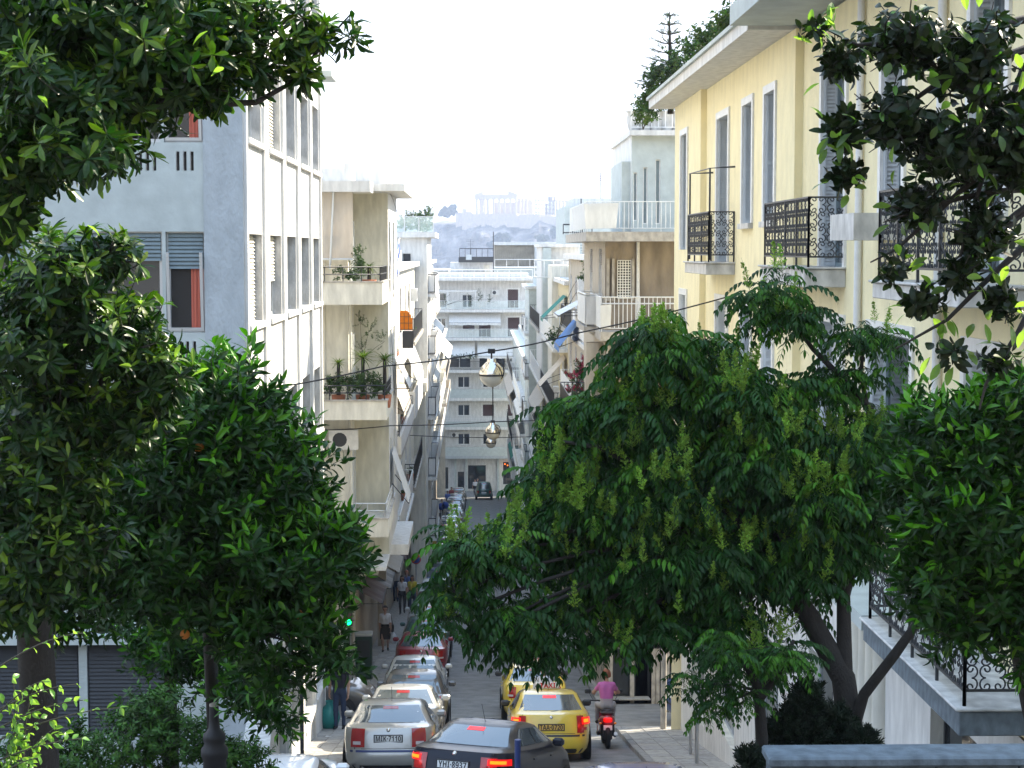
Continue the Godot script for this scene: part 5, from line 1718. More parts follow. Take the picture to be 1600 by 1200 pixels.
	for s in shoots:
		var pts := bez(s[0], s[1], s[2], 10)
		st = tool()
		tube(st, pts, [0.004, 0.004, 0.0035, 0.0032, 0.003, 0.0028, 0.0025, 0.0022, 0.002, 0.0018, 0.0015], 4)
		var stem := obj("stem", st, M.twig, t)
		for k in range(2, 11):
			for side in [-1, 1]:
				if rng.randf() < 0.2: continue
				var o := MeshInstance3D.new()
				o.mesh = shoot_leaves[rng.randi() % 4]
				o.material_override = shoot_mats[rng.randi() % 3]
				o.transform = lay(Vector3(0.4, rnd(-0.9, 0.6), side * rnd(0.3, 1.0)), UP + dir_rand(), pts[k])
				put_in(o, "leaf", stem)
	# 5 golden rain tree, right of the street
	t = thing("golden_rain_tree", "large tree with feathery compound leaves and pale green flower sprays right of the street", "tree")
	var main := [[1035, 555, 25, 33, 13, 0.4], [1000, 640, 55, 53, 13, 0.5], [1130, 610, 50, 48, 13, 0.5], [1170, 700, 90, 78, 13, 0.7], [1010, 750, 100, 78, 13, 0.7], [912, 700, 35, 38, 13, 0.4], [884, 790, 55, 68, 13, 0.6], [760, 865, 40, 28, 12.6, 0.4], [950, 860, 100, 78, 13, 0.7], [1090, 850, 100, 88, 13, 0.8], [1250, 770, 80, 78, 13, 0.7], [1310, 690, 60, 38, 13, 0.5], [1240, 880, 70, 68, 13, 0.6], [1375, 665, 20, 28, 13, 0.3], [710, 920, 18, 23, 12.4, 0.3], [790, 960, 35, 38, 12.4, 0.35], [900, 940, 80, 28, 12.8, 0.5], [1050, 960, 80, 33, 12.8, 0.6], [1130, 950, 60, 30, 12.8, 0.5], [1325, 830, 16, 50, 12.8, 0.4], [745, 1000, 18, 18, 12.2, 0.2], [1370, 720, 34, 50, 12.9, 0.35], [1395, 790, 26, 40, 12.8, 0.3], [1290, 830, 40, 50, 12.9, 0.35], [1200, 640, 40, 40, 13, 0.35], [940, 640, 30, 30, 12.9, 0.3], [1022, 512, 14, 24, 13, 0.12], [1060, 530, 12, 18, 13, 0.1], [1105, 540, 16, 22, 13, 0.14], [1165, 590, 16, 22, 13, 0.14], [975, 575, 14, 20, 13, 0.12], [890, 645, 14, 22, 13, 0.14], [1215, 640, 14, 20, 13, 0.12], [1000, 520, 10, 14, 13, 0.1], [715, 855, 24, 24, 12.5, 0.25], [700, 965, 14, 18, 12.3, 0.2], [840, 1000, 34, 22, 12.5, 0.3], [1175, 1010, 50, 26, 12.6, 0.35], [960, 1000, 40, 16, 12.6, 0.3], [868, 725, 16, 36, 12.9, 0.25], [812, 830, 24, 26, 12.7, 0.3]]
	bl = to_blobs.call(main)
	var tufts: Array = to_blobs.call([[1225, 455, 60, 45, 13, 0.3], [1240, 500, 40, 25, 13, 0.2], [1350, 525, 60, 28, 13, 0.25], [1320, 575, 50, 22, 13, 0.2], [1400, 570, 30, 22, 13, 0.15], [1290, 600, 40, 30, 13, 0.2], [1180, 470, 26, 28, 13, 0.15]])
	trunk(t, [at(1340, 1290, 12.6), at(1332, 1170, 12.6), at(1318, 1060, 12.7), at(1262, 960, 12.8), at(1195, 860, 12.9), at(1150, 790, 13)], [0.12, 0.10, 0.088, 0.075, 0.058, 0.04], M.bark)
	trunk(t, [at(1336, 1130, 12.6), at(1350, 1085, 12.55), at(1400, 1020, 12.4), at(1450, 950, 12.3)], [0.045, 0.04, 0.036, 0.025], M.bark, "limb")
	trunk(t, [at(1320, 1060, 12.7), at(1318, 930, 12.8), at(1345, 830, 12.9), at(1370, 760, 13), at(1360, 640, 13), at(1325, 600, 13), at(1270, 545, 13), at(1235, 500, 13)], [0.06, 0.05, 0.044, 0.038, 0.03, 0.025, 0.018, 0.012], M.bark, "limb")
	trunk(t, [at(1355, 640, 13), at(1345, 580, 13), at(1350, 540, 13)], [0.022, 0.016, 0.01], M.bark, "limb")
	trunk(t, [at(1195, 860, 12.9), at(1060, 760, 12.8), at(940, 700, 12.7), at(880, 690, 12.7)], [0.05, 0.035, 0.022, 0.01], M.bark, "limb")
	limbs(t, at(1180, 850, 12.9), bl, 0.026, 6, M.bark)
	crown(t, "crown", bl, 900, fro, M.frond, {"upright": true, "shell": 0.4, "smin": 0.75, "smax": 1.1, "shade_by_height": true, "clump": 1.8, "old": -0.1})
	crown(t, "crown", bl.map(func(b): return [b[0], b[1] * 1.18]), 110, fro, M.frond, {"upright": true, "shell": 0.05, "smin": 0.7, "smax": 1.0, "shade_by_height": true})
	crown(t, "crown", tufts, 50, fro, M.frond, {"upright": true, "shell": 0.7, "smin": 0.7, "smax": 0.95})
	var tops := bl.slice(0, 13)
	crown(t, "flower_spray", tops.map(func(b): return [b[0], b[1] * 1.08]), 900, pan, M.bloom, {"up": 2.6, "out": 0.6, "shell": 0.08, "top": 0.75, "smin": 0.5, "smax": 1.0})
	crown(t, "flower_spray", bl.slice(bl.size() - 9), 90, pan, M.bloom, {"up": 2.8, "out": 0.4, "shell": 0.1, "top": 0.9, "smin": 0.5, "smax": 0.9})
	crown(t, "flower_spray", bl.slice(13) + tufts, 60, pan, M.bloom, {"up": 2.2, "shell": 0.15, "top": 0.8, "smin": 0.5, "smax": 0.9})
	# 6 small tree of the same kind, low before it
	t = thing("golden_rain_tree", "small dark tree with a thin forked trunk under the large feathery tree", "tree")
	bl = to_blobs.call([[1110, 1060, 55, 40, 11.8, 0.25], [1150, 1010, 60, 40, 11.8, 0.3], [1120, 1110, 35, 25, 11.7, 0.15], [1230, 1030, 45, 35, 11.8, 0.2], [1160, 1085, 25, 20, 11.7, 0.1]])
	trunk(t, [at(1192, 1300, 11.9), at(1190, 1150, 11.9), at(1185, 1075, 11.9), at(1160, 1030, 11.9)], [0.05, 0.042, 0.036, 0.015], M.bark)
	trunk(t, [at(1189, 1090, 11.9), at(1225, 1040, 11.9), at(1240, 1000, 11.9)], [0.03, 0.022, 0.012], M.bark, "limb")
	limbs(t, at(1185, 1080, 11.9), bl, 0.014, 4, M.bark)
	crown(t, "crown", bl, 40, fro, M.frond, {"upright": true, "shell": 0.5, "smin": 0.45, "smax": 0.65})
	# 7 broad leaved tree, upper right
	t = thing("evergreen_tree", "open branched evergreen tree with leathery leaves reaching in at the upper right", "tree")
	bl = to_blobs.call([[1420, 60, 100, 70, 7, 0.35], [1520, 90, 90, 100, 7, 0.4], [1400, 190, 80, 80, 7, 0.3], [1490, 230, 90, 90, 7, 0.35], [1580, 220, 60, 120, 7, 0.35], [1430, 320, 60, 50, 7, 0.2], [1540, 360, 70, 70, 7, 0.25], [1500, 420, 40, 40, 7, 0.15]])
	var sparse: Array = to_blobs.call([[1310, 90, 45, 55, 7, 0.12], [1315, 200, 35, 50, 7, 0.1], [1320, 270, 30, 35, 7, 0.1], [1395, 420, 30, 25, 7, 0.1], [1440, 470, 35, 30, 7, 0.1], [1490, 550, 40, 25, 7, 0.1], [1560, 470, 45, 40, 7, 0.12], [1560, 560, 45, 30, 7, 0.12], [1280, 40, 14, 16, 7, 0.06]])
	trunk(t, [at(1700, 1500, 7.6), at(1690, 800, 7.5), at(1660, 350, 7.3), at(1640, 60, 7.1)], [0.15, 0.12, 0.09, 0.05], M.bark)
	limbs(t, at(1650, 300, 7.2), bl, 0.02, 9, M.bark)
	st = tool()
	tube(st, [at(1660, 330, 7.2), at(1540, 440, 7.05), at(1480, 500, 7), at(1400, 545, 7)], [0.02, 0.012, 0.008, 0.004], 5)
	tube(st, [at(1640, 180, 7.2), at(1500, 300, 7.05), at(1400, 390, 7), at(1360, 410, 7)], [0.02, 0.012, 0.007, 0.003], 5)
	tube(st, [at(1650, 60, 7.2), at(1480, 120, 7.05), at(1350, 210, 7), at(1300, 250, 7)], [0.02, 0.012, 0.007, 0.003], 5)
	tube(st, [at(1650, 20, 7.2), at(1460, 60, 7.05), at(1340, 70, 7), at(1270, 35, 7)], [0.02, 0.012, 0.007, 0.003], 5)
	tube(st, [at(1600, 100, 7.2), at(1540, 260, 7.05), at(1500, 400, 7), at(1490, 450, 7)], [0.012, 0.01, 0.007, 0.003], 5)
	tube(st, [at(1650, 400, 7.2), at(1590, 520, 7.05), at(1540, 600, 7), at(1530, 640, 7)], [0.015, 0.011, 0.007, 0.004], 5)
	obj("branch", st, M.bark, t)
	crown(t, "crown", bl, 560, bro, M.broad, {"up": 0.2, "shell": 0.45, "open": -0.02, "smin": 0.65, "smax": 0.95})
	crown(t, "crown", sparse, 125, bro, M.broad, {"up": 0.2, "shell": 0.7, "smin": 0.6, "smax": 0.9})
	loose_leaves(t, bl + sparse, 130, bro_leaves, bro_mats)
	# 8 orange tree at the right edge
	t = thing("orange_tree", "glossy dark orange tree at the right edge before the lowest iron balcony", "tree")
	bl = to_blobs.call([[1514, 700, 84, 62, 9, 0.45], [1584, 650, 54, 42, 9, 0.35], [1484, 800, 74, 82, 9, 0.5], [1584, 820, 74, 102, 9, 0.5], [1454, 900, 29, 52, 8.9, 0.3], [1554, 930, 74, 72, 9, 0.45], [1494, 985, 29, 22, 8.8, 0.25], [1604, 1000, 24, 32, 8.9, 0.25]])
	trunk(t, [at(1640, 1500, 9.6), at(1625, 1150, 9.5), at(1580, 950, 9.3)], [0.08, 0.07, 0.05], M.bark)
	limbs(t, at(1590, 960, 9.3), bl, 0.025, 6, M.bark)
	crown(t, "crown", bl, 1600, cit, M.citrus, {"up": 0.6, "shell": 0.3, "shade_by_height": true})
	crown(t, "crown", bl.map(func(b): return [b[0], b[1] * 1.14]), 110, cit, M.citrus, {"up": 0.9, "shell": 0.05, "top": 0.5, "smin": 0.9, "smax": 1.2, "shade_by_height": true})
	loose_leaves(t, bl, 110, cit_leaves, cit_mats)
	fruit(t, bl, 1)
	# 9 shrubs in the beds
	var shrub := fine_sprig(Color(0.045, 0.14, 0.022), 16, 0.05, 0.018, 0.12)
	var shrub2 := fine_sprig(Color(0.06, 0.17, 0.03), 18, 0.04, 0.016, 0.1)
	foliage_mat("shrub", 0.45)
	for s in [["round fine leaved green bush beside the black lamp post", [[215, 1160, 75, 60, 13, 0.35], [290, 1165, 60, 55, 13, 0.3], [240, 1115, 50, 35, 13, 0.2]], 420], ["low fine leaved bush at the foot of the laurel trunk", [[110, 1190, 70, 45, 12, 0.3], [40, 1195, 60, 45, 12, 0.3]], 240], ["small bush right of the black lamp post", [[385, 1195, 40, 30, 13, 0.2], [350, 1180, 40, 30, 13, 0.2]], 120]]:
		t = thing("bush", s[0], "bush", Vector3.ZERO, 0.0, "bushes in the left bed")
		bl = to_blobs.call(s[1])
		limbs(t, bl[0][0] - Vector3(0, 0.5, 0), bl, 0.012, 8, M.twig)
		crown(t, "foliage", bl, s[2], [shrub, shrub2], M.shrub, {"up": 0.9, "shell": 0.35})
	t = thing("small_tree", "small dark tree behind the black lamp post in the shade of the orange tree", "tree")
	bl = to_blobs.call([[270, 1015, 70, 45, 15, 0.4], [330, 1040, 50, 40, 15, 0.3], [230, 985, 60, 35, 15, 0.3], [400, 1085, 45, 35, 12, 0.2], [430, 1110, 30, 25, 12, 0.15], [370, 1060, 40, 30, 13, 0.2]])
	trunk(t, [at(268, 1240, 15), at(265, 1090, 15), at(268, 1030, 15)], [0.075, 0.06, 0.04], M.bark)
	limbs(t, at(267, 1050, 15), bl.slice(0, 3), 0.012, 6, M.bark)
	crown(t, "crown", bl, 420, cit, M.citrus, {"up": 0.4, "shell": 0.4})
	var spray := scale_sprig(Color(0.012, 0.026, 0.012))
	for s in [["tall dark clipped conifer shrub in front of the leaning tree trunk", [[1262, 1105, 24, 40, 12.2, 0.11], [1240, 1125, 22, 35, 12.2, 0.1], [1255, 1150, 50, 35, 12.2, 0.2], [1225, 1150, 25, 30, 12.2, 0.1]], 520], ["small dark conifer shrub beside the leaning tree trunk", [[1300, 1140, 26, 30, 12.2, 0.11], [1320, 1165, 36, 15, 12.2, 0.12]], 220], ["lowest dark conifer tuft at the right of the leaning trunk", [[1348, 1160, 14, 14, 12.0, 0.06]], 60], ["little dark conifer tuft left of the grey planter", [[1172, 1195, 12, 16, 11.5, 0.06]], 60]]:
		t = thing("conifer_shrub", s[0], "shrub", Vector3.ZERO, 0.0, "conifer shrubs behind the planter")
		bl = to_blobs.call(s[1])
		limbs(t, bl[0][0] - Vector3(0, 0.45, 0), bl, 0.01, 6, M.twig)
		crown(t, "foliage", bl, s[2], [spray], M.conifer, {"up": 1.2, "shell": 0.4})

func far_plants() -> void:
	# roof garden on the right
	var sh := fine_sprig(Color(0.055, 0.12, 0.035), 16, 0.12, 0.05, 0.3)
	var sh2 := fine_sprig(Color(0.09, 0.15, 0.045), 16, 0.10, 0.05, 0.25)
	var nee := fine_sprig(Color(0.06, 0.11, 0.055), 30, 0.08, 0.02, 0.35)
	foliage_mat("far_leaf", 0.6)
	var t := thing("norfolk_pine", "tiered norfolk pine standing in the roof garden over the yellow cornice", "tree")
	var d := 48.0
	trunk(t, [at(1048, 178, d), at(1047, 100, d), at(1046, 18, d)], [0.09, 0.06, 0.012], M.bark)
	for tier in 9:
		var y := 24 + tier * 15
		var reach := 0.16 + tier * 0.1
		var st := tool()
		var xf := []
		var co := []
		for k in 7:
			var a := k * TAU / 7 + tier
			var o := at(1046, y, d)
			var e := o + Vector3(cos(a) * reach, reach * 0.28, sin(a) * reach)
			tube(st, [o, o.lerp(e, 0.6) - UP * 0.02, e], [0.015, 0.012, 0.006], 4)
			for j in 3 + tier / 2:
				xf.append(Transform3D(frame_of((e - o) + dir_rand() * 0.25).scaled(Vector3.ONE * rnd(0.35, 0.6)), o.lerp(e, rnd(0.25, 1.0))))
				co.append(Color.WHITE * rnd(0.7, 1.2))
		var br := obj("branch", st, M.bark, t)
		many("needles", nee, M.far_leaf, xf, co, br)
	for s in [["pale green roof shrub at the left end of the roof garden", [[1005, 180, 16, 22, 49.0, 0.4], [1018, 160, 18, 20, 49.0, 0.4]], 60, 2], ["bushy dark roof shrub under the norfolk pine", [[1028, 128, 20, 26, 47.5, 0.5], [1060, 110, 28, 26, 47.5, 0.5], [1040, 155, 26, 20, 47.5, 0.4], [1012, 165, 14, 18, 47.8, 0.4]], 260, 0], ["flowering hedge along the yellow roof edge", [[1095, 75, 22, 18, 37.0, 0.5], [1120, 60, 24, 22, 35.5, 0.5], [1150, 40, 26, 26, 33.5, 0.5]], 190, 0], ["dense dark roof hedge nearest along the yellow cornice", [[1180, 12, 30, 24, 31.0, 0.5], [1215, -10, 30, 24, 29.5, 0.5]], 120, 0]]:
		t = thing("roof_shrub", s[0], "shrub", Vector3.ZERO, 0.0, "shrubs of the roof garden")
		var bl: Array = s[1].map(func(b): return blob_at(b))
		limbs(t, bl[0][0] - Vector3(0, bl[0][1].y, 0), bl, 0.02, 5, M.twig)
		crown(t, "foliage", bl, s[2], [sh, sh2] if s[3] == 0 else [sh2], M.far_leaf, {"up": 0.6, "shell": 0.5, "smin": 0.6, "smax": 1.1})
	# cream flats: balcony plants
	var yucca := sword_rosette(60, 0.5, Color(0.13, 0.20, 0.045), 0.5)
	var palm := sword_rosette(34, 0.55, Color(0.10, 0.15, 0.05), 1.2)
	for s in [[567, 560, 620, yucca, 1.0, "spiky yucca in front of the recess on the middle cream balcony"], [601, 563, 620, yucca, 0.9, "second spiky yucca at the corner of the middle cream balcony"], [529, 568, 620, yucca, 0.62, "small spiky yucca left on the middle cream balcony"], [577, 418, 440, palm, 0.75, "small drooping palm on the top cream balcony"]]:
		t = thing("potted_plant", s[5], "plant", Vector3.ZERO, 0.0, "plants on the cream balconies")
		d = 49.3
		trunk(t, [at(s[0], s[2], d), at(s[0], s[1], d)], [0.06, 0.045], M.bark, "stem")
		var h := obj("head", s[3], M.far_leaf, t)
		h.position = at(s[0], s[1], d)
		h.scale = Vector3.ONE * s[4]
		var st := tool()
		lathe(st, at(s[0], s[2], d) - UP * 0.3, [[0.0, 0.0], [0.15, 0.0], [0.2, 0.36], [0.17, 0.36], [0.16, 0.32], [0.0, 0.32]], 12)
		obj("pot", st, M.terracotta, t)
	for s in [["leafy green shrub in the middle of the middle cream balcony", [[565, 598, 24, 20, 49.0, 0.2], [545, 605, 16, 12, 49.0, 0.2]], 120], ["low leafy shrub right on the middle cream balcony", [[590, 605, 14, 12, 49.0, 0.15]], 50], ["low leafy shrub left on the middle cream balcony", [[515, 605, 10, 14, 49.0, 0.15], [530, 600, 8, 16, 49.0, 0.15]], 50], ["tall slender leafy plant on the top cream balcony", [[558, 400, 6, 28, 49.4, 0.12], [563, 420, 8, 14, 49.4, 0.12]], 40], ["trailing plant along the rail of the top cream balcony", [[535, 428, 18, 8, 49.0, 0.1], [550, 432, 14, 8, 49.0, 0.1]], 40], ["tall dark climbing plant on the recess wall of the middle cream balcony", [[567, 545, 12, 16, 51.5, 0.15], [576, 515, 14, 16, 51.5, 0.12], [563, 500, 8, 14, 51.5, 0.1], [600, 530, 8, 18, 51.5, 0.1]], 45]]:
		t = thing("balcony_shrub", s[0], "plant", Vector3.ZERO, 0.0, "plants on the cream balconies")
		var bl: Array = s[1].map(func(b): return blob_at(b))
		limbs(t, bl[0][0] - Vector3(0, bl[0][1].y, 0), bl, 0.012, 4, M.twig)
		crown(t, "foliage", bl, s[2], [sh] if s[2] != 45 else [nee], M.far_leaf, {"up": 0.6, "shell": 0.6, "smin": 0.4, "smax": 0.75})
	# roof terrace of the white tower, bougainvillea, top floor of the street end
	foliage_mat("blossom", 0.7, Color(0.8, 0.3, 0.5))
	var pink := fine_sprig(Color(0.42, 0.07, 0.16), 16, 0.1, 0.07, 0.25)
	for s in [["spreading shrub behind the glass on the white tower terrace", [[633, 348, 18, 12, 88.0, 0.6], [650, 345, 14, 14, 88.0, 0.6]], 110, sh2], ["upright shrub at the right end of the white tower terrace", [[666, 343, 10, 20, 88.0, 0.5], [662, 355, 12, 10, 88.0, 0.5]], 70, sh], ["wilted brownish green shrub under the pink blossom", [[920, 590, 20, 30, 64.0, 0.5], [905, 625, 18, 20, 64.0, 0.4], [935, 620, 12, 30, 64.0, 0.4]], 130, sh2], ["green vine on the right hand balconies by the blue awning", [[868, 525, 9, 14, 80.0, 0.3], [918, 425, 6, 22, 66.0, 0.2], [935, 435, 8, 16, 66.0, 0.2]], 60, sh], ["climbing vine on the dark balcony rail of the street end", [[700, 556, 10, 4, 193.2, 0.3], [720, 557, 12, 4, 193.2, 0.3], [736, 556, 8, 4, 193.2, 0.3]], 60, sh], ["potted cypresses on the top terrace of the street end", [[697, 468, 3, 9, 193.2, 0.2], [735, 468, 3, 10, 193.2, 0.2], [766, 466, 2, 10, 193.4, 0.2], [749, 462, 3, 12, 193.4, 0.2], [676, 470, 4, 8, 193.4, 0.2]], 110, nee]]:
		t = thing("terrace_plant", s[0], "plant", Vector3.ZERO, 0.0, "plants on roof terraces and balconies")
		var bl: Array = s[1].map(func(b): return blob_at(b))
		limbs(t, bl[0][0] - Vector3(0, bl[0][1].y, 0), bl, 0.02, 4, M.twig)
		crown(t, "foliage", bl, s[2], [s[3]], M.far_leaf, {"up": 0.6, "shell": 0.6, "smin": 0.7, "smax": 1.2})
	t = thing("bougainvillea", "pink bougainvillea in bloom on the stained right hand flats", "plant")
	var bb: Array = [[902, 585, 16, 16, 63.5, 0.4], [912, 572, 12, 12, 63.5, 0.3], [896, 605, 9, 10, 63.5, 0.3], [932, 600, 8, 12, 63.5, 0.3]].map(func(b): return blob_at(b))
	limbs(t, bb[0][0] - Vector3(0, 0.6, 0), bb, 0.02, 4, M.twig)
	crown(t, "blossom", bb, 70, [pink], M.blossom, {"up": 0.6, "shell": 0.5, "smin": 0.5, "smax": 0.9})
	crown(t, "foliage", bb, 40, [sh], M.far_leaf, {"up": 0.6, "shell": 0.6, "smin": 0.5, "smax": 0.9})
	# pots on the street balconies
	var k := 0
	foliage_mat("pot_leaf", 0.5)
	var kinds := [sh, sh2, nee]
	for p in pot_spots:
		k += 1
		if k % 4 == 0: continue
		t = thing("balcony_pot", p[2], "plant", p[0], 0.0, "pot plants on the street balconies")
		var st := tool()
		lathe(st, Vector3.ZERO, [[0.0, 0.0], [0.13, 0.0], [0.17, 0.3], [0.0, 0.28]], 8)
		obj("pot", st, M.terracotta, t)
		var xf := []
		var co := []
		for j in 9:
			xf.append(Transform3D(frame_of(UP + dir_rand() * 0.8).scaled(Vector3.ONE * p[1]), Vector3(rnd(-0.08, 0.08), 0.25, rnd(-0.08, 0.08))))
			co.append(Color.WHITE * rnd(0.7, 1.2))
		many("foliage", kinds[k % 3], M.pot_leaf, xf, co, t)

# ---------- the rock with the ruined temple, far off
func acropolis() -> void:
	var n := FastNoiseLite.new()
	n.seed = 5
	n.frequency = 0.02
	n.fractal_octaves = 5
	var n2 := FastNoiseLite.new()
	n2.seed = 9
	n2.noise_type = FastNoiseLite.TYPE_CELLULAR
	n2.frequency = 0.035
	var D := 1300.0
	var st := tool()
	st.set_smooth_group(-1)
	var cols := 150
	var rows := 46
	var grid := []
	for i in rows + 1:
		var row := []
		for j in cols + 1:
			var x := lerpf(-260.0, 260.0, float(j) / cols)
			var s := float(i) / rows           # 0 foot of the slope, 1 back of the plateau
			var h: float
			var z: float
			var edge := n.get_noise_2d(x * 1.3, 3.0) * 16.0 + 22.0 * smoothstep(60.0, 200.0, x + 40.0) - 0.0
			var rim := 20.5 + n.get_noise_2d(x * 0.8, 40.0) * 7.0 - 6.0 * smoothstep(30.0, 110.0, -x - 10.0) - 12.0 * smoothstep(100.0, 200.0, x)
			if s < 0.35:
				var k := s / 0.35
				h = lerpf(-45.0, -10.0 + n.get_noise_2d(x, 80.0) * 8.0, k)
				z = lerpf(-150.0, -30.0, k) + edge
				h += n.get_noise_2d(x * 2.0, z * 2.0) * 5.0
			elif s < 0.8:
				var k := (s - 0.35) / 0.45
				h = lerpf(-10.0 + n.get_noise_2d(x, 80.0) * 8.0, rim, k)
				z = lerpf(-30.0, 0.0, k) + edge + n2.get_noise_2d(x * 1.2, h * 0.6) * 9.0 * sin(k * PI) * 1.9 + n.get_noise_2d(x * 3.0, h * 2.0) * 13.0
			else:
				var k := (s - 0.8) / 0.2
				h = rim + k * 3.5
				z = lerpf(0.0, 120.0, k) + edge
			row.append(Vector3(x + 12.0, h, -D - z))
		grid.append(row)
	for i in rows:
		for j in cols:
			quad(st, grid[i][j], grid[i + 1][j], grid[i + 1][j + 1], grid[i][j + 1])
	tag(obj("rock_hill", st, M.rock), "", "", "", "structure")
	# temple: end front of eight columns, long side broken in the middle
	var t := thing("ruined_temple", "ruined ancient marble temple standing on the rock beyond the city", "temple", Vector3.ZERO)
	var P := at(743, 334, D + 8)
	var y0 := P.y - 1.0
	var E := Vector3(cos(0.34), 0, sin(0.34))           # along the end front, to the right and nearer
	var S := Vector3(sin(0.34), 0, -cos(0.34))
	S = Vector3(0.62, 0, -0.78)
	E = Vector3(0.985, 0, 0.17)
	var colm := func(p: Vector3, h: float) -> void:
		var s2 := tool()
		lathe(s2, p, [[1.0, 0.0], [0.9, h * 0.5], [0.78, h - 1.0], [1.15, h - 0.5], [1.15, h]], 10)
		obj("column", s2, M.old_marble, t)
	var b := Basis(E, UP, S)
	var s1 := tool()
	for k in 3:
		bxb(s1, b, P, Vector3(-1.2 + k * 0.4, -1.6 + k * 0.55, -1.2 + k * 0.4), Vector3(31.2 - k * 0.4, -1.05 + k * 0.55, 68.0))
	obj("steps", s1, M.old_marble, t)
	for k in 8: colm.call(P + E * (1.0 + k * 4.1), 10.6)
	for k in range(1, 17):
		if k in [5, 6, 7, 8]: continue
		colm.call(P + E * 29.7 + S * (k * 4.2), 10.6 if k < 5 or k > 9 else 8.0)
		if k < 4 or k > 11: colm.call(P + E * 1.0 + S * (k * 4.2), 10.6)
	s1 = tool()
	bxb(s1, b, P, Vector3(-0.2, 10.61, -1.2), Vector3(31.0, 13.4, 1.2))
	bxb(s1, b, P, Vector3(-0.5, 13.4, -1.5), Vector3(31.3, 13.9, 1.5))
	obj("entablature", s1, M.old_marble, t)
	s1 = tool()
	bxb(s1, b, P, Vector3(28.6, 10.61, 1.2), Vector3(30.8, 13.4, 18.0))
	bxb(s1, b, P, Vector3(28.6, 10.61, 42.0), Vector3(30.8, 13.4, 68.0))
	bxb(s1, b, P, Vector3(-0.2, 10.61, 1.2), Vector3(2.0, 13.4, 14.0))
	obj("entablature", s1, M.old_marble, t)
	s1 = tool()
	for k in [[0.0, 6.0, 2.2], [24.5, 31.0, 2.6]]:
		var a: float = k[0]
		var c: float = k[1]
		var q := []
		for e in 8:
			q.append(P + b * Vector3(c if e & 1 else a, 13.9 + ((k[2] if (e & 1) == (1 if a < 5 else 0) else 0.2) if e & 2 else 0.0), 1.0 if e & 4 else -1.0))
		hexa(s1, q)
	obj("pediment_corner", s1, M.old_marble, t)
	s1 = tool()
	bxb(s1, b, P, Vector3(5.0, 0, 12.0), Vector3(26.0, 8.5, 13.5))
	bxb(s1, b, P, Vector3(5.0, 0, 13.5), Vector3(6.5, 6.0, 40.0))
	obj("inner_wall", s1, M.old_marble, t)
	# restoration scaffold on the side
	s1 = tool()
	for k in 7:
		for e in [16.0, 21.0]:
			tube(s1, [P + E * (30.5 + (e - 16) * 0.3) + S * (20.0 + k * 4.0), P + E * (30.5 + (e - 16) * 0.3) + S * (20.0 + k * 4.0) + UP * 13.0], 0.22, 4)
	for k in 5: tube(s1, [P + E * 31.5 + S * 20.0 + UP * (k * 3.0 + 1.0), P + E * 31.5 + S * 44.0 + UP * (k * 3.0 + 1.0)], 0.22, 4)
	obj("scaffold", s1, M.iron, t)
	# old fortress wall on the cliff top
	var w := thing("fortress_wall", "old stone fortress wall along the top of the rock under the temple", "wall")
	for k in [[712, 332, 722, 350, 1288.0], [722, 326, 729, 352, 1286.0], [729, 331, 738, 350, 1287.0], [738, 334, 752, 347, 1288.0], [752, 331, 758, 349, 1286.0], [758, 335, 780, 345, 1289.0], [780, 337, 812, 342, 1290.0], [812, 335, 842, 344, 1289.0], [842, 338, 862, 348, 1291.0], [862, 341, 882, 352, 1292.0]]:
		var a := at(k[0], k[3], k[4])
		var c := at(k[2], k[1], k[4])
		box_part("wall_length", w, M.old_marble, Vector3(a.x, a.y - 6.0, a.z - 12.0), Vector3(c.x, c.y, c.z))
	foliage_mat("hill_leaf", 0.9)
	var tuft := fine_sprig(Color(0.03, 0.06, 0.03), 24, 1.6, 1.2, 1.5)
	for s in [["dark clump of trees on the left shoulder of the rock", [[700, 331, 11, 6, 1290.0, 4.0], [707, 327, 5, 6, 1290.0, 3.0], [693, 334, 6, 4, 1290.0, 3.0]], 150], ["green trees at the foot of the cliff left of the blank wall", [[785, 375, 12, 9, 1180.0, 8.0], [772, 384, 10, 6, 1180.0, 8.0]], 110], ["dark trees at the foot of the cliff right of centre", [[845, 374, 12, 6, 1180.0, 8.0], [868, 364, 9, 8, 1200.0, 6.0]], 90]]:
		var g := thing("tree_clump", s[0], "trees", Vector3.ZERO, 0.0, "trees on the far rock")
		var bl: Array = s[1].map(func(q): return blob_at(q))
		limbs(g, bl[0][0] - Vector3(0, bl[0][1].y + 2.0, 0), bl, 0.3, 2, M.bark)
		crown(g, "crown", bl, s[2], [tuft], M.hill_leaf, {"up": 0.5, "shell": 0.6})

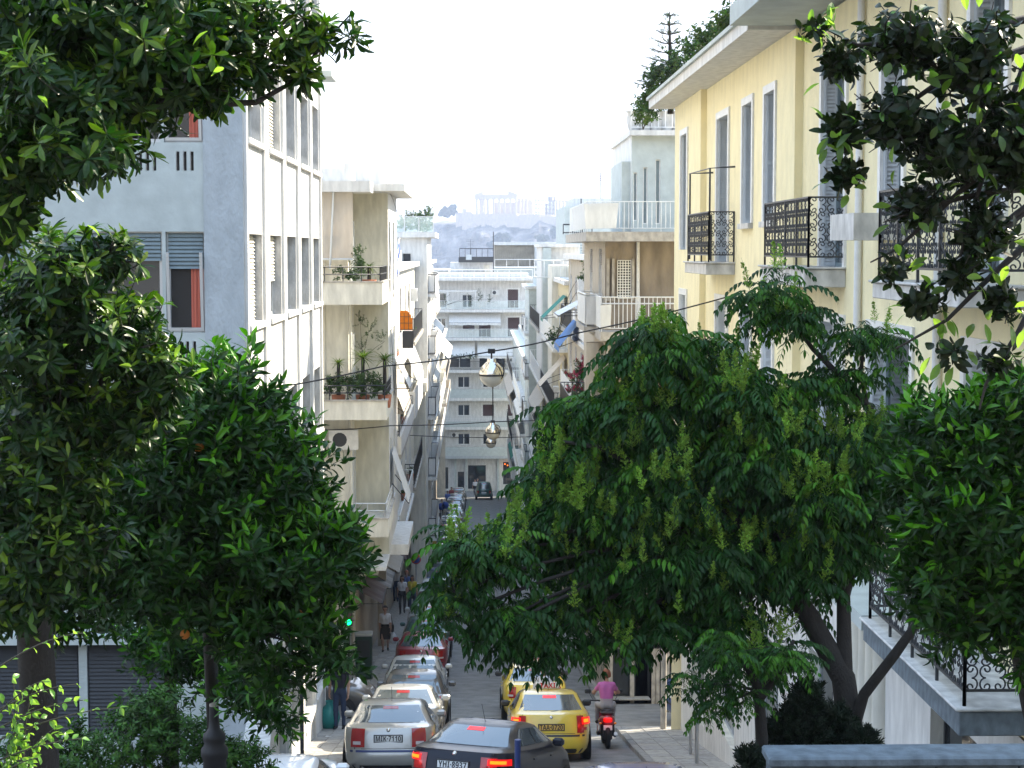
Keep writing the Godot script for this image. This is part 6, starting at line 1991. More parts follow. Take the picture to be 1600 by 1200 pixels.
# ---------- vehicles: a body is a stack of rounded plan outlines [height, rear z, front z, half width]; z = 0 at the tail, the nose towards -z
class Hull:
	var lv: Array
	var e := 6.0
	func at_level(k: float) -> Array:
		var i := clampi(int(k), 0, lv.size() - 2)
		var t := k - i
		var out := []
		for c in 4: out.append(lerpf(lv[i][c], lv[i + 1][c], t))
		return out
	func level(h: float) -> float:
		for i in lv.size() - 1:
			if h <= lv[i + 1][0]: return i + clampf((h - lv[i][0]) / (lv[i + 1][0] - lv[i][0]), 0.0, 1.0)
		return lv.size() - 1.0
	func point(k: float, a: float) -> Vector3:      # a: 0 right side, PI/2 tail, PI left side, -PI/2 nose
		var l := at_level(k)
		var c := cos(a)
		var s := sin(a)
		var x: float = l[3] * signf(c) * pow(absf(c), 2.0 / e)
		var half: float = (l[1] - l[2]) / 2.0
		var z: float = (l[1] + l[2]) / 2.0 + half * signf(s) * pow(absf(s), 2.0 / e)
		var bow := 0.045 * (1.0 - pow(absf(x) / l[3], 2.0))       # tail and nose bow outward a little
		z += bow * signf(s) * pow(absf(s), 6.0)
		return Vector3(x, l[0], z)
	func side(u: float) -> float: return signf(u) * asin(pow(absf(u), e / 2.0))     # angle for a place along the right side, -1 nose .. 1 tail
	func tail(v: float) -> float: return acos(signf(v) * pow(absf(v), e / 2.0))     # angle for a place across the tail, 1 right .. -1 left
	func normal(k: float, a: float) -> Vector3:
		var d1 := point(minf(k + 0.05, lv.size() - 1.0), a) - point(maxf(k - 0.05, 0.0), a)
		var d2 := point(k, a + 0.01) - point(k, a - 0.01)
		var n := d1.cross(d2).normalized()
		var p := point(k, a)
		if n.dot(Vector3(p.x, 0.4, p.z - (at_level(k)[1] + at_level(k)[2]) / 2.0)) < 0: n = -n
		return n

func hull_patch(st: SurfaceTool, H: Hull, k0: float, k1: float, a0: float, a1: float, off: float, nk := 5, na := 8, taper := 0.0, smooth := true) -> void:
	st.set_smooth_group(0 if smooth else -1)
	var g := []
	for i in nk + 1:
		var row := []
		var t := float(i) / nk
		for j in na + 1:
			var k := lerpf(k0, k1, t)
			var s := float(j) / na
			var a := lerpf(a0, a1, 0.5 + (s - 0.5) * (1.0 - taper * t))
			row.append(H.point(k, a) + H.normal(k, a) * off)
		g.append(row)
	for i in nk:
		for j in na: quad(st, g[i][j], g[i + 1][j], g[i + 1][j + 1], g[i][j + 1])
	st.set_smooth_group(-1)

func span_patch(st: SurfaceTool, H: Hull, h0: float, h1: float, f: Callable, u0: float, u1: float, off: float, n := 8, lean := 0.0) -> void:      # a patch laid out evenly along tail, nose or side
	st.set_smooth_group(0)
	var g := []
	var nk := 5
	for i in nk + 1:
		var row := []
		var t := float(i) / nk
		for j in n + 1:
			var k := lerpf(H.level(h0), H.level(h1), t)
			var u := lerpf(u0, u1, float(j) / n)
			var a: float = f.call(u * (1.0 - lean * t))
			row.append(H.point(k, a) + H.normal(k, a) * off)
		g.append(row)
	for i in nk:
		for j in n: quad(st, g[i][j], g[i + 1][j], g[i + 1][j + 1], g[i][j + 1])
	st.set_smooth_group(-1)

func car(called: String, label: String, category: String, paint: Material, x: float, d: float, o := {}) -> Node3D:
	var t := thing(called, label, category, Vector3(x, 0, -d), 0.0, o.get("group", "cars parked along the left kerb"))
	var L: float = o.get("long", 4.6)
	var mid := d + L / 2.0
	var slope := (gy(d + L - 0.9) - gy(d + 0.9)) / (L - 1.8)
	t.position.y = gy(mid) - 0.026 - slope * (L / 2.0)
	t.rotation = Vector3(atan(slope), o.get("turn", 0.0), 0)
	var W: float = o.get("wide", 1.76) / 2.0
	var T: float = o.get("tall", 1.43)
	var H := Hull.new()
	var kind: String = o.get("kind", "sedan")
	var rear := []
	match kind:
		"sedan": rear = [[0.18, -0.16], [0.28, -0.04], [0.42, 0.0], [0.54, 0.0], [0.60, -0.035], [0.80, -0.06], [0.95, -0.10], [1.00, -0.15], [1.025, -0.32], [1.05, -0.58], [T * 0.87, -0.98], [T * 0.955, -1.28], [T * 0.99, -1.62], [T, -2.0]]
		"hatch": rear = [[0.18, -0.16], [0.28, -0.04], [0.42, 0.0], [0.54, 0.0], [0.60, -0.04], [0.80, -0.06], [0.93, -0.10], [0.97, -0.15], [0.985, -0.20], [1.0, -0.28], [T * 0.87, -0.62], [T * 0.955, -0.86], [T * 0.99, -1.15], [T, -1.7]]
		"liftback": rear = [[0.18, -0.16], [0.28, -0.04], [0.42, 0.0], [0.54, 0.0], [0.60, -0.035], [0.80, -0.05], [0.95, -0.09], [1.00, -0.13], [1.02, -0.24], [1.05, -0.36], [T * 0.87, -0.86], [T * 0.955, -1.16], [T * 0.99, -1.5], [T, -1.95]]
		"jeep": rear = [[0.30, -0.12], [0.38, -0.03], [0.50, 0.0], [0.62, 0.0], [0.68, -0.03], [0.85, -0.03], [1.0, -0.04], [1.06, -0.05], [1.08, -0.06], [1.1, -0.07], [T * 0.87, -0.14], [T * 0.955, -0.2], [T * 0.99, -0.4], [T, -1.0]]
	var front := [0.16, 0.05, 0.0, 0.0, 0.03, 0.22, 0.62, 0.86, 1.0, 1.15, 1.62, 1.92, 2.25, 2.5]
	var widths := [0.86, 0.95, 0.985, 0.99, 1.0, 1.0, 0.985, 0.965, 0.945, 0.915, 0.79, 0.72, 0.62, 0.4]
	for i in rear.size():
		H.lv.append([rear[i][0], rear[i][1], -L + front[i], W * widths[i]])
	# painted body
	var angles := []
	for u in [0.0, 0.25, 0.5, 0.68, 0.8, 0.88, 0.94, 0.98]: angles.append(H.side(u))
	angles.append(PI / 4)
	for v in [0.98, 0.94, 0.86, 0.74, 0.58, 0.4, 0.2]: angles.append(H.tail(v))
	var ring := []
	for q in 4:
		for a in angles:
			ring.append(a if q == 0 else PI - a if q == 1 else PI + a if q == 2 else TAU - a)
	ring.append(PI / 2); ring.append(PI); ring.append(3 * PI / 2)
	ring.sort()
	var st := tool()
	var n := ring.size()
	for i in H.lv.size() - 1:
		st.set_smooth_group(1 if i < 4 else 2 if i < 7 else 3)
		for j in n:
			var a: float = ring[j]
			var b: float = ring[(j + 1) % n]
			quad(st, H.point(i, a), H.point(i + 1, a), H.point(i + 1, b), H.point(i, b))
	var last := H.lv.size() - 1.0
	var l := H.at_level(last)
	var top := Vector3(0, l[0] + 0.012, (l[1] + l[2]) / 2.0)
	st.set_smooth_group(3)
	for j in n: tri(st, top, H.point(last, ring[(j + 1) % n]), H.point(last, ring[j]))
	var body := obj("body", st, paint, t)
	# windows
	var glass: Material = M.car_glass
	st = tool()
	span_patch(st, H, 1.065 if kind == "sedan" or kind == "liftback" else 1.02 if kind == "hatch" else 1.14, T * 0.945, H.tail, -0.86, 0.86, 0.004, 10, 0.03)
	var rw := obj("rear_window", st, glass, t)
	st = tool()
	span_patch(st, H, 1.07, T * 0.945, func(v): return -H.tail(v), -0.88, 0.88, 0.004, 10, 0.03)
	obj("windscreen", st, glass, t)
	for s in [1, -1]:
		for w in [[-0.80, -0.03], [0.02, 0.74]]:
			st = tool()
			span_patch(st, H, 1.07, T * 0.935, func(u): return H.side(u) if s > 0 else PI - H.side(u), w[0], w[1], 0.004, 8, 0.04)
			obj("side_window", st, glass, t)
	# wheels
	for z in [-0.92, -L + 0.86]:
		for s in [1, -1]:
			var wx: float = s * (W * 0.985)
			st = tool()
			disc(st, Vector3(wx + s * 0.012, 0.35, z), Vector3(s, 0, 0), 0.37, 20)
			obj("wheel_arch", st, M.black_plastic, t)
			st = tool()
			lathe(st, Vector3(wx - s * 0.2, 0.31, z), [[0.2, 0.0], [0.295, 0.01], [0.31, 0.04], [0.31, 0.19], [0.29, 0.225], [0.2, 0.23]], 20, Vector3(s, 0, 0))
			var wheel := obj("wheel", st, M.tyre, t)
			st = tool()
			lathe(st, Vector3(wx, 0.31, z), [[0.0, 0.03], [0.05, 0.035], [0.2, 0.022], [0.205, 0.03]], 16, Vector3(s, 0, 0))
			obj("rim", st, M.rim, wheel)
	# bumper strip, shut lines, plate
	if o.get("far", false) == false or d < 100:
		st = tool()
		span_patch(st, H, 0.545, 0.585, H.tail, -0.97, 0.97, 0.008, 12)
		obj("bumper_strip", st, o.get("strip", M.black_plastic), t)
		for s in [1, -1]:
			st = tool()
			span_patch(st, H, 0.5, 0.54, func(u): return H.side(u) if s > 0 else PI - H.side(u), -0.6, 0.62, 0.01, 8)
			obj("door_strip", st, o.get("strip", M.black_plastic), t)
			st = tool()
			for u in [-0.42, 0.02, 0.4]: span_patch(st, H, 0.34, 1.05, func(q): return H.side(q) if s > 0 else PI - H.side(q), u, u + 0.004, 0.003, 1)
			obj("door_gap", st, M.black_plastic, t)
			st = tool()
			rbox(st, Vector3(s * (W * 0.95) - 0.0 if s > 0 else -W * 0.95 - 0.2, 0.99, -L + 1.55), Vector3(s * W * 0.95 + 0.2 if s > 0 else -W * 0.95, 1.13, -L + 1.68), 0.04)
			obj("wing_mirror", st, o.get("mirror", paint), t)
			for z in [-1.75, -2.75]:
				st = tool()
				rbox(st, Vector3(s * W * 0.985 - 0.02, 0.83, z), Vector3(s * W * 0.985 + 0.03, 0.86, z + 0.17), 0.01)
				obj("door_handle", st, paint, t)
		st = tool()
		for v in [0.72, -0.72]: span_patch(st, H, 0.6, 1.0, H.tail, v, v + 0.012, 0.003, 1)
		span_patch(st, H, 0.605, 0.615, H.tail, -0.72, 0.72, 0.004, 8)
		obj("boot_gap", st, M.black_plastic, t)
		st = tool()
		span_patch(st, H, 0.2, 0.3, H.tail, -0.8, 0.8, 0.006, 8)
		obj("lower_valance", st, M.black_plastic, t)
	var ph: float = o.get("plate_h", 0.76)
	var pz: float = H.at_level(H.level(ph))[1] + 0.048
	st = tool()
	rbox(st, Vector3(-0.28, ph - 0.075, pz - 0.02), Vector3(0.28, ph + 0.075, pz + 0.004), 0.004)
	var rim := obj("plate_frame", st, M.black_plastic, t)
	obj("plate", box(Vector3(-0.255, ph - 0.055, pz - 0.01), Vector3(0.255, ph + 0.055, pz + 0.012)), o.get("plate_mat", M.plate_white), rim)
	if o.has("plate"):
		lettering(o.plate, 0.098, M.letter_black, rim, Basis.from_scale(Vector3(0.82, 1, 1)), Vector3(0, ph, pz + 0.014))
	# rear lamps
	var lit: bool = o.get("lit", false)
	var lh: Array = o.get("lamp_h", [0.66, 0.95])
	var lv_in: float = o.get("lamp_in", 0.58)
	for s in [1, -1]:
		var f := func(a: float) -> float: return a if s > 0 else PI - a
		st = tool()
		hull_patch(st, H, H.level(lh[0]), H.level(lh[1]), f.call(H.side(0.955)), f.call(H.tail(lv_in)), 0.012, 5, 14)
		var lamp := obj("tail_lamp", st, M.lamp_red, t)
		st = tool()
		var hm := lerpf(lh[0], lh[1], 0.32)
		span_patch(st, H, lerpf(lh[0], lh[1], 0.14), hm, H.tail, s * (lv_in + 0.08), s * (lv_in + 0.24), 0.016, 5)
		obj("reverse_lamp", st, M.lamp_clear if not lit else M.lamp_red, lamp)
		if lit:
			st = tool()
			span_patch(st, H, lerpf(lh[0], lh[1], 0.5), lerpf(lh[0], lh[1], 0.9), H.tail, s * (lv_in + 0.12), s * 0.95, 0.018, 6)
			obj("brake_lamp", st, M.brake_glow, lamp)
			st = tool()
			span_patch(st, H, lerpf(lh[0], lh[1], 0.6), lerpf(lh[0], lh[1], 0.8), H.tail, s * (lv_in + 0.16), s * 0.90, 0.022, 5)
			obj("bulb", st, M.brake_core, lamp)
			var om := OmniLight3D.new()
			om.name = "brake_light"
			om.light_color = Color(1.0, 0.15, 0.05)
			om.light_energy = 0.008
			om.light_size = 0.06
			om.omni_range = 6.0
			om.omni_attenuation = 2.0
			om.shadow_enabled = true
			om.position = Vector3(s * W * 0.84, (lh[0] + lh[1]) / 2.0, pz + 0.06)
			t.add_child(om)
	st = tool()
	span_patch(st, H, T * 0.90, T * 0.935, H.tail, -0.22, 0.22, 0.008, 4)
	obj("high_brake_lamp", st, M.brake_glow if lit else M.lamp_red, rw)
	if d < 62:
		st = tool()
		lathe(st, Vector3(0, 0.955 if kind == "sedan" else 0.94, H.at_level(H.level(0.94))[1] + 0.03), [[0.0, 0.018], [0.035, 0.015], [0.042, 0.0]], 14, Vector3(0, 0.25, 1))
		obj("badge", st, M.chrome, t)
		st = tool()
		tube(st, [Vector3(0.0, T - 0.02, -1.55), Vector3(0.0, T + 0.28, -1.3)], 0.004, 4)
		obj("aerial", st, M.black_plastic, t)
		st = tool()
		lathe(st, Vector3(-W * 0.55, 0.24, -0.2), [[0.03, 0.0], [0.03, 0.2], [0.024, 0.2], [0.022, 0.1]], 10, Vector3(0, 0, 1))
		obj("exhaust_pipe", st, M.chrome, t)
		if kind != "sedan":
			st = tool()
			tube(st, [Vector3(0.0, 1.04, H.at_level(H.level(1.04))[1] + 0.03), Vector3(0.38, 1.1, H.at_level(H.level(1.1))[1] + 0.03)], 0.008, 4)
			obj("wiper", st, M.black_plastic, rw)
	return t

func vehicles() -> void:
	var X := func(px: float, d: float) -> float: return px_x(px, d)
	# the dark saloon that swings out past the parked silver one
	var b := car("dark_saloon", "dark blue black saloon with lit brake lights swinging out past the parked silver car", "car", M.paint_black, X.call(700, 27.7), 27.7, {"turn": -0.33, "lit": true, "plate": "YHI·8937", "long": 4.45, "wide": 1.74, "tall": 1.41, "group": "traffic moving down the street", "plate_h": 0.78, "lamp_h": [0.68, 0.93], "lamp_in": 0.52, "mirror": M.paint_black})
	b.position.y -= 0.0
	car("silver_saloon", "silver saloon with blue bumper strip parked nearest on the left kerb", "car", M.paint_silver, X.call(603, 33.6), 33.6, {"plate": "MIK·7110", "strip": M.trim_blue, "long": 4.73, "wide": 1.81, "plate_h": 0.80, "lamp_in": 0.50, "lamp_h": [0.64, 0.98]})
	car("silver_saloon", "second pale silver saloon parked behind the nearest one", "car", M.paint_pale, X.call(624, 38.75), 38.75, {"long": 4.5})
	car("grey_hatchback", "dark grey brown hatchback parked third along the left kerb", "car", M.paint_grey, X.call(643, 43.6), 43.6, {"kind": "hatch", "tall": 1.52, "long": 4.2})
	car("white_hatchback", "whitish hatchback with red tail lamps in front of the red car", "car", M.paint_pale, X.call(645, 49.3), 49.3, {"kind": "hatch", "tall": 1.45, "long": 3.9})
	car("red_saloon", "dark red saloon parked beside the woman in the white blouse", "car", M.paint_red, X.call(656, 57.3), 57.3, {"kind": "liftback", "long": 4.4, "tall": 1.41})
	var paints := [M.paint_green, M.paint_pale, M.paint_black, M.paint_white, M.paint_blue, M.paint_silver, M.paint_white, M.paint_grey, M.paint_silver, M.paint_pale, M.paint_red, M.paint_silver, M.paint_white, M.paint_grey, M.paint_pale, M.paint_silver, M.paint_black, M.paint_white, M.paint_silver, M.paint_grey, M.paint_pale]
	var words := ["dark green", "pale silver", "black", "white", "blue", "silver", "white", "grey", "silver", "pale silver", "red", "silver", "white", "grey", "pale silver", "silver", "black", "white", "silver", "grey", "pale silver"]
	var kinds := ["hatch", "sedan", "hatch", "hatch", "liftback"]
	var before := "red car"
	for k in 21:
		var d := 62.9 + k * 5.75
		var word: String = words[k]
		car("parked_car", "%s %s beyond the %s, %s past the red saloon" % [word, "saloon" if kinds[k % 5] == "sedan" else "hatchback", before, ["first", "second", "third", "fourth", "fifth", "sixth", "seventh", "eighth", "ninth", "tenth", "eleventh", "twelfth", "thirteenth", "fourteenth", "fifteenth", "sixteenth", "seventeenth", "eighteenth", "nineteenth", "twentieth", "twenty first"][k]], "car", paints[k], -1.72 + rnd(-0.08, 0.08), d, {"kind": kinds[k % 5], "long": 4.1 if kinds[k % 5] != "sedan" else 4.5, "far": true, "tall": rnd(1.4, 1.5)})
		before = word + " car"
	# taxis
	var tx := car("taxi", "nearer yellow taxi with a lit brake lamp and a roof sign reading TAXI", "taxi", M.paint_taxi, X.call(863, 36.8), 36.8, {"kind": "liftback", "lit": true, "plate": "TAA·0720", "plate_mat": M.plate_yellow, "group": "traffic moving down the street", "long": 4.51, "wide": 1.73, "plate_h": 0.74, "lamp_h": [0.62, 0.97], "lamp_in": 0.62, "mirror": M.black_plastic})
	var st := tool()
	rbox(st, Vector3(-0.26, 1.44, -1.92), Vector3(0.26, 1.58, -1.8), 0.02)
	var sign := obj("roof_sign", st, M.plate_white, tx)
	lettering("TAXI", 0.115, M.letter_red, sign, Basis(), Vector3(0, 1.51, -1.796))
	tx = car("taxi", "farther yellow taxi standing in front of the man in the white shirt", "taxi", M.paint_taxi, X.call(837, 46.2), 46.2, {"kind": "liftback", "plate": "TAB·1184", "plate_mat": M.plate_yellow, "group": "traffic moving down the street", "long": 4.51, "wide": 1.73, "mirror": M.black_plastic})
	st = tool()
	rbox(st, Vector3(-0.26, 1.44, -1.92), Vector3(0.26, 1.58, -1.8), 0.02)
	sign = obj("roof_sign", st, M.plate_white, tx)
	lettering("TAXI", 0.115, M.letter_red, sign, Basis(), Vector3(0, 1.51, -1.796))
	# jeep at the far end, cars in the side street
	car("off_road_car", "dark green off road car with a blue roof at the far end of the street", "car", M.paint_green, X.call(756, 182.0), 182.0, {"kind": "jeep", "tall": 1.85, "long": 4.2, "group": "traffic moving down the street", "far": true})
	car("dark_parked_car", "black car parked in the shade beyond the right hand corner", "car", M.paint_black, X.call(1024, 53.5), 53.5, {"kind": "hatch", "group": "cars parked along the right kerb"})
	car("blue_parked_car", "blue and white van nose behind the grey post at the right corner", "car", M.paint_blue, X.call(1046, 45.9), 45.9, {"kind": "jeep", "tall": 1.9, "turn": -1.3, "group": "cars parked along the right kerb"})
	var g := car("grey_parked_car", "grey car nosing out of the left side street behind the man in jeans", "car", M.paint_grey, -7.4, 48.6, {"kind": "sedan", "turn": -PI / 2, "group": "cars parked along the left kerb"})
	g.position = Vector3(-7.3, gy(48.6) - 0.03, -48.6)
	g.rotation = Vector3(0, -PI / 2, 0)
	# roofs that just show at the lower edge of the view
	for c in [["white_parked_car", "white car of which only the roof shows at the lower left edge", M.paint_white, 412.0, 24.5], ["blue_roofed_car", "dark blue car of which only the roof shows at the lower right edge", M.paint_blue, 1010.0, 24.4]]:
		var q := car(c[0], c[1], "car", c[2], X.call(c[3], c[4]), c[4] - 1.6, {"kind": "hatch", "tall": 1.42, "group": "cars below the terrace"})
		q.rotation = Vector3.ZERO
		var top := at(c[3], 1194 if c[3] < 800.0 else 1207, c[4] + 0.3).y
		q.position.y = top - 1.44

func scooter() -> void:
	var d := 40.0
	var x := px_x(952, d)
	var t := thing("motor_scooter", "red motor scooter with a lit tail lamp ridden down the right side", "scooter", Vector3(x, gy(d) - 0.026, -d))
	t.rotation = Vector3(atan((gy(41.5) - gy(d)) / 1.5), 0, 0)
	for z in [-0.02, -1.28]:
		var st := tool()
		lathe(st, Vector3(-0.06, 0.26, z), [[0.15, 0.0], [0.24, 0.01], [0.26, 0.04], [0.26, 0.08], [0.24, 0.11], [0.15, 0.12]], 18, Vector3(1, 0, 0))
		var w := obj("wheel", st, M.tyre, t)
		st = tool()
		lathe(st, Vector3(-0.05, 0.26, z), [[0.0, 0.0], [0.15, 0.01], [0.15, 0.09], [0.0, 0.1]], 12, Vector3(1, 0, 0))
		obj("rim", st, M.rim, w)
	var st := tool()      # tail fairing: rings along the length
	var rings := [[0.1, 0.62, 0.10, 0.10], [0.02, 0.62, 0.17, 0.16], [-0.2, 0.58, 0.20, 0.2], [-0.5, 0.5, 0.2, 0.2], [-0.75, 0.34, 0.17, 0.1]]
	st.set_smooth_group(0)
	for i in rings.size() - 1:
		for k in 16:
			var q := []
			for e in [[i, k], [i + 1, k], [i + 1, k + 1], [i, k + 1]]:
				var r: Array = rings[e[0]]
				var a: float = TAU * e[1] / 16
				q.append(Vector3(cos(a) * r[2], r[1] + sin(a) * r[3], r[0]))
			quad(st, q[0], q[1], q[2], q[3])
	for k in 16:
		var a := TAU * k / 16
		var c := TAU * (k + 1) / 16
		tri(st, Vector3(0, 0.62, 0.11), Vector3(cos(a) * 0.1, 0.62 + sin(a) * 0.1, 0.1), Vector3(cos(c) * 0.1, 0.62 + sin(c) * 0.1, 0.1))
	obj("tail_fairing", st, M.paint_red, t)
	st = tool()
	rbox(st, Vector3(-0.15, 0.76, -0.72), Vector3(0.15, 0.84, 0.06), 0.035)
	obj("seat", st, M.leather, t)
	st = tool()
	rbox(st, Vector3(-0.2, 0.24, -1.0), Vector3(0.2, 0.32, -0.7), 0.02)
	obj("footboard", st, M.black_plastic, t)
	st = tool()
	var q := []
	for k in 8: q.append(Vector3((0.2 if k & 2 else 0.17) * (1 if k & 1 else -1), 0.95 if k & 2 else 0.28, (-1.0 if k & 4 else -1.1) + (-0.08 if k & 2 else 0.0)))
	hexa(st, q)
	obj("leg_shield", st, M.paint_red, t)
	st = tool()
	tube(st, [Vector3(-0.34, 1.02, -0.98), Vector3(-0.15, 1.0, -1.1), Vector3(0.15, 1.0, -1.1), Vector3(0.34, 1.02, -0.98)], 0.016, 6)
	tube(st, [Vector3(0, 1.0, -1.1), Vector3(0, 0.3, -1.26)], 0.03, 6)
	obj("handlebar", st, M.black_plastic, t)
	for s in [-1, 1]:
		st = tool()
		tube(st, [Vector3(s * 0.26, 1.03, -1.03), Vector3(s * 0.36, 1.2, -1.05)], 0.007, 5)
		rbox(st, Vector3(s * 0.38 - 0.07, 1.17, -1.08), Vector3(s * 0.38 + 0.07, 1.27, -1.04), 0.02)
		obj("mirror", st, M.black_plastic, t)
		st = tool()
		tube(st, [Vector3(s * 0.13, 0.55, 0.02), Vector3(s * 0.13, 0.28, -0.05)], 0.03, 8)
		obj("shock_absorber", st, M.black_plastic, t)
	st = tool()
	rbox(st, Vector3(-0.1, 0.6, 0.09), Vector3(0.1, 0.7, 0.135), 0.02)
	var lamp := obj("tail_lamp", st, M.brake_glow, t)
	st = tool()
	rbox(st, Vector3(-0.05, 0.62, 0.136), Vector3(0.05, 0.67, 0.142), 0.01)
	obj("bulb", st, M.brake_glow, lamp)
	var om := OmniLight3D.new()
	om.name = "brake_light"
	om.light_color = Color(1.0, 0.15, 0.1)
	om.light_energy = 0.01
	om.light_size = 0.06
	om.omni_range = 6.0
	om.omni_attenuation = 2.0
	om.shadow_enabled = true
	om.position = Vector3(0, 0.65, 0.2)
	t.add_child(om)
	st = tool()
	rbox(st, Vector3(-0.1, 0.42, 0.1), Vector3(0.1, 0.53, 0.112), 0.004)
	obj("plate", st, M.plate_white, t)
	st = tool()
	rbox(st, Vector3(-0.1, 0.2, 0.02), Vector3(0.1, 0.45, 0.1), 0.03)
	obj("mudguard", st, M.black_plastic, t)
	st = tool()
	tube(st, [Vector3(0.16, 0.3, -0.5), Vector3(0.18, 0.28, -0.2), Vector3(0.18, 0.34, 0.08)], [0.03, 0.05, 0.045], 8)
	obj("exhaust", st, M.steel, t)
	for s in [-1, 1]:
		st = tool()
		rbox(st, Vector3(s * 0.17 - 0.03, 0.55, 0.05), Vector3(s * 0.17 + 0.03, 0.6, 0.1), 0.015)
		obj("indicator", st, M.lamp_amber, t)

# ---------- people: one continuous skin over tapered bones, meshed as surface nets
func nets(st: SurfaceTool, caps: Array, cell: float, blend: float) -> void:      # caps: [a, b, ra, rb, colour]
	var lo := Vector3(1e9, 1e9, 1e9)
	var hi := -lo
	for c in caps:
		var r := Vector3.ONE * (maxf(c[2], c[3]) + blend + cell * 2)
		lo = lo.min(c[0] - r).min(c[1] - r)
		hi = hi.max(c[0] + r).max(c[1] + r)
	var nx := int((hi.x - lo.x) / cell) + 2
	var ny := int((hi.y - lo.y) / cell) + 2
	var nz := int((hi.z - lo.z) / cell) + 2
	var f := PackedFloat32Array()
	f.resize(nx * ny * nz)
	f.fill(9.0)
	var best := f.duplicate()
	var who := PackedInt32Array()
	who.resize(nx * ny * nz)
	for n in caps.size():
		var c: Array = caps[n]
		var a: Vector3 = c[0]
		var ba: Vector3 = c[1] - a
		var bb := maxf(ba.length_squared(), 1e-9)
		var ra: float = c[2]
		var rb: float = c[3]
		var m := Vector3.ONE * (maxf(ra, rb) + blend + cell * 1.5)
		var p0: Vector3 = ((a.min(c[1]) - m - lo) / cell).floor()
		var p1: Vector3 = ((a.max(c[1]) + m - lo) / cell).ceil()
		for z in range(maxi(int(p0.z), 0), mini(int(p1.z) + 1, nz)):
			for y in range(maxi(int(p0.y), 0), mini(int(p1.y) + 1, ny)):
				for x in range(maxi(int(p0.x), 0), mini(int(p1.x) + 1, nx)):
					var p := lo + Vector3(x, y, z) * cell
					var t := clampf((p - a).dot(ba) / bb, 0.0, 1.0)
					var d := p.distance_to(a + ba * t) - lerpf(ra, rb, t)
					var i := (z * ny + y) * nx + x
					var e := f[i]
					if d < best[i]:
						best[i] = d
						who[i] = n
					var h := maxf(blend - absf(d - e), 0.0) / blend
					f[i] = minf(d, e) - h * h * blend * 0.25
	var at_cell := {}
	var sx := 1
	var sy := nx
	var sz := nx * ny
	var off := [0, sx, sy, sx + sy, sz, sx + sz, sy + sz, sx + sy + sz]
	var edges := [[0, 1], [2, 3], [4, 5], [6, 7], [0, 2], [1, 3], [4, 6], [5, 7], [0, 4], [1, 5], [2, 6], [3, 7]]
	var pos := PackedVector3Array()
	var col := PackedColorArray()
	for z in nz - 1:
		for y in ny - 1:
			for x in nx - 1:
				var i := (z * ny + y) * nx + x
				var inside := 0
				for o in off:
					if f[i + o] < 0.0: inside += 1
				if inside == 0 or inside == 8: continue
				var s := Vector3.ZERO
				var k := 0
				for e in edges:
					var u := f[i + off[e[0]]]
					var v := f[i + off[e[1]]]
					if (u < 0.0) != (v < 0.0):
						var t := u / (u - v)
						var A := Vector3(e[0] & 1, (e[0] >> 1) & 1, e[0] >> 2)
						var B := Vector3(e[1] & 1, (e[1] >> 1) & 1, e[1] >> 2)
						s += A.lerp(B, t)
						k += 1
				at_cell[i] = pos.size()
				pos.append(lo + (Vector3(x, y, z) + s / k) * cell)
				col.append(caps[who[i]][4])
	st.set_smooth_group(0)
	for i in at_cell:
		var p := f[i] < 0.0
		for ax in [[sx, sy, sz], [sy, sz, sx], [sz, sx, sy]]:
			var q: bool = f[i + ax[0]] < 0.0
			if p == q: continue
			var ids := [i, i - ax[1], i - ax[1] - ax[2], i - ax[2]]
			var ok := true
			for id in ids:
				if not at_cell.has(id): ok = false
			if not ok: continue
			if p: ids.reverse()
			for tr in [[0, 1, 2], [0, 2, 3]]:
				for e in tr:
					var vi: int = at_cell[ids[e]]
					st.set_color(col[vi])
					st.add_vertex(pos[vi])

const SKIN := Color(0.40, 0.24, 0.17)
func hand(caps: Array, wrist: Vector3, dir: Vector3, palm_n: Vector3, side: float) -> void:    # palm, four bent fingers, thumb at the side
	var x := dir.cross(palm_n).normalized() * side
	var knuckle := wrist + dir * 0.085
	for k in 4:
		var a := wrist + dir * 0.01 + x * (k - 1.5) * 0.013
		var b := knuckle + x * (k - 1.5) * 0.02 - dir * absf(k - 1.2) * 0.006
		caps.append([a, b, 0.015, 0.012, SKIN])
		var l: float = [0.07, 0.08, 0.075, 0.058][k]
		var m := b + (dir * 0.85 + palm_n * 0.35).normalized() * l * 0.5
		caps.append([b, m, 0.0095, 0.009, SKIN])
		caps.append([m, m + (dir * 0.6 + palm_n * 0.75).normalized() * l * 0.5, 0.009, 0.0075, SKIN])
	var t0 := wrist + dir * 0.025 - x * 0.025
	var t1 := t0 + (dir * 0.7 - x * 0.7 + palm_n * 0.2).normalized() * 0.045
	caps.append([t0, t1, 0.013, 0.011, SKIN])
	caps.append([t1, t1 + (dir * 0.9 - x * 0.2 + palm_n * 0.4).normalized() * 0.035, 0.011, 0.009, SKIN])

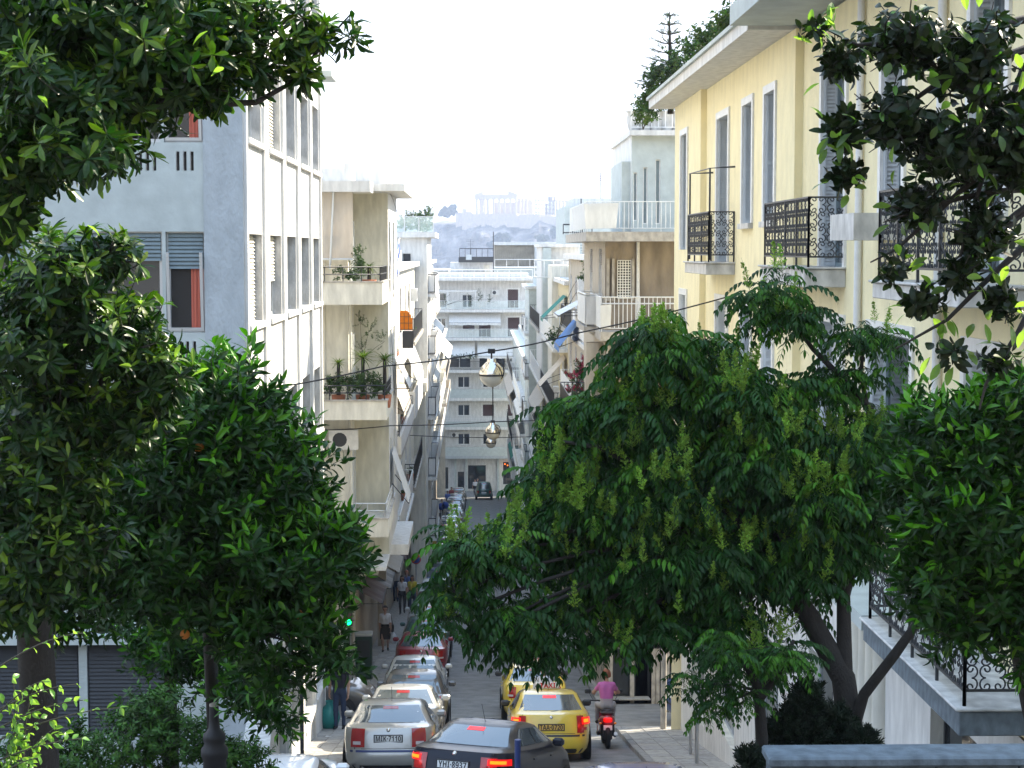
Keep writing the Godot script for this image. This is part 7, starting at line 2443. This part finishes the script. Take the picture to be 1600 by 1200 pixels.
# o: top, legs, shoes colours; sleeve and leg lengths (0..1 of the limb clothed); stride; seated; woman; hair material and length
func person(label: String, pos: Vector3, turn: float, o: Dictionary) -> Node3D:
	var t := thing("person", label, "person", pos, turn, o.get("group", "people in the street"))
	var s: float = o.get("tall", 1.72) / 1.75
	var wom: bool = o.get("woman", false)
	var top: Color = o.top
	var legc: Color = o.legs
	var shoe: Color = o.get("shoes", Color(0.015, 0.013, 0.012))
	var fine: bool = o.get("fine", false)
	var st_: float = o.get("stride", 0.0)
	var seat: bool = o.get("seated", false)
	var caps := []
	var hip_h := 0.93 * s
	var pelvis := Vector3(0, hip_h, 0)
	var lean: float = o.get("lean", 0.03)
	var chest := pelvis + Vector3(0, 0.40 * s, -lean)
	var neck := chest + Vector3(0, 0.13 * s, -lean * 0.5)
	var shw := (0.155 if wom else 0.185) * s
	var hw := (0.095 if wom else 0.085) * s
	# trunk (forward is -z)
	var belly := pelvis.lerp(chest, 0.45)
	var waist := (0.105 if wom else 0.125) * s
	for k in [-1, 1]:
		caps.append([pelvis + Vector3(k * 0.05 * s, 0.02, 0), belly + Vector3(k * 0.045 * s, 0, 0), 0.11 * s, waist * 0.92, legc if not o.get("dress", false) else top])
		caps.append([belly + Vector3(k * 0.045 * s, 0, 0), chest + Vector3(k * 0.075 * s, 0, 0), waist, 0.115 * s, top])
		caps.append([chest + Vector3(k * 0.04 * s, 0.08 * s, 0.0), chest + Vector3(k * shw, 0.08 * s, 0), 0.075 * s, 0.058 * s, top])
	if wom:
		for k in [-1, 1]: caps.append([chest + Vector3(k * 0.07, -0.03, -0.06) * s, chest + Vector3(k * 0.07, -0.05, -0.085) * s, 0.06 * s, 0.05 * s, top])
	caps.append([neck - Vector3(0, 0.05 * s, 0), neck + Vector3(0, 0.08 * s, -0.01), 0.055 * s, 0.05 * s, SKIN])
	# legs
	var hands := []
	for k in [-1, 1]:
		var hip := pelvis + Vector3(k * hw, -0.02, 0)
		var knee: Vector3
		var ankle: Vector3
		var sw: float = st_ * k
		if seat:
			knee = hip + Vector3(k * 0.1, -0.06, -0.42) * s
			ankle = knee + Vector3(k * 0.0, -0.42, -0.06) * s
		else:
			knee = hip + Vector3(k * 0.005, -0.43, -0.28 * sw - 0.03 * absf(sw)) * s
			ankle = Vector3(k * 0.085 * s, (0.085 + (0.06 * maxf(0.0, -sw))) * s, -0.38 * sw * s)
		var bare: float = o.get("leg_cover", 1.0)
		caps.append([hip, knee, 0.088 * s, 0.06 * s, legc if bare > 0.3 else SKIN])
		var calf := knee.lerp(ankle, 0.3) + Vector3(0, 0, 0.018 * s)
		caps.append([knee, calf, 0.058 * s, 0.056 * s, legc if bare > 0.7 else SKIN])
		caps.append([calf, ankle, 0.056 * s, (0.042 if bare > 0.7 else 0.034) * s, legc if bare > 0.7 else SKIN])
		caps.append([ankle + Vector3(0, -0.03 * s, 0.03 * s), ankle + Vector3(k * 0.015, -0.052 * s, -0.13 * s), 0.04 * s, 0.03 * s, shoe])
		# arms
		var sh := chest + Vector3(k * shw, 0.08 * s, 0)
		var el: Vector3
		var wr: Vector3
		if o.has("arm"):
			el = sh + Vector3(k * o.arm[0].x, o.arm[0].y, o.arm[0].z) * s
			wr = el + Vector3(k * o.arm[1].x, o.arm[1].y, o.arm[1].z) * s
		else:
			el = sh + Vector3(k * 0.05, -0.28, 0.10 * sw + 0.02) * s
			wr = el + Vector3(k * 0.01, -0.235, 0.13 * sw - 0.06) * s
		var cover: float = o.get("sleeve", 0.5)
		caps.append([sh, sh.lerp(el, minf(1.0, cover * 2.0)), 0.056 * s, 0.046 * s, top])
		if cover < 0.5: caps.append([sh.lerp(el, cover * 2.0), el, 0.044 * s, 0.04 * s, SKIN])
		caps.append([el, wr, 0.04 * s, 0.029 * s, top if cover > 0.9 else SKIN])
		var dir := (wr - el).normalized()
		hands.append([wr, dir, Vector3(-k, 0, 0) if absf(dir.x) < 0.8 else Vector3.DOWN, float(k)])
		if not fine: caps.append([wr, wr + dir * 0.14 * s, 0.034 * s, 0.024 * s, SKIN])
	var st := tool()
	nets(st, caps, 0.016 if fine else 0.026, 0.035)
	for h in hands:
		if fine:
			var hc := [[h[0] - h[1] * 0.05, h[0] + h[1] * 0.02, 0.03 * s, 0.022, SKIN]]
			hand(hc, h[0], h[1], h[2], h[3])
			nets(st, hc, 0.0055, 0.008)
	# head with brow, nose, lips, chin and ears
	var look: float = o.get("look", 0.0)
	var hb := Basis(UP, look)
	var c := neck + Vector3(0, 0.19 * s, -0.015)
	var q := func(x: float, y: float, z: float) -> Vector3: return c + hb * (Vector3(x, y, z) * s)
	var hc := [[q.call(0, 0.03, 0.015), q.call(0, 0.03, -0.02), 0.088 * s, 0.082 * s, SKIN], [q.call(0, -0.02, -0.03), q.call(0, -0.075, -0.05), 0.062 * s, 0.04 * s, SKIN], [q.call(0, -0.06, 0.0), neck + Vector3(0, 0.04 * s, 0), 0.05 * s, 0.052 * s, SKIN], [q.call(0, 0.005, -0.098), q.call(0, -0.025, -0.113), 0.008 * s, 0.015 * s, SKIN]]
	for k in [-1, 1]:
		hc.append([q.call(k * 0.02, 0.028, -0.088), q.call(k * 0.052, 0.026, -0.074), 0.013 * s, 0.012 * s, SKIN])
		hc.append([q.call(k * 0.088, 0.015, 0.01), q.call(k * 0.09, -0.02, 0.0), 0.014 * s, 0.011 * s, SKIN])
		hc.append([q.call(k * 0.032, 0.006, -0.088), q.call(k * 0.034, 0.006, -0.09), 0.009 * s, 0.009 * s, Color(0.03, 0.02, 0.018)])
	hc.append([q.call(-0.02, -0.055, -0.091), q.call(0.02, -0.055, -0.091), 0.008 * s, 0.008 * s, Color(0.28, 0.09, 0.08)])
	nets(st, hc, 0.009 if fine else 0.018, 0.014)
	obj("body", st, M.vertex_cloth, t)
	# hair
	var hair := tool()
	var hp := []
	var hcol := Color.WHITE
	hp.append([q.call(0, 0.06, 0.03), q.call(0, 0.065, -0.015), 0.085 * s, 0.078 * s, hcol])
	hp.append([q.call(0, 0.02, 0.055), q.call(0, -0.03, 0.055), 0.068 * s, 0.055 * s, hcol])
	for k in [-1, 1]: hp.append([q.call(k * 0.06, 0.04, 0.02), q.call(k * 0.068, 0.0, 0.03), 0.045 * s, 0.03 * s, hcol])
	var hl: float = o.get("hair_len", 0.0)
	if hl > 0.0:
		for k in [-1, 0, 1]: hp.append([q.call(k * 0.05, 0.0, 0.06), q.call(k * 0.06, -hl, 0.075), 0.055 * s, 0.035 * s, hcol])
	nets(hair, hp, 0.012 if fine else 0.022, 0.02)
	obj("hair", hair, o.get("hair", M.hair_dark), t)
	if o.has("skirt"):
		var sk := tool()
		sk.set_smooth_group(0)
		var rings := [[hip_h + 0.12 * s, 0.135, 0.115], [hip_h - 0.02, 0.185, 0.14], [hip_h - 0.2, 0.20, 0.155], [hip_h - o.skirt, 0.21, 0.17]]
		for i in 3:
			for k in 24:
				var v := []
				for e in [[i, k], [i + 1, k], [i + 1, k + 1], [i, k + 1]]:
					var r: Array = rings[e[0]]
					var a: float = TAU * e[1] / 24
					var wob = 1.0 + 0.03 * sin(a * 7.0) * e[0] / 3.0
					v.append(Vector3(cos(a) * r[1] * s * wob, r[0], sin(a) * r[2] * s * wob))
				quad(sk, v[0], v[1], v[2], v[3])
		obj("skirt", sk, o.skirt_mat, t)
	return t

func people() -> void:
	var P := func(px: float, d: float, lift := 0.085) -> Vector3: return Vector3(px_x(px, d), gy(d) + lift - 0.002, -d)
	var navy := Color(0.012, 0.014, 0.03)
	var jeans := Color(0.03, 0.05, 0.10)
	var white := Color(0.62, 0.63, 0.66)
	var black := Color(0.012, 0.012, 0.014)
	person("man in a dark polo shirt and blue jeans on the pavement under the orange tree", P.call(527, 44.2), PI - 0.2, {"top": navy, "legs": jeans, "fine": true, "tall": 1.78, "stride": 0.12, "sleeve": 0.3})
	person("woman in a white blouse and black skirt walking up past the red car with bags", P.call(600, 65), PI, {"top": white, "legs": Color(0.012, 0.012, 0.014), "leg_cover": 0.0, "fine": true, "woman": true, "tall": 1.68, "stride": 0.35, "sleeve": 0.5, "skirt": 0.42, "skirt_mat": M.leather, "hair_len": 0.04})
	person("woman in a white top and black trousers, left of the three women walking together", P.call(627, 79), PI, {"top": white, "legs": black, "woman": true, "tall": 1.7, "stride": 0.3, "sleeve": 0.3, "hair_len": 0.14, "fine": true})
	person("woman in a yellow top and jeans, right of the three women walking together", P.call(643, 79.4), PI, {"top": Color(0.45, 0.36, 0.03), "legs": jeans, "woman": true, "tall": 1.68, "stride": -0.3, "sleeve": 0.3, "hair_len": 0.16, "fine": true})
	person("woman in blue walking just behind the other two women", P.call(634, 81.5), PI, {"top": Color(0.06, 0.1, 0.24), "legs": black, "woman": true, "tall": 1.72, "stride": 0.25, "hair_len": 0.08, "hair": M.hair_red})
	person("man in a blue shirt and dark shorts walking away beside the parked cars", P.call(663, 92), 0.0, {"top": Color(0.16, 0.22, 0.36), "legs": black, "leg_cover": 0.5, "tall": 1.8, "stride": 0.35})
	person("person in grey blue walking beyond the man in shorts", P.call(668, 101), 0.0, {"top": Color(0.2, 0.25, 0.3), "legs": black, "stride": -0.3})
	person("person in dark clothes with a yellow bag farther along the left pavement", P.call(675, 105), PI, {"top": Color(0.3, 0.2, 0.02), "legs": black, "stride": 0.3})
	person("person in a white shirt, left of the pair in white outside the dark awning", P.call(663, 122), 0.0, {"top": white, "legs": Color(0.1, 0.1, 0.12), "stride": 0.3})
	person("person in a white shirt, right of the pair in white outside the dark awning", P.call(674, 124), PI, {"top": white, "legs": jeans, "stride": -0.3})
	person("person in a pale shirt in the crowd near the blue signs", P.call(690, 150), PI, {"top": Color(0.5, 0.42, 0.3), "legs": black, "stride": 0.2})
	person("person in blue in the crowd near the far end of the left pavement", P.call(699, 165), PI, {"top": Color(0.08, 0.14, 0.4), "legs": jeans, "stride": -0.2})
	person("person in red in the crowd at the far end of the left pavement", P.call(705, 172), PI, {"top": Color(0.35, 0.05, 0.05), "legs": black, "stride": 0.2})
	person("person in a white shirt before the dark doorway at the street end", P.call(742, 190.6, -0.03), PI, {"top": white, "legs": black, "stride": 0.3})
	person("person in dark clothes beside the white shirted one at the street end", P.call(746, 191.6, -0.03), PI, {"top": navy, "legs": black, "stride": -0.3})
	person("man in a white shirt standing between the two taxis", P.call(850, 43.4, -0.026), 0.25, {"top": white, "legs": Color(0.05, 0.05, 0.06), "fine": true, "tall": 1.74, "stride": 0.15})
	person("person in blue jeans on the right pavement beyond the scooter", P.call(953, 54), 0.0, {"top": Color(0.03, 0.03, 0.04), "legs": Color(0.06, 0.10, 0.2), "tall": 1.78, "stride": 0.3})
	person("person in dark clothes on the right side beyond the taxis", P.call(914, 61), PI, {"top": black, "legs": black, "tall": 1.72, "stride": 0.3})
	var more := [[617, 84, 0.0, "pale shirt", white, "in front of the maroon shop awning"], [655, 87, PI, "green shirt", Color(0.05, 0.16, 0.08), "beside the no parking sign"], [640, 89, PI, "black jacket", black, "close to the wall behind the three women"], [652, 96, 0.0, "brown shirt", Color(0.2, 0.1, 0.05), "walking away past the dark shop awnings"], [660, 110, PI, "red shirt", Color(0.4, 0.05, 0.05), "coming up the crowded left pavement"], [671, 114, PI, "light blue shirt", Color(0.3, 0.4, 0.55), "beside the white parked cars"], [683, 135, 0.0, "dark coat", navy, "passing under the blue signs"]]
	for m in more:
		person("person in a %s %s" % [m[3], m[5]], P.call(m[0], m[1]), m[2], {"top": m[4], "legs": black if m[1] % 2 else jeans, "stride": 0.3 if m[1] % 3 else -0.3, "tall": 1.66 + 0.02 * (m[1] % 7), "hair_len": 0.1 if m[1] % 2 else 0.0, "woman": m[1] % 2 == 1})
	# rider on the scooter
	var sc := get_node("motor_scooter")
	var r := person("rider in a pink top with tied up reddish hair on the red scooter", sc.position + Vector3(0, 0.04, -0.42), 0.0, {"top": Color(0.48, 0.13, 0.36), "legs": Color(0.35, 0.33, 0.34), "fine": true, "woman": true, "tall": 1.68, "seated": true, "sleeve": 0.28, "lean": 0.06, "hair": M.hair_red, "hair_len": 0.03, "arm": [Vector3(0.14, -0.22, -0.14), Vector3(-0.02, -0.06, -0.25)], "look": 0.2})
	r.position.y = sc.position.y + 0.84 - 0.93 * 0.96 + 0.06
	# bags
	var st := tool()
	var w := P.call(600, 65) as Vector3
	rbox(st, w + Vector3(0.2, 0.72, -0.12), w + Vector3(0.32, 1.02, 0.12), 0.04)
	tube(st, [w + Vector3(0.26, 1.0, -0.1), w + Vector3(0.2, 1.42, 0.0), w + Vector3(0.26, 1.0, 0.1)], 0.012, 5)
	tag(obj("shoulder_bag", st, M.leather), "dark brown shoulder bag of the woman in the white blouse", "bag")
	st = tool()
	lathe(st, w + Vector3(0.30, 0.28, 0.02), [[0.0, 0.0], [0.11, 0.02], [0.13, 0.2], [0.09, 0.34], [0.02, 0.44]], 12)
	tag(obj("carrier_bag", st, M.bag_white), "white plastic carrier bag held by the woman in the white blouse", "bag")
	st = tool()
	lathe(st, Vector3(px_x(511, 44.4), gy(44.4) + 0.086, -44.4), [[0.0, 0.0], [0.2, 0.03], [0.27, 0.25], [0.22, 0.5], [0.08, 0.62], [0.1, 0.7]], 14)
	tag(obj("rubbish_bag", st, M.teal_bag), "turquoise rubbish bag standing on the pavement by the man in jeans", "bag")

# ---------- street furniture, lamps and cables
func hanging_lamp(label: String, p: Vector3, r: float, drop: float, group: String) -> void:
	var t := thing("hanging_lamp", label, "street lamp", p, 0.0, group)
	var st := tool()
	tube(st, [Vector3(0, drop, 0), Vector3(0, r * 1.3, 0)], 0.018, 6)
	var loop := []
	for k in 12:
		var a := PI * 0.55 - PI * 1.05 * k / 11.0
		loop.append(Vector3(r * 0.45 + cos(a) * r * 0.55, r * 0.35 + sin(a) * r * 0.75, r * 0.5))
	tube(st, loop, 0.014, 5)
	rbox(st, Vector3(-0.07, drop - 0.04, -0.04), Vector3(0.07, drop + 0.05, 0.04), 0.01)
	obj("hanger", st, M.cable, t)
	st = tool()
	lathe(st, Vector3.ZERO, [[r, 0.0], [r * 0.97, r * 0.3], [r * 0.8, r * 0.68], [r * 0.5, r * 1.0], [r * 0.36, r * 1.1], [r * 0.34, r * 1.32], [0.0, r * 1.34]], 24)
	obj("hood", st, M.chrome, t)
	st = tool()
	lathe(st, Vector3.ZERO, [[r * 1.02, -0.015], [r * 1.02, 0.02]], 24)
	obj("rim_band", st, M.cable, t)
	st = tool()
	lathe(st, Vector3.ZERO, [[r * 0.98, -0.012], [r * 0.93, -r * 0.35], [r * 0.7, -r * 0.7], [r * 0.35, -r * 0.93], [0.0, -r]], 24)
	obj("globe", st, M.globe, t)

func small_things() -> void:
	# cables with the lamps slung from them
	var L := at(768, 586, 34.0)
	var sag := func(list: Array, r: float, label: String) -> void:
		var st := tool()
		var pts := []
		for i in list.size() - 1:
			for k in 8: pts.append((list[i] as Vector3).lerp(list[i + 1], k / 8.0) - UP * 0.03 * sin(PI * k / 8.0))
		pts.append(list[-1])
		tube(st, pts, r, 5)
		tag(obj("cable", st, M.cable), label, "cable", "", "")
	sag.call([at(395, 611, 32.5), at(600, 572, 33.2), at(768, 549, 34.0), at(900, 521, 34.4), at(1140, 463, 35.0)], 0.014, "black cable slung across the street that carries the largest lamp")
	sag.call([at(500, 672, 48.0), at(610, 665, 52.0), at(769, 659, 56.0), at(960, 650, 60.0)], 0.016, "lower black cable slung across the street above the second lamp")
	sag.call([at(600, 678, 70.0), at(767, 684, 74.0), at(960, 676, 78.0)], 0.016, "third thin black cable across the street beyond the second lamp")
	hanging_lamp("largest round glass street lamp hung from the nearest cable", L, 0.235, (at(768, 549, 34.0) - L).y, "lamps slung over the street")
	var st := tool()
	L = at(770, 676, 56.0)
	hanging_lamp("second street lamp with a chrome bell hood hung from the lower cable", L, 0.235, (at(769, 659, 56.0) - L).y + 0.0, "lamps slung over the street")
	L = at(767, 692, 74.0)
	hanging_lamp("smallest street lamp hung beyond the second one", L, 0.22, (at(767, 684, 74.0) - L).y + 0.1, "lamps slung over the street")
	st = tool()
	tube(st, [at(770, 604, 34.2), at(770, 604, 34.2) - UP * 0.66], 0.012, 5)
	tag(obj("hanging_wire", st, M.cable), "short dark wire hanging under the largest lamp", "wire")
	# posts
	var post := func(called: String, label: String, px: float, top_py: float, d: float, r: float, m: Material, group: String) -> void:
		var s2 := tool()
		var b := Vector3(px_x(px, d), gy(d) + 0.06, -d)
		tube(s2, [b, Vector3(b.x, px_y(top_py, d), -d)], r, 10)
		tag(obj(called, s2, m), label, "post", group)
	post.call("street_post", "thin dark metal post on the left pavement below the orange tree", 467, 1000, 31.0, 0.035, M.iron, "")
	post.call("street_post", "pale grey concrete post at the right hand corner", 1040, 985, 43.6, 0.075, M.stained_slab, "")
	post.call("bollard", "short steel bollard on the right pavement, left of the two", 1083, 1128, 37.4, 0.035, M.steel, "bollards on the right pavement")
	post.call("bollard", "short steel bollard on the right pavement, right of the two", 1093, 1120, 35.6, 0.04, M.steel, "bollards on the right pavement")
	post.call("dark_post", "dark blue post standing before the dark saloon", 809, 1156, 22.0, 0.04, M.trim_blue, "")
	post.call("street_post", "pale post beside the dark kiosk on the left pavement", 549, 960, 55.0, 0.05, M.stained_slab, "")
	# dark green kiosk box with its black foot
	var t := thing("telephone_box", "tall dark green cabinet on the left pavement near the woman", "cabinet", Vector3(px_x(566, 57), gy(57) + 0.085, -57.0))
	st = tool()
	rbox(st, Vector3(-0.26, 0.05, -0.25), Vector3(0.26, 1.42, 0.25), 0.02)
	obj("cabinet_body", st, M.dark_green_box, t)
	st = tool()
	rbox(st, Vector3(-0.29, 1.42, -0.28), Vector3(0.29, 1.5, 0.28), 0.02)
	obj("lid", st, M.grey_concrete, t)
	st = tool()
	rbox(st, Vector3(-0.2, 0.75, 0.251), Vector3(0.2, 1.3, 0.262), 0.004)
	obj("door_panel", st, M.iron, t)
	st = tool()
	bx(st, Vector3(-0.28, -0.05, -0.27), Vector3(0.28, 0.05, 0.27))
	obj("foot", st, M.black_plastic, t)
	st = tool()
	rbox(st, Vector3(-0.46, 0.0, -0.1), Vector3(-0.3, 1.5, 0.1), 0.01)
	obj("side_pillar", st, M.grey_concrete, t)
	st = tool()
	rbox(st, Vector3(px_x(588, 67), gy(67) + 0.08, -67.2), Vector3(px_x(602, 67), px_y(868, 67), -66.9), 0.02)
	tag(obj("stone_pillar", st, M.tan_wall), "square tan pillar under the flats behind the woman in the white blouse", "pillar")
	# round parking sign and other signs
	t = thing("no_parking_sign", "round blue and red no parking sign on a pole over the left pavement", "sign", Vector3(px_x(649, 84), gy(84) + 0.08, -84.0))
	var top := px_y(873, 84) - t.position.y
	st = tool()
	tube(st, [Vector3.ZERO, Vector3(0, top + 0.3, 0)], 0.03, 8)
	obj("pole", st, M.steel, t)
	st = tool()
	lathe(st, Vector3(0, top, 0.04), [[0.24, -0.004], [0.24, 0.006], [0.0, 0.006]], 24, Vector3(0, 0, 1))
	obj("sign_disc", st, M.sign_red, t)
	st = tool()
	lathe(st, Vector3(0, top, 0.047), [[0.19, 0.0], [0.19, 0.004], [0.0, 0.004]], 24, Vector3(0, 0, 1))
	obj("sign_field", st, M.sign_blue, t)
	st = tool()
	bxb(st, Basis(Vector3.BACK, PI / 4), Vector3(0, top, 0.052), Vector3(-0.19, -0.025, 0), Vector3(0.19, 0.025, 0.004))
	obj("sign_bar", st, M.sign_red, t)
	t = thing("street_signs", "pair of blue street signs on poles far down the left pavement", "sign", Vector3(px_x(689, 128), gy(128) + 0.08, -128.0))
	for k in 2:
		st = tool()
		tube(st, [Vector3(k * 0.28, 0, 0), Vector3(k * 0.28, 2.5, 0)], 0.035, 6)
		obj("pole", st, M.steel, t)
		st = tool()
		lathe(st, Vector3(k * 0.28, 2.3 + k * 0.1, 0.04), [[0.26, 0.0], [0.26, 0.01], [0.0, 0.01]], 20, Vector3(0, 0, 1))
		obj("sign_disc", st, M.sign_blue, t)
	# shop signs that stand out from the left walls
	for s in [["dark red shop sign box standing out over the left pavement", 645, 668, 838, 848, 104.0, M.maroon], ["black hanging shop sign far down the left side", 658, 668, 775, 786, 128.0, M.iron]]:
		tag(box_part("shop_sign", self, s[6], at(s[1], s[4], s[5]), at(s[2], s[3], s[5]) + Vector3(0, 0, 0.15)), s[0], "sign")
	# traffic light glimpsed green
	t = thing("traffic_light", "small green traffic light between the orange tree leaves", "traffic light", Vector3(px_x(543, 52.0), px_y(968, 52.0), -52.0 + 0.3))
	st = tool()
	rbox(st, Vector3(-0.12, -0.12, -0.1), Vector3(0.12, 0.62, 0.0), 0.02)
	tube(st, [Vector3(0, -0.12, -0.05), Vector3(0, gy(52) - px_y(968, 52.0), -0.05)], 0.04, 6)
	obj("housing", st, M.black_plastic, t)
	st = tool()
	disc(st, Vector3(0, 0, 0.004), Vector3(0, 0, 1), 0.085, 16)
	obj("green_lens", st, M.green_lamp, t)
	for k in 2:
		st = tool()
		disc(st, Vector3(0, 0.22 * (k + 1), 0.004), Vector3(0, 0, 1), 0.085, 16)
		obj("dark_lens", st, M.maroon, t)
	# striped flag on the corner of the cream flats
	t = thing("flag", "blue and white striped flag hanging on a slanted pole from the left flats", "flag", Vector3.ZERO)
	var a := at(624, 372, 62.0)
	var base := at(612, 436, 60.5)
	st = tool()
	tube(st, [base, a], 0.02, 6)
	obj("flag_pole", st, M.steel, t)
	for k in 6:
		st = tool()
		st.set_smooth_group(0)
		for j in 8:
			var y0 := j / 8.0
			var y1 := (j + 1) / 8.0
			var q := []
			for e in [[k, y0], [k, y1], [k + 1, y1], [k + 1, y0]]:
				var u: float = e[0] / 6.0
				q.append(a.lerp(base, 0.12 + 0.5 * u) + Vector3(0.05 * sin(e[1] * 5.0 + u * 7.0) + e[1] * 0.04, -0.75 * e[1], 0.06 * sin(u * 9.0 + e[1] * 3.0)))
			quad(st, q[0], q[1], q[2], q[3])
		obj("stripe", st, M.flag_blue if k % 2 == 0 else M.flag_white, t)
	# black lamp post with moulded base
	t = thing("lamp_post", "black cast iron lamp post with a moulded base before the left bushes", "street lamp", Vector3(px_x(328, 12.3), 0, -12.3))
	st = tool()
	var yb := px_y(1215, 12.3)
	var u := 12.3 / F
	lathe(st, Vector3(0, yb, 0), [[0.104, -1.4], [0.104, -0.2], [0.084, 0.0], [0.080, 0.13], [0.096, 0.18], [0.092, 0.22], [0.068, 0.25], [0.080, 0.29], [0.076, 0.32], [0.040, 0.36], [0.036, 0.42]], 20)
	obj("moulded_base", st, M.cable, t)
	st = tool()
	lathe(st, Vector3(0, yb, 0), [[0.034, 0.4], [0.029, 1.0], [0.027, 1.95]], 16)
	obj("shaft", st, M.cable, t)
	st = tool()
	lathe(st, Vector3(0, px_y(1103, 12.3), 0), [[0.033, 0.0], [0.033, 0.045]], 16)
	obj("sticker", st, M.stained_slab, t)
	st = tool()
	lathe(st, Vector3(0, yb + 1.95, 0), [[0.040, 0.0], [0.040, 0.06], [0.096, 0.1], [0.136, 0.42], [0.152, 0.45], [0.048, 0.6], [0.000, 0.68]], 16)
	obj("lantern", st, M.globe, t)
	# planter box at the lower right and the low walls of the beds
	t = thing("stone_planter", "blue grey stone planter wall across the lower right corner", "planter", Vector3.ZERO)
	var pa := at(1196, 1174, 10.6)
	st = tool()
	rbox(st, Vector3(pa.x, pa.y - 0.06, -10.75), Vector3(pa.x + 4.0, pa.y, -10.45), 0.012)
	obj("coping", st, M.planter, t)
	st = tool()
	var z0 := -10.7
	for k in 8:
		rbox(st, Vector3(pa.x + 0.02 + k * 0.5, pa.y - 1.9, z0), Vector3(pa.x + 0.51 + k * 0.5, pa.y - 0.061, -10.5), 0.008)
	obj("face", st, M.planter, t)
	obj("soil", box(Vector3(pa.x + 0.5, pa.y - 1.9, -12.95), Vector3(pa.x + 2.7, -3.75, -10.76)), M.soil, t)
	t = thing("planted_bed", "raised bed of dark soil under the orange tree on the left", "planter", Vector3.ZERO)
	obj("soil", box(Vector3(-6.0, -7.6, -16.0), Vector3(-1.25, at(200, 1240, 15.5).y, -9.0)), M.soil, t)
	# fallen paper on the pavement
	for k in [[508, 1148, 42.0], [566, 1134, 43.2]]:
		var p := at(k[0], k[1], k[2])
		st = tool()
		quad(st, Vector3(p.x, gy(k[2]) + 0.095, p.z), Vector3(p.x + 0.02, gy(k[2] + 0.12) + 0.11, p.z - 0.12), Vector3(p.x + 0.15, gy(k[2] + 0.12) + 0.1, p.z - 0.1), Vector3(p.x + 0.14, gy(k[2]) + 0.105, p.z + 0.02))
		tag(obj("paper_scrap", st, M.plate_white), "scrap of white paper lying on the left pavement " + ("by the wall" if k[0] < 550 else "near the silver cars"), "litter")

func _ready() -> void:
	rng.seed = 20240611
	# camera, sky, sun, exposure
	var cam := Camera3D.new()
	cam.name = "camera"
	cam.fov = 24.19
	cam.near = 0.1
	cam.far = 4000.0
	cam.basis = cam_basis
	add_child(cam)
	cam.current = true
	var we := WorldEnvironment.new()
	we.name = "world"
	var env := Environment.new()
	env.background_mode = Environment.BG_SKY
	var sky := Sky.new()
	var ps := ProceduralSkyMaterial.new()
	ps.sky_top_color = Color(0.70, 0.81, 0.95)
	ps.sky_horizon_color = Color(0.97, 0.98, 1.0)
	ps.sky_curve = 0.25
	ps.sky_energy_multiplier = 1.0
	ps.ground_bottom_color = Color(0.30, 0.28, 0.25)
	ps.ground_horizon_color = Color(0.80, 0.80, 0.80)
	ps.sun_angle_max = 45.0
	ps.sun_curve = 0.12
	sky.sky_material = ps
	env.sky = sky
	env.tonemap_mode = Environment.TONE_MAPPER_LINEAR
	env.tonemap_exposure = 2.75
	env.sdfgi_enabled = true
	env.ssao_enabled = true
	env.ssil_enabled = true
	env.fog_enabled = true
	env.fog_density = 0.0003
	env.fog_light_color = Color(0.84, 0.89, 0.98)
	we.environment = env
	add_child(we)
	var sun := DirectionalLight3D.new()
	sun.name = "sun"
	sun.light_energy = 1.6
	sun.light_color = Color(1.0, 0.95, 0.86)
	sun.light_angular_distance = 0.5
	sun.shadow_enabled = true
	add_child(sun)
	sun.look_at_from_position(sun_dir.normalized() * 50.0, Vector3.ZERO)
	materials()
	# setting and buildings
	ground_all()
	office_block()
	yellow_house()
	cream_flats()
	white_tower()
	beige_flats()
	other_blocks()
	end_flats()
	acropolis()
	var haze := FogVolume.new()
	haze.name = "haze"
	haze.size = Vector3(1400, 160, 1000)
	haze.position = Vector3(0, 20, -740)
	var fm := FogMaterial.new()
	fm.density = 0.0002
	fm.albedo = Color(0.77, 0.85, 0.97)
	haze.material = fm
	haze.set_meta("kind", "structure")
	env.volumetric_fog_enabled = true
	env.volumetric_fog_density = 0.0
	add_child(haze)
	vehicles()
	scooter()
	people()
	small_things()
	near_trees()
	far_plants()
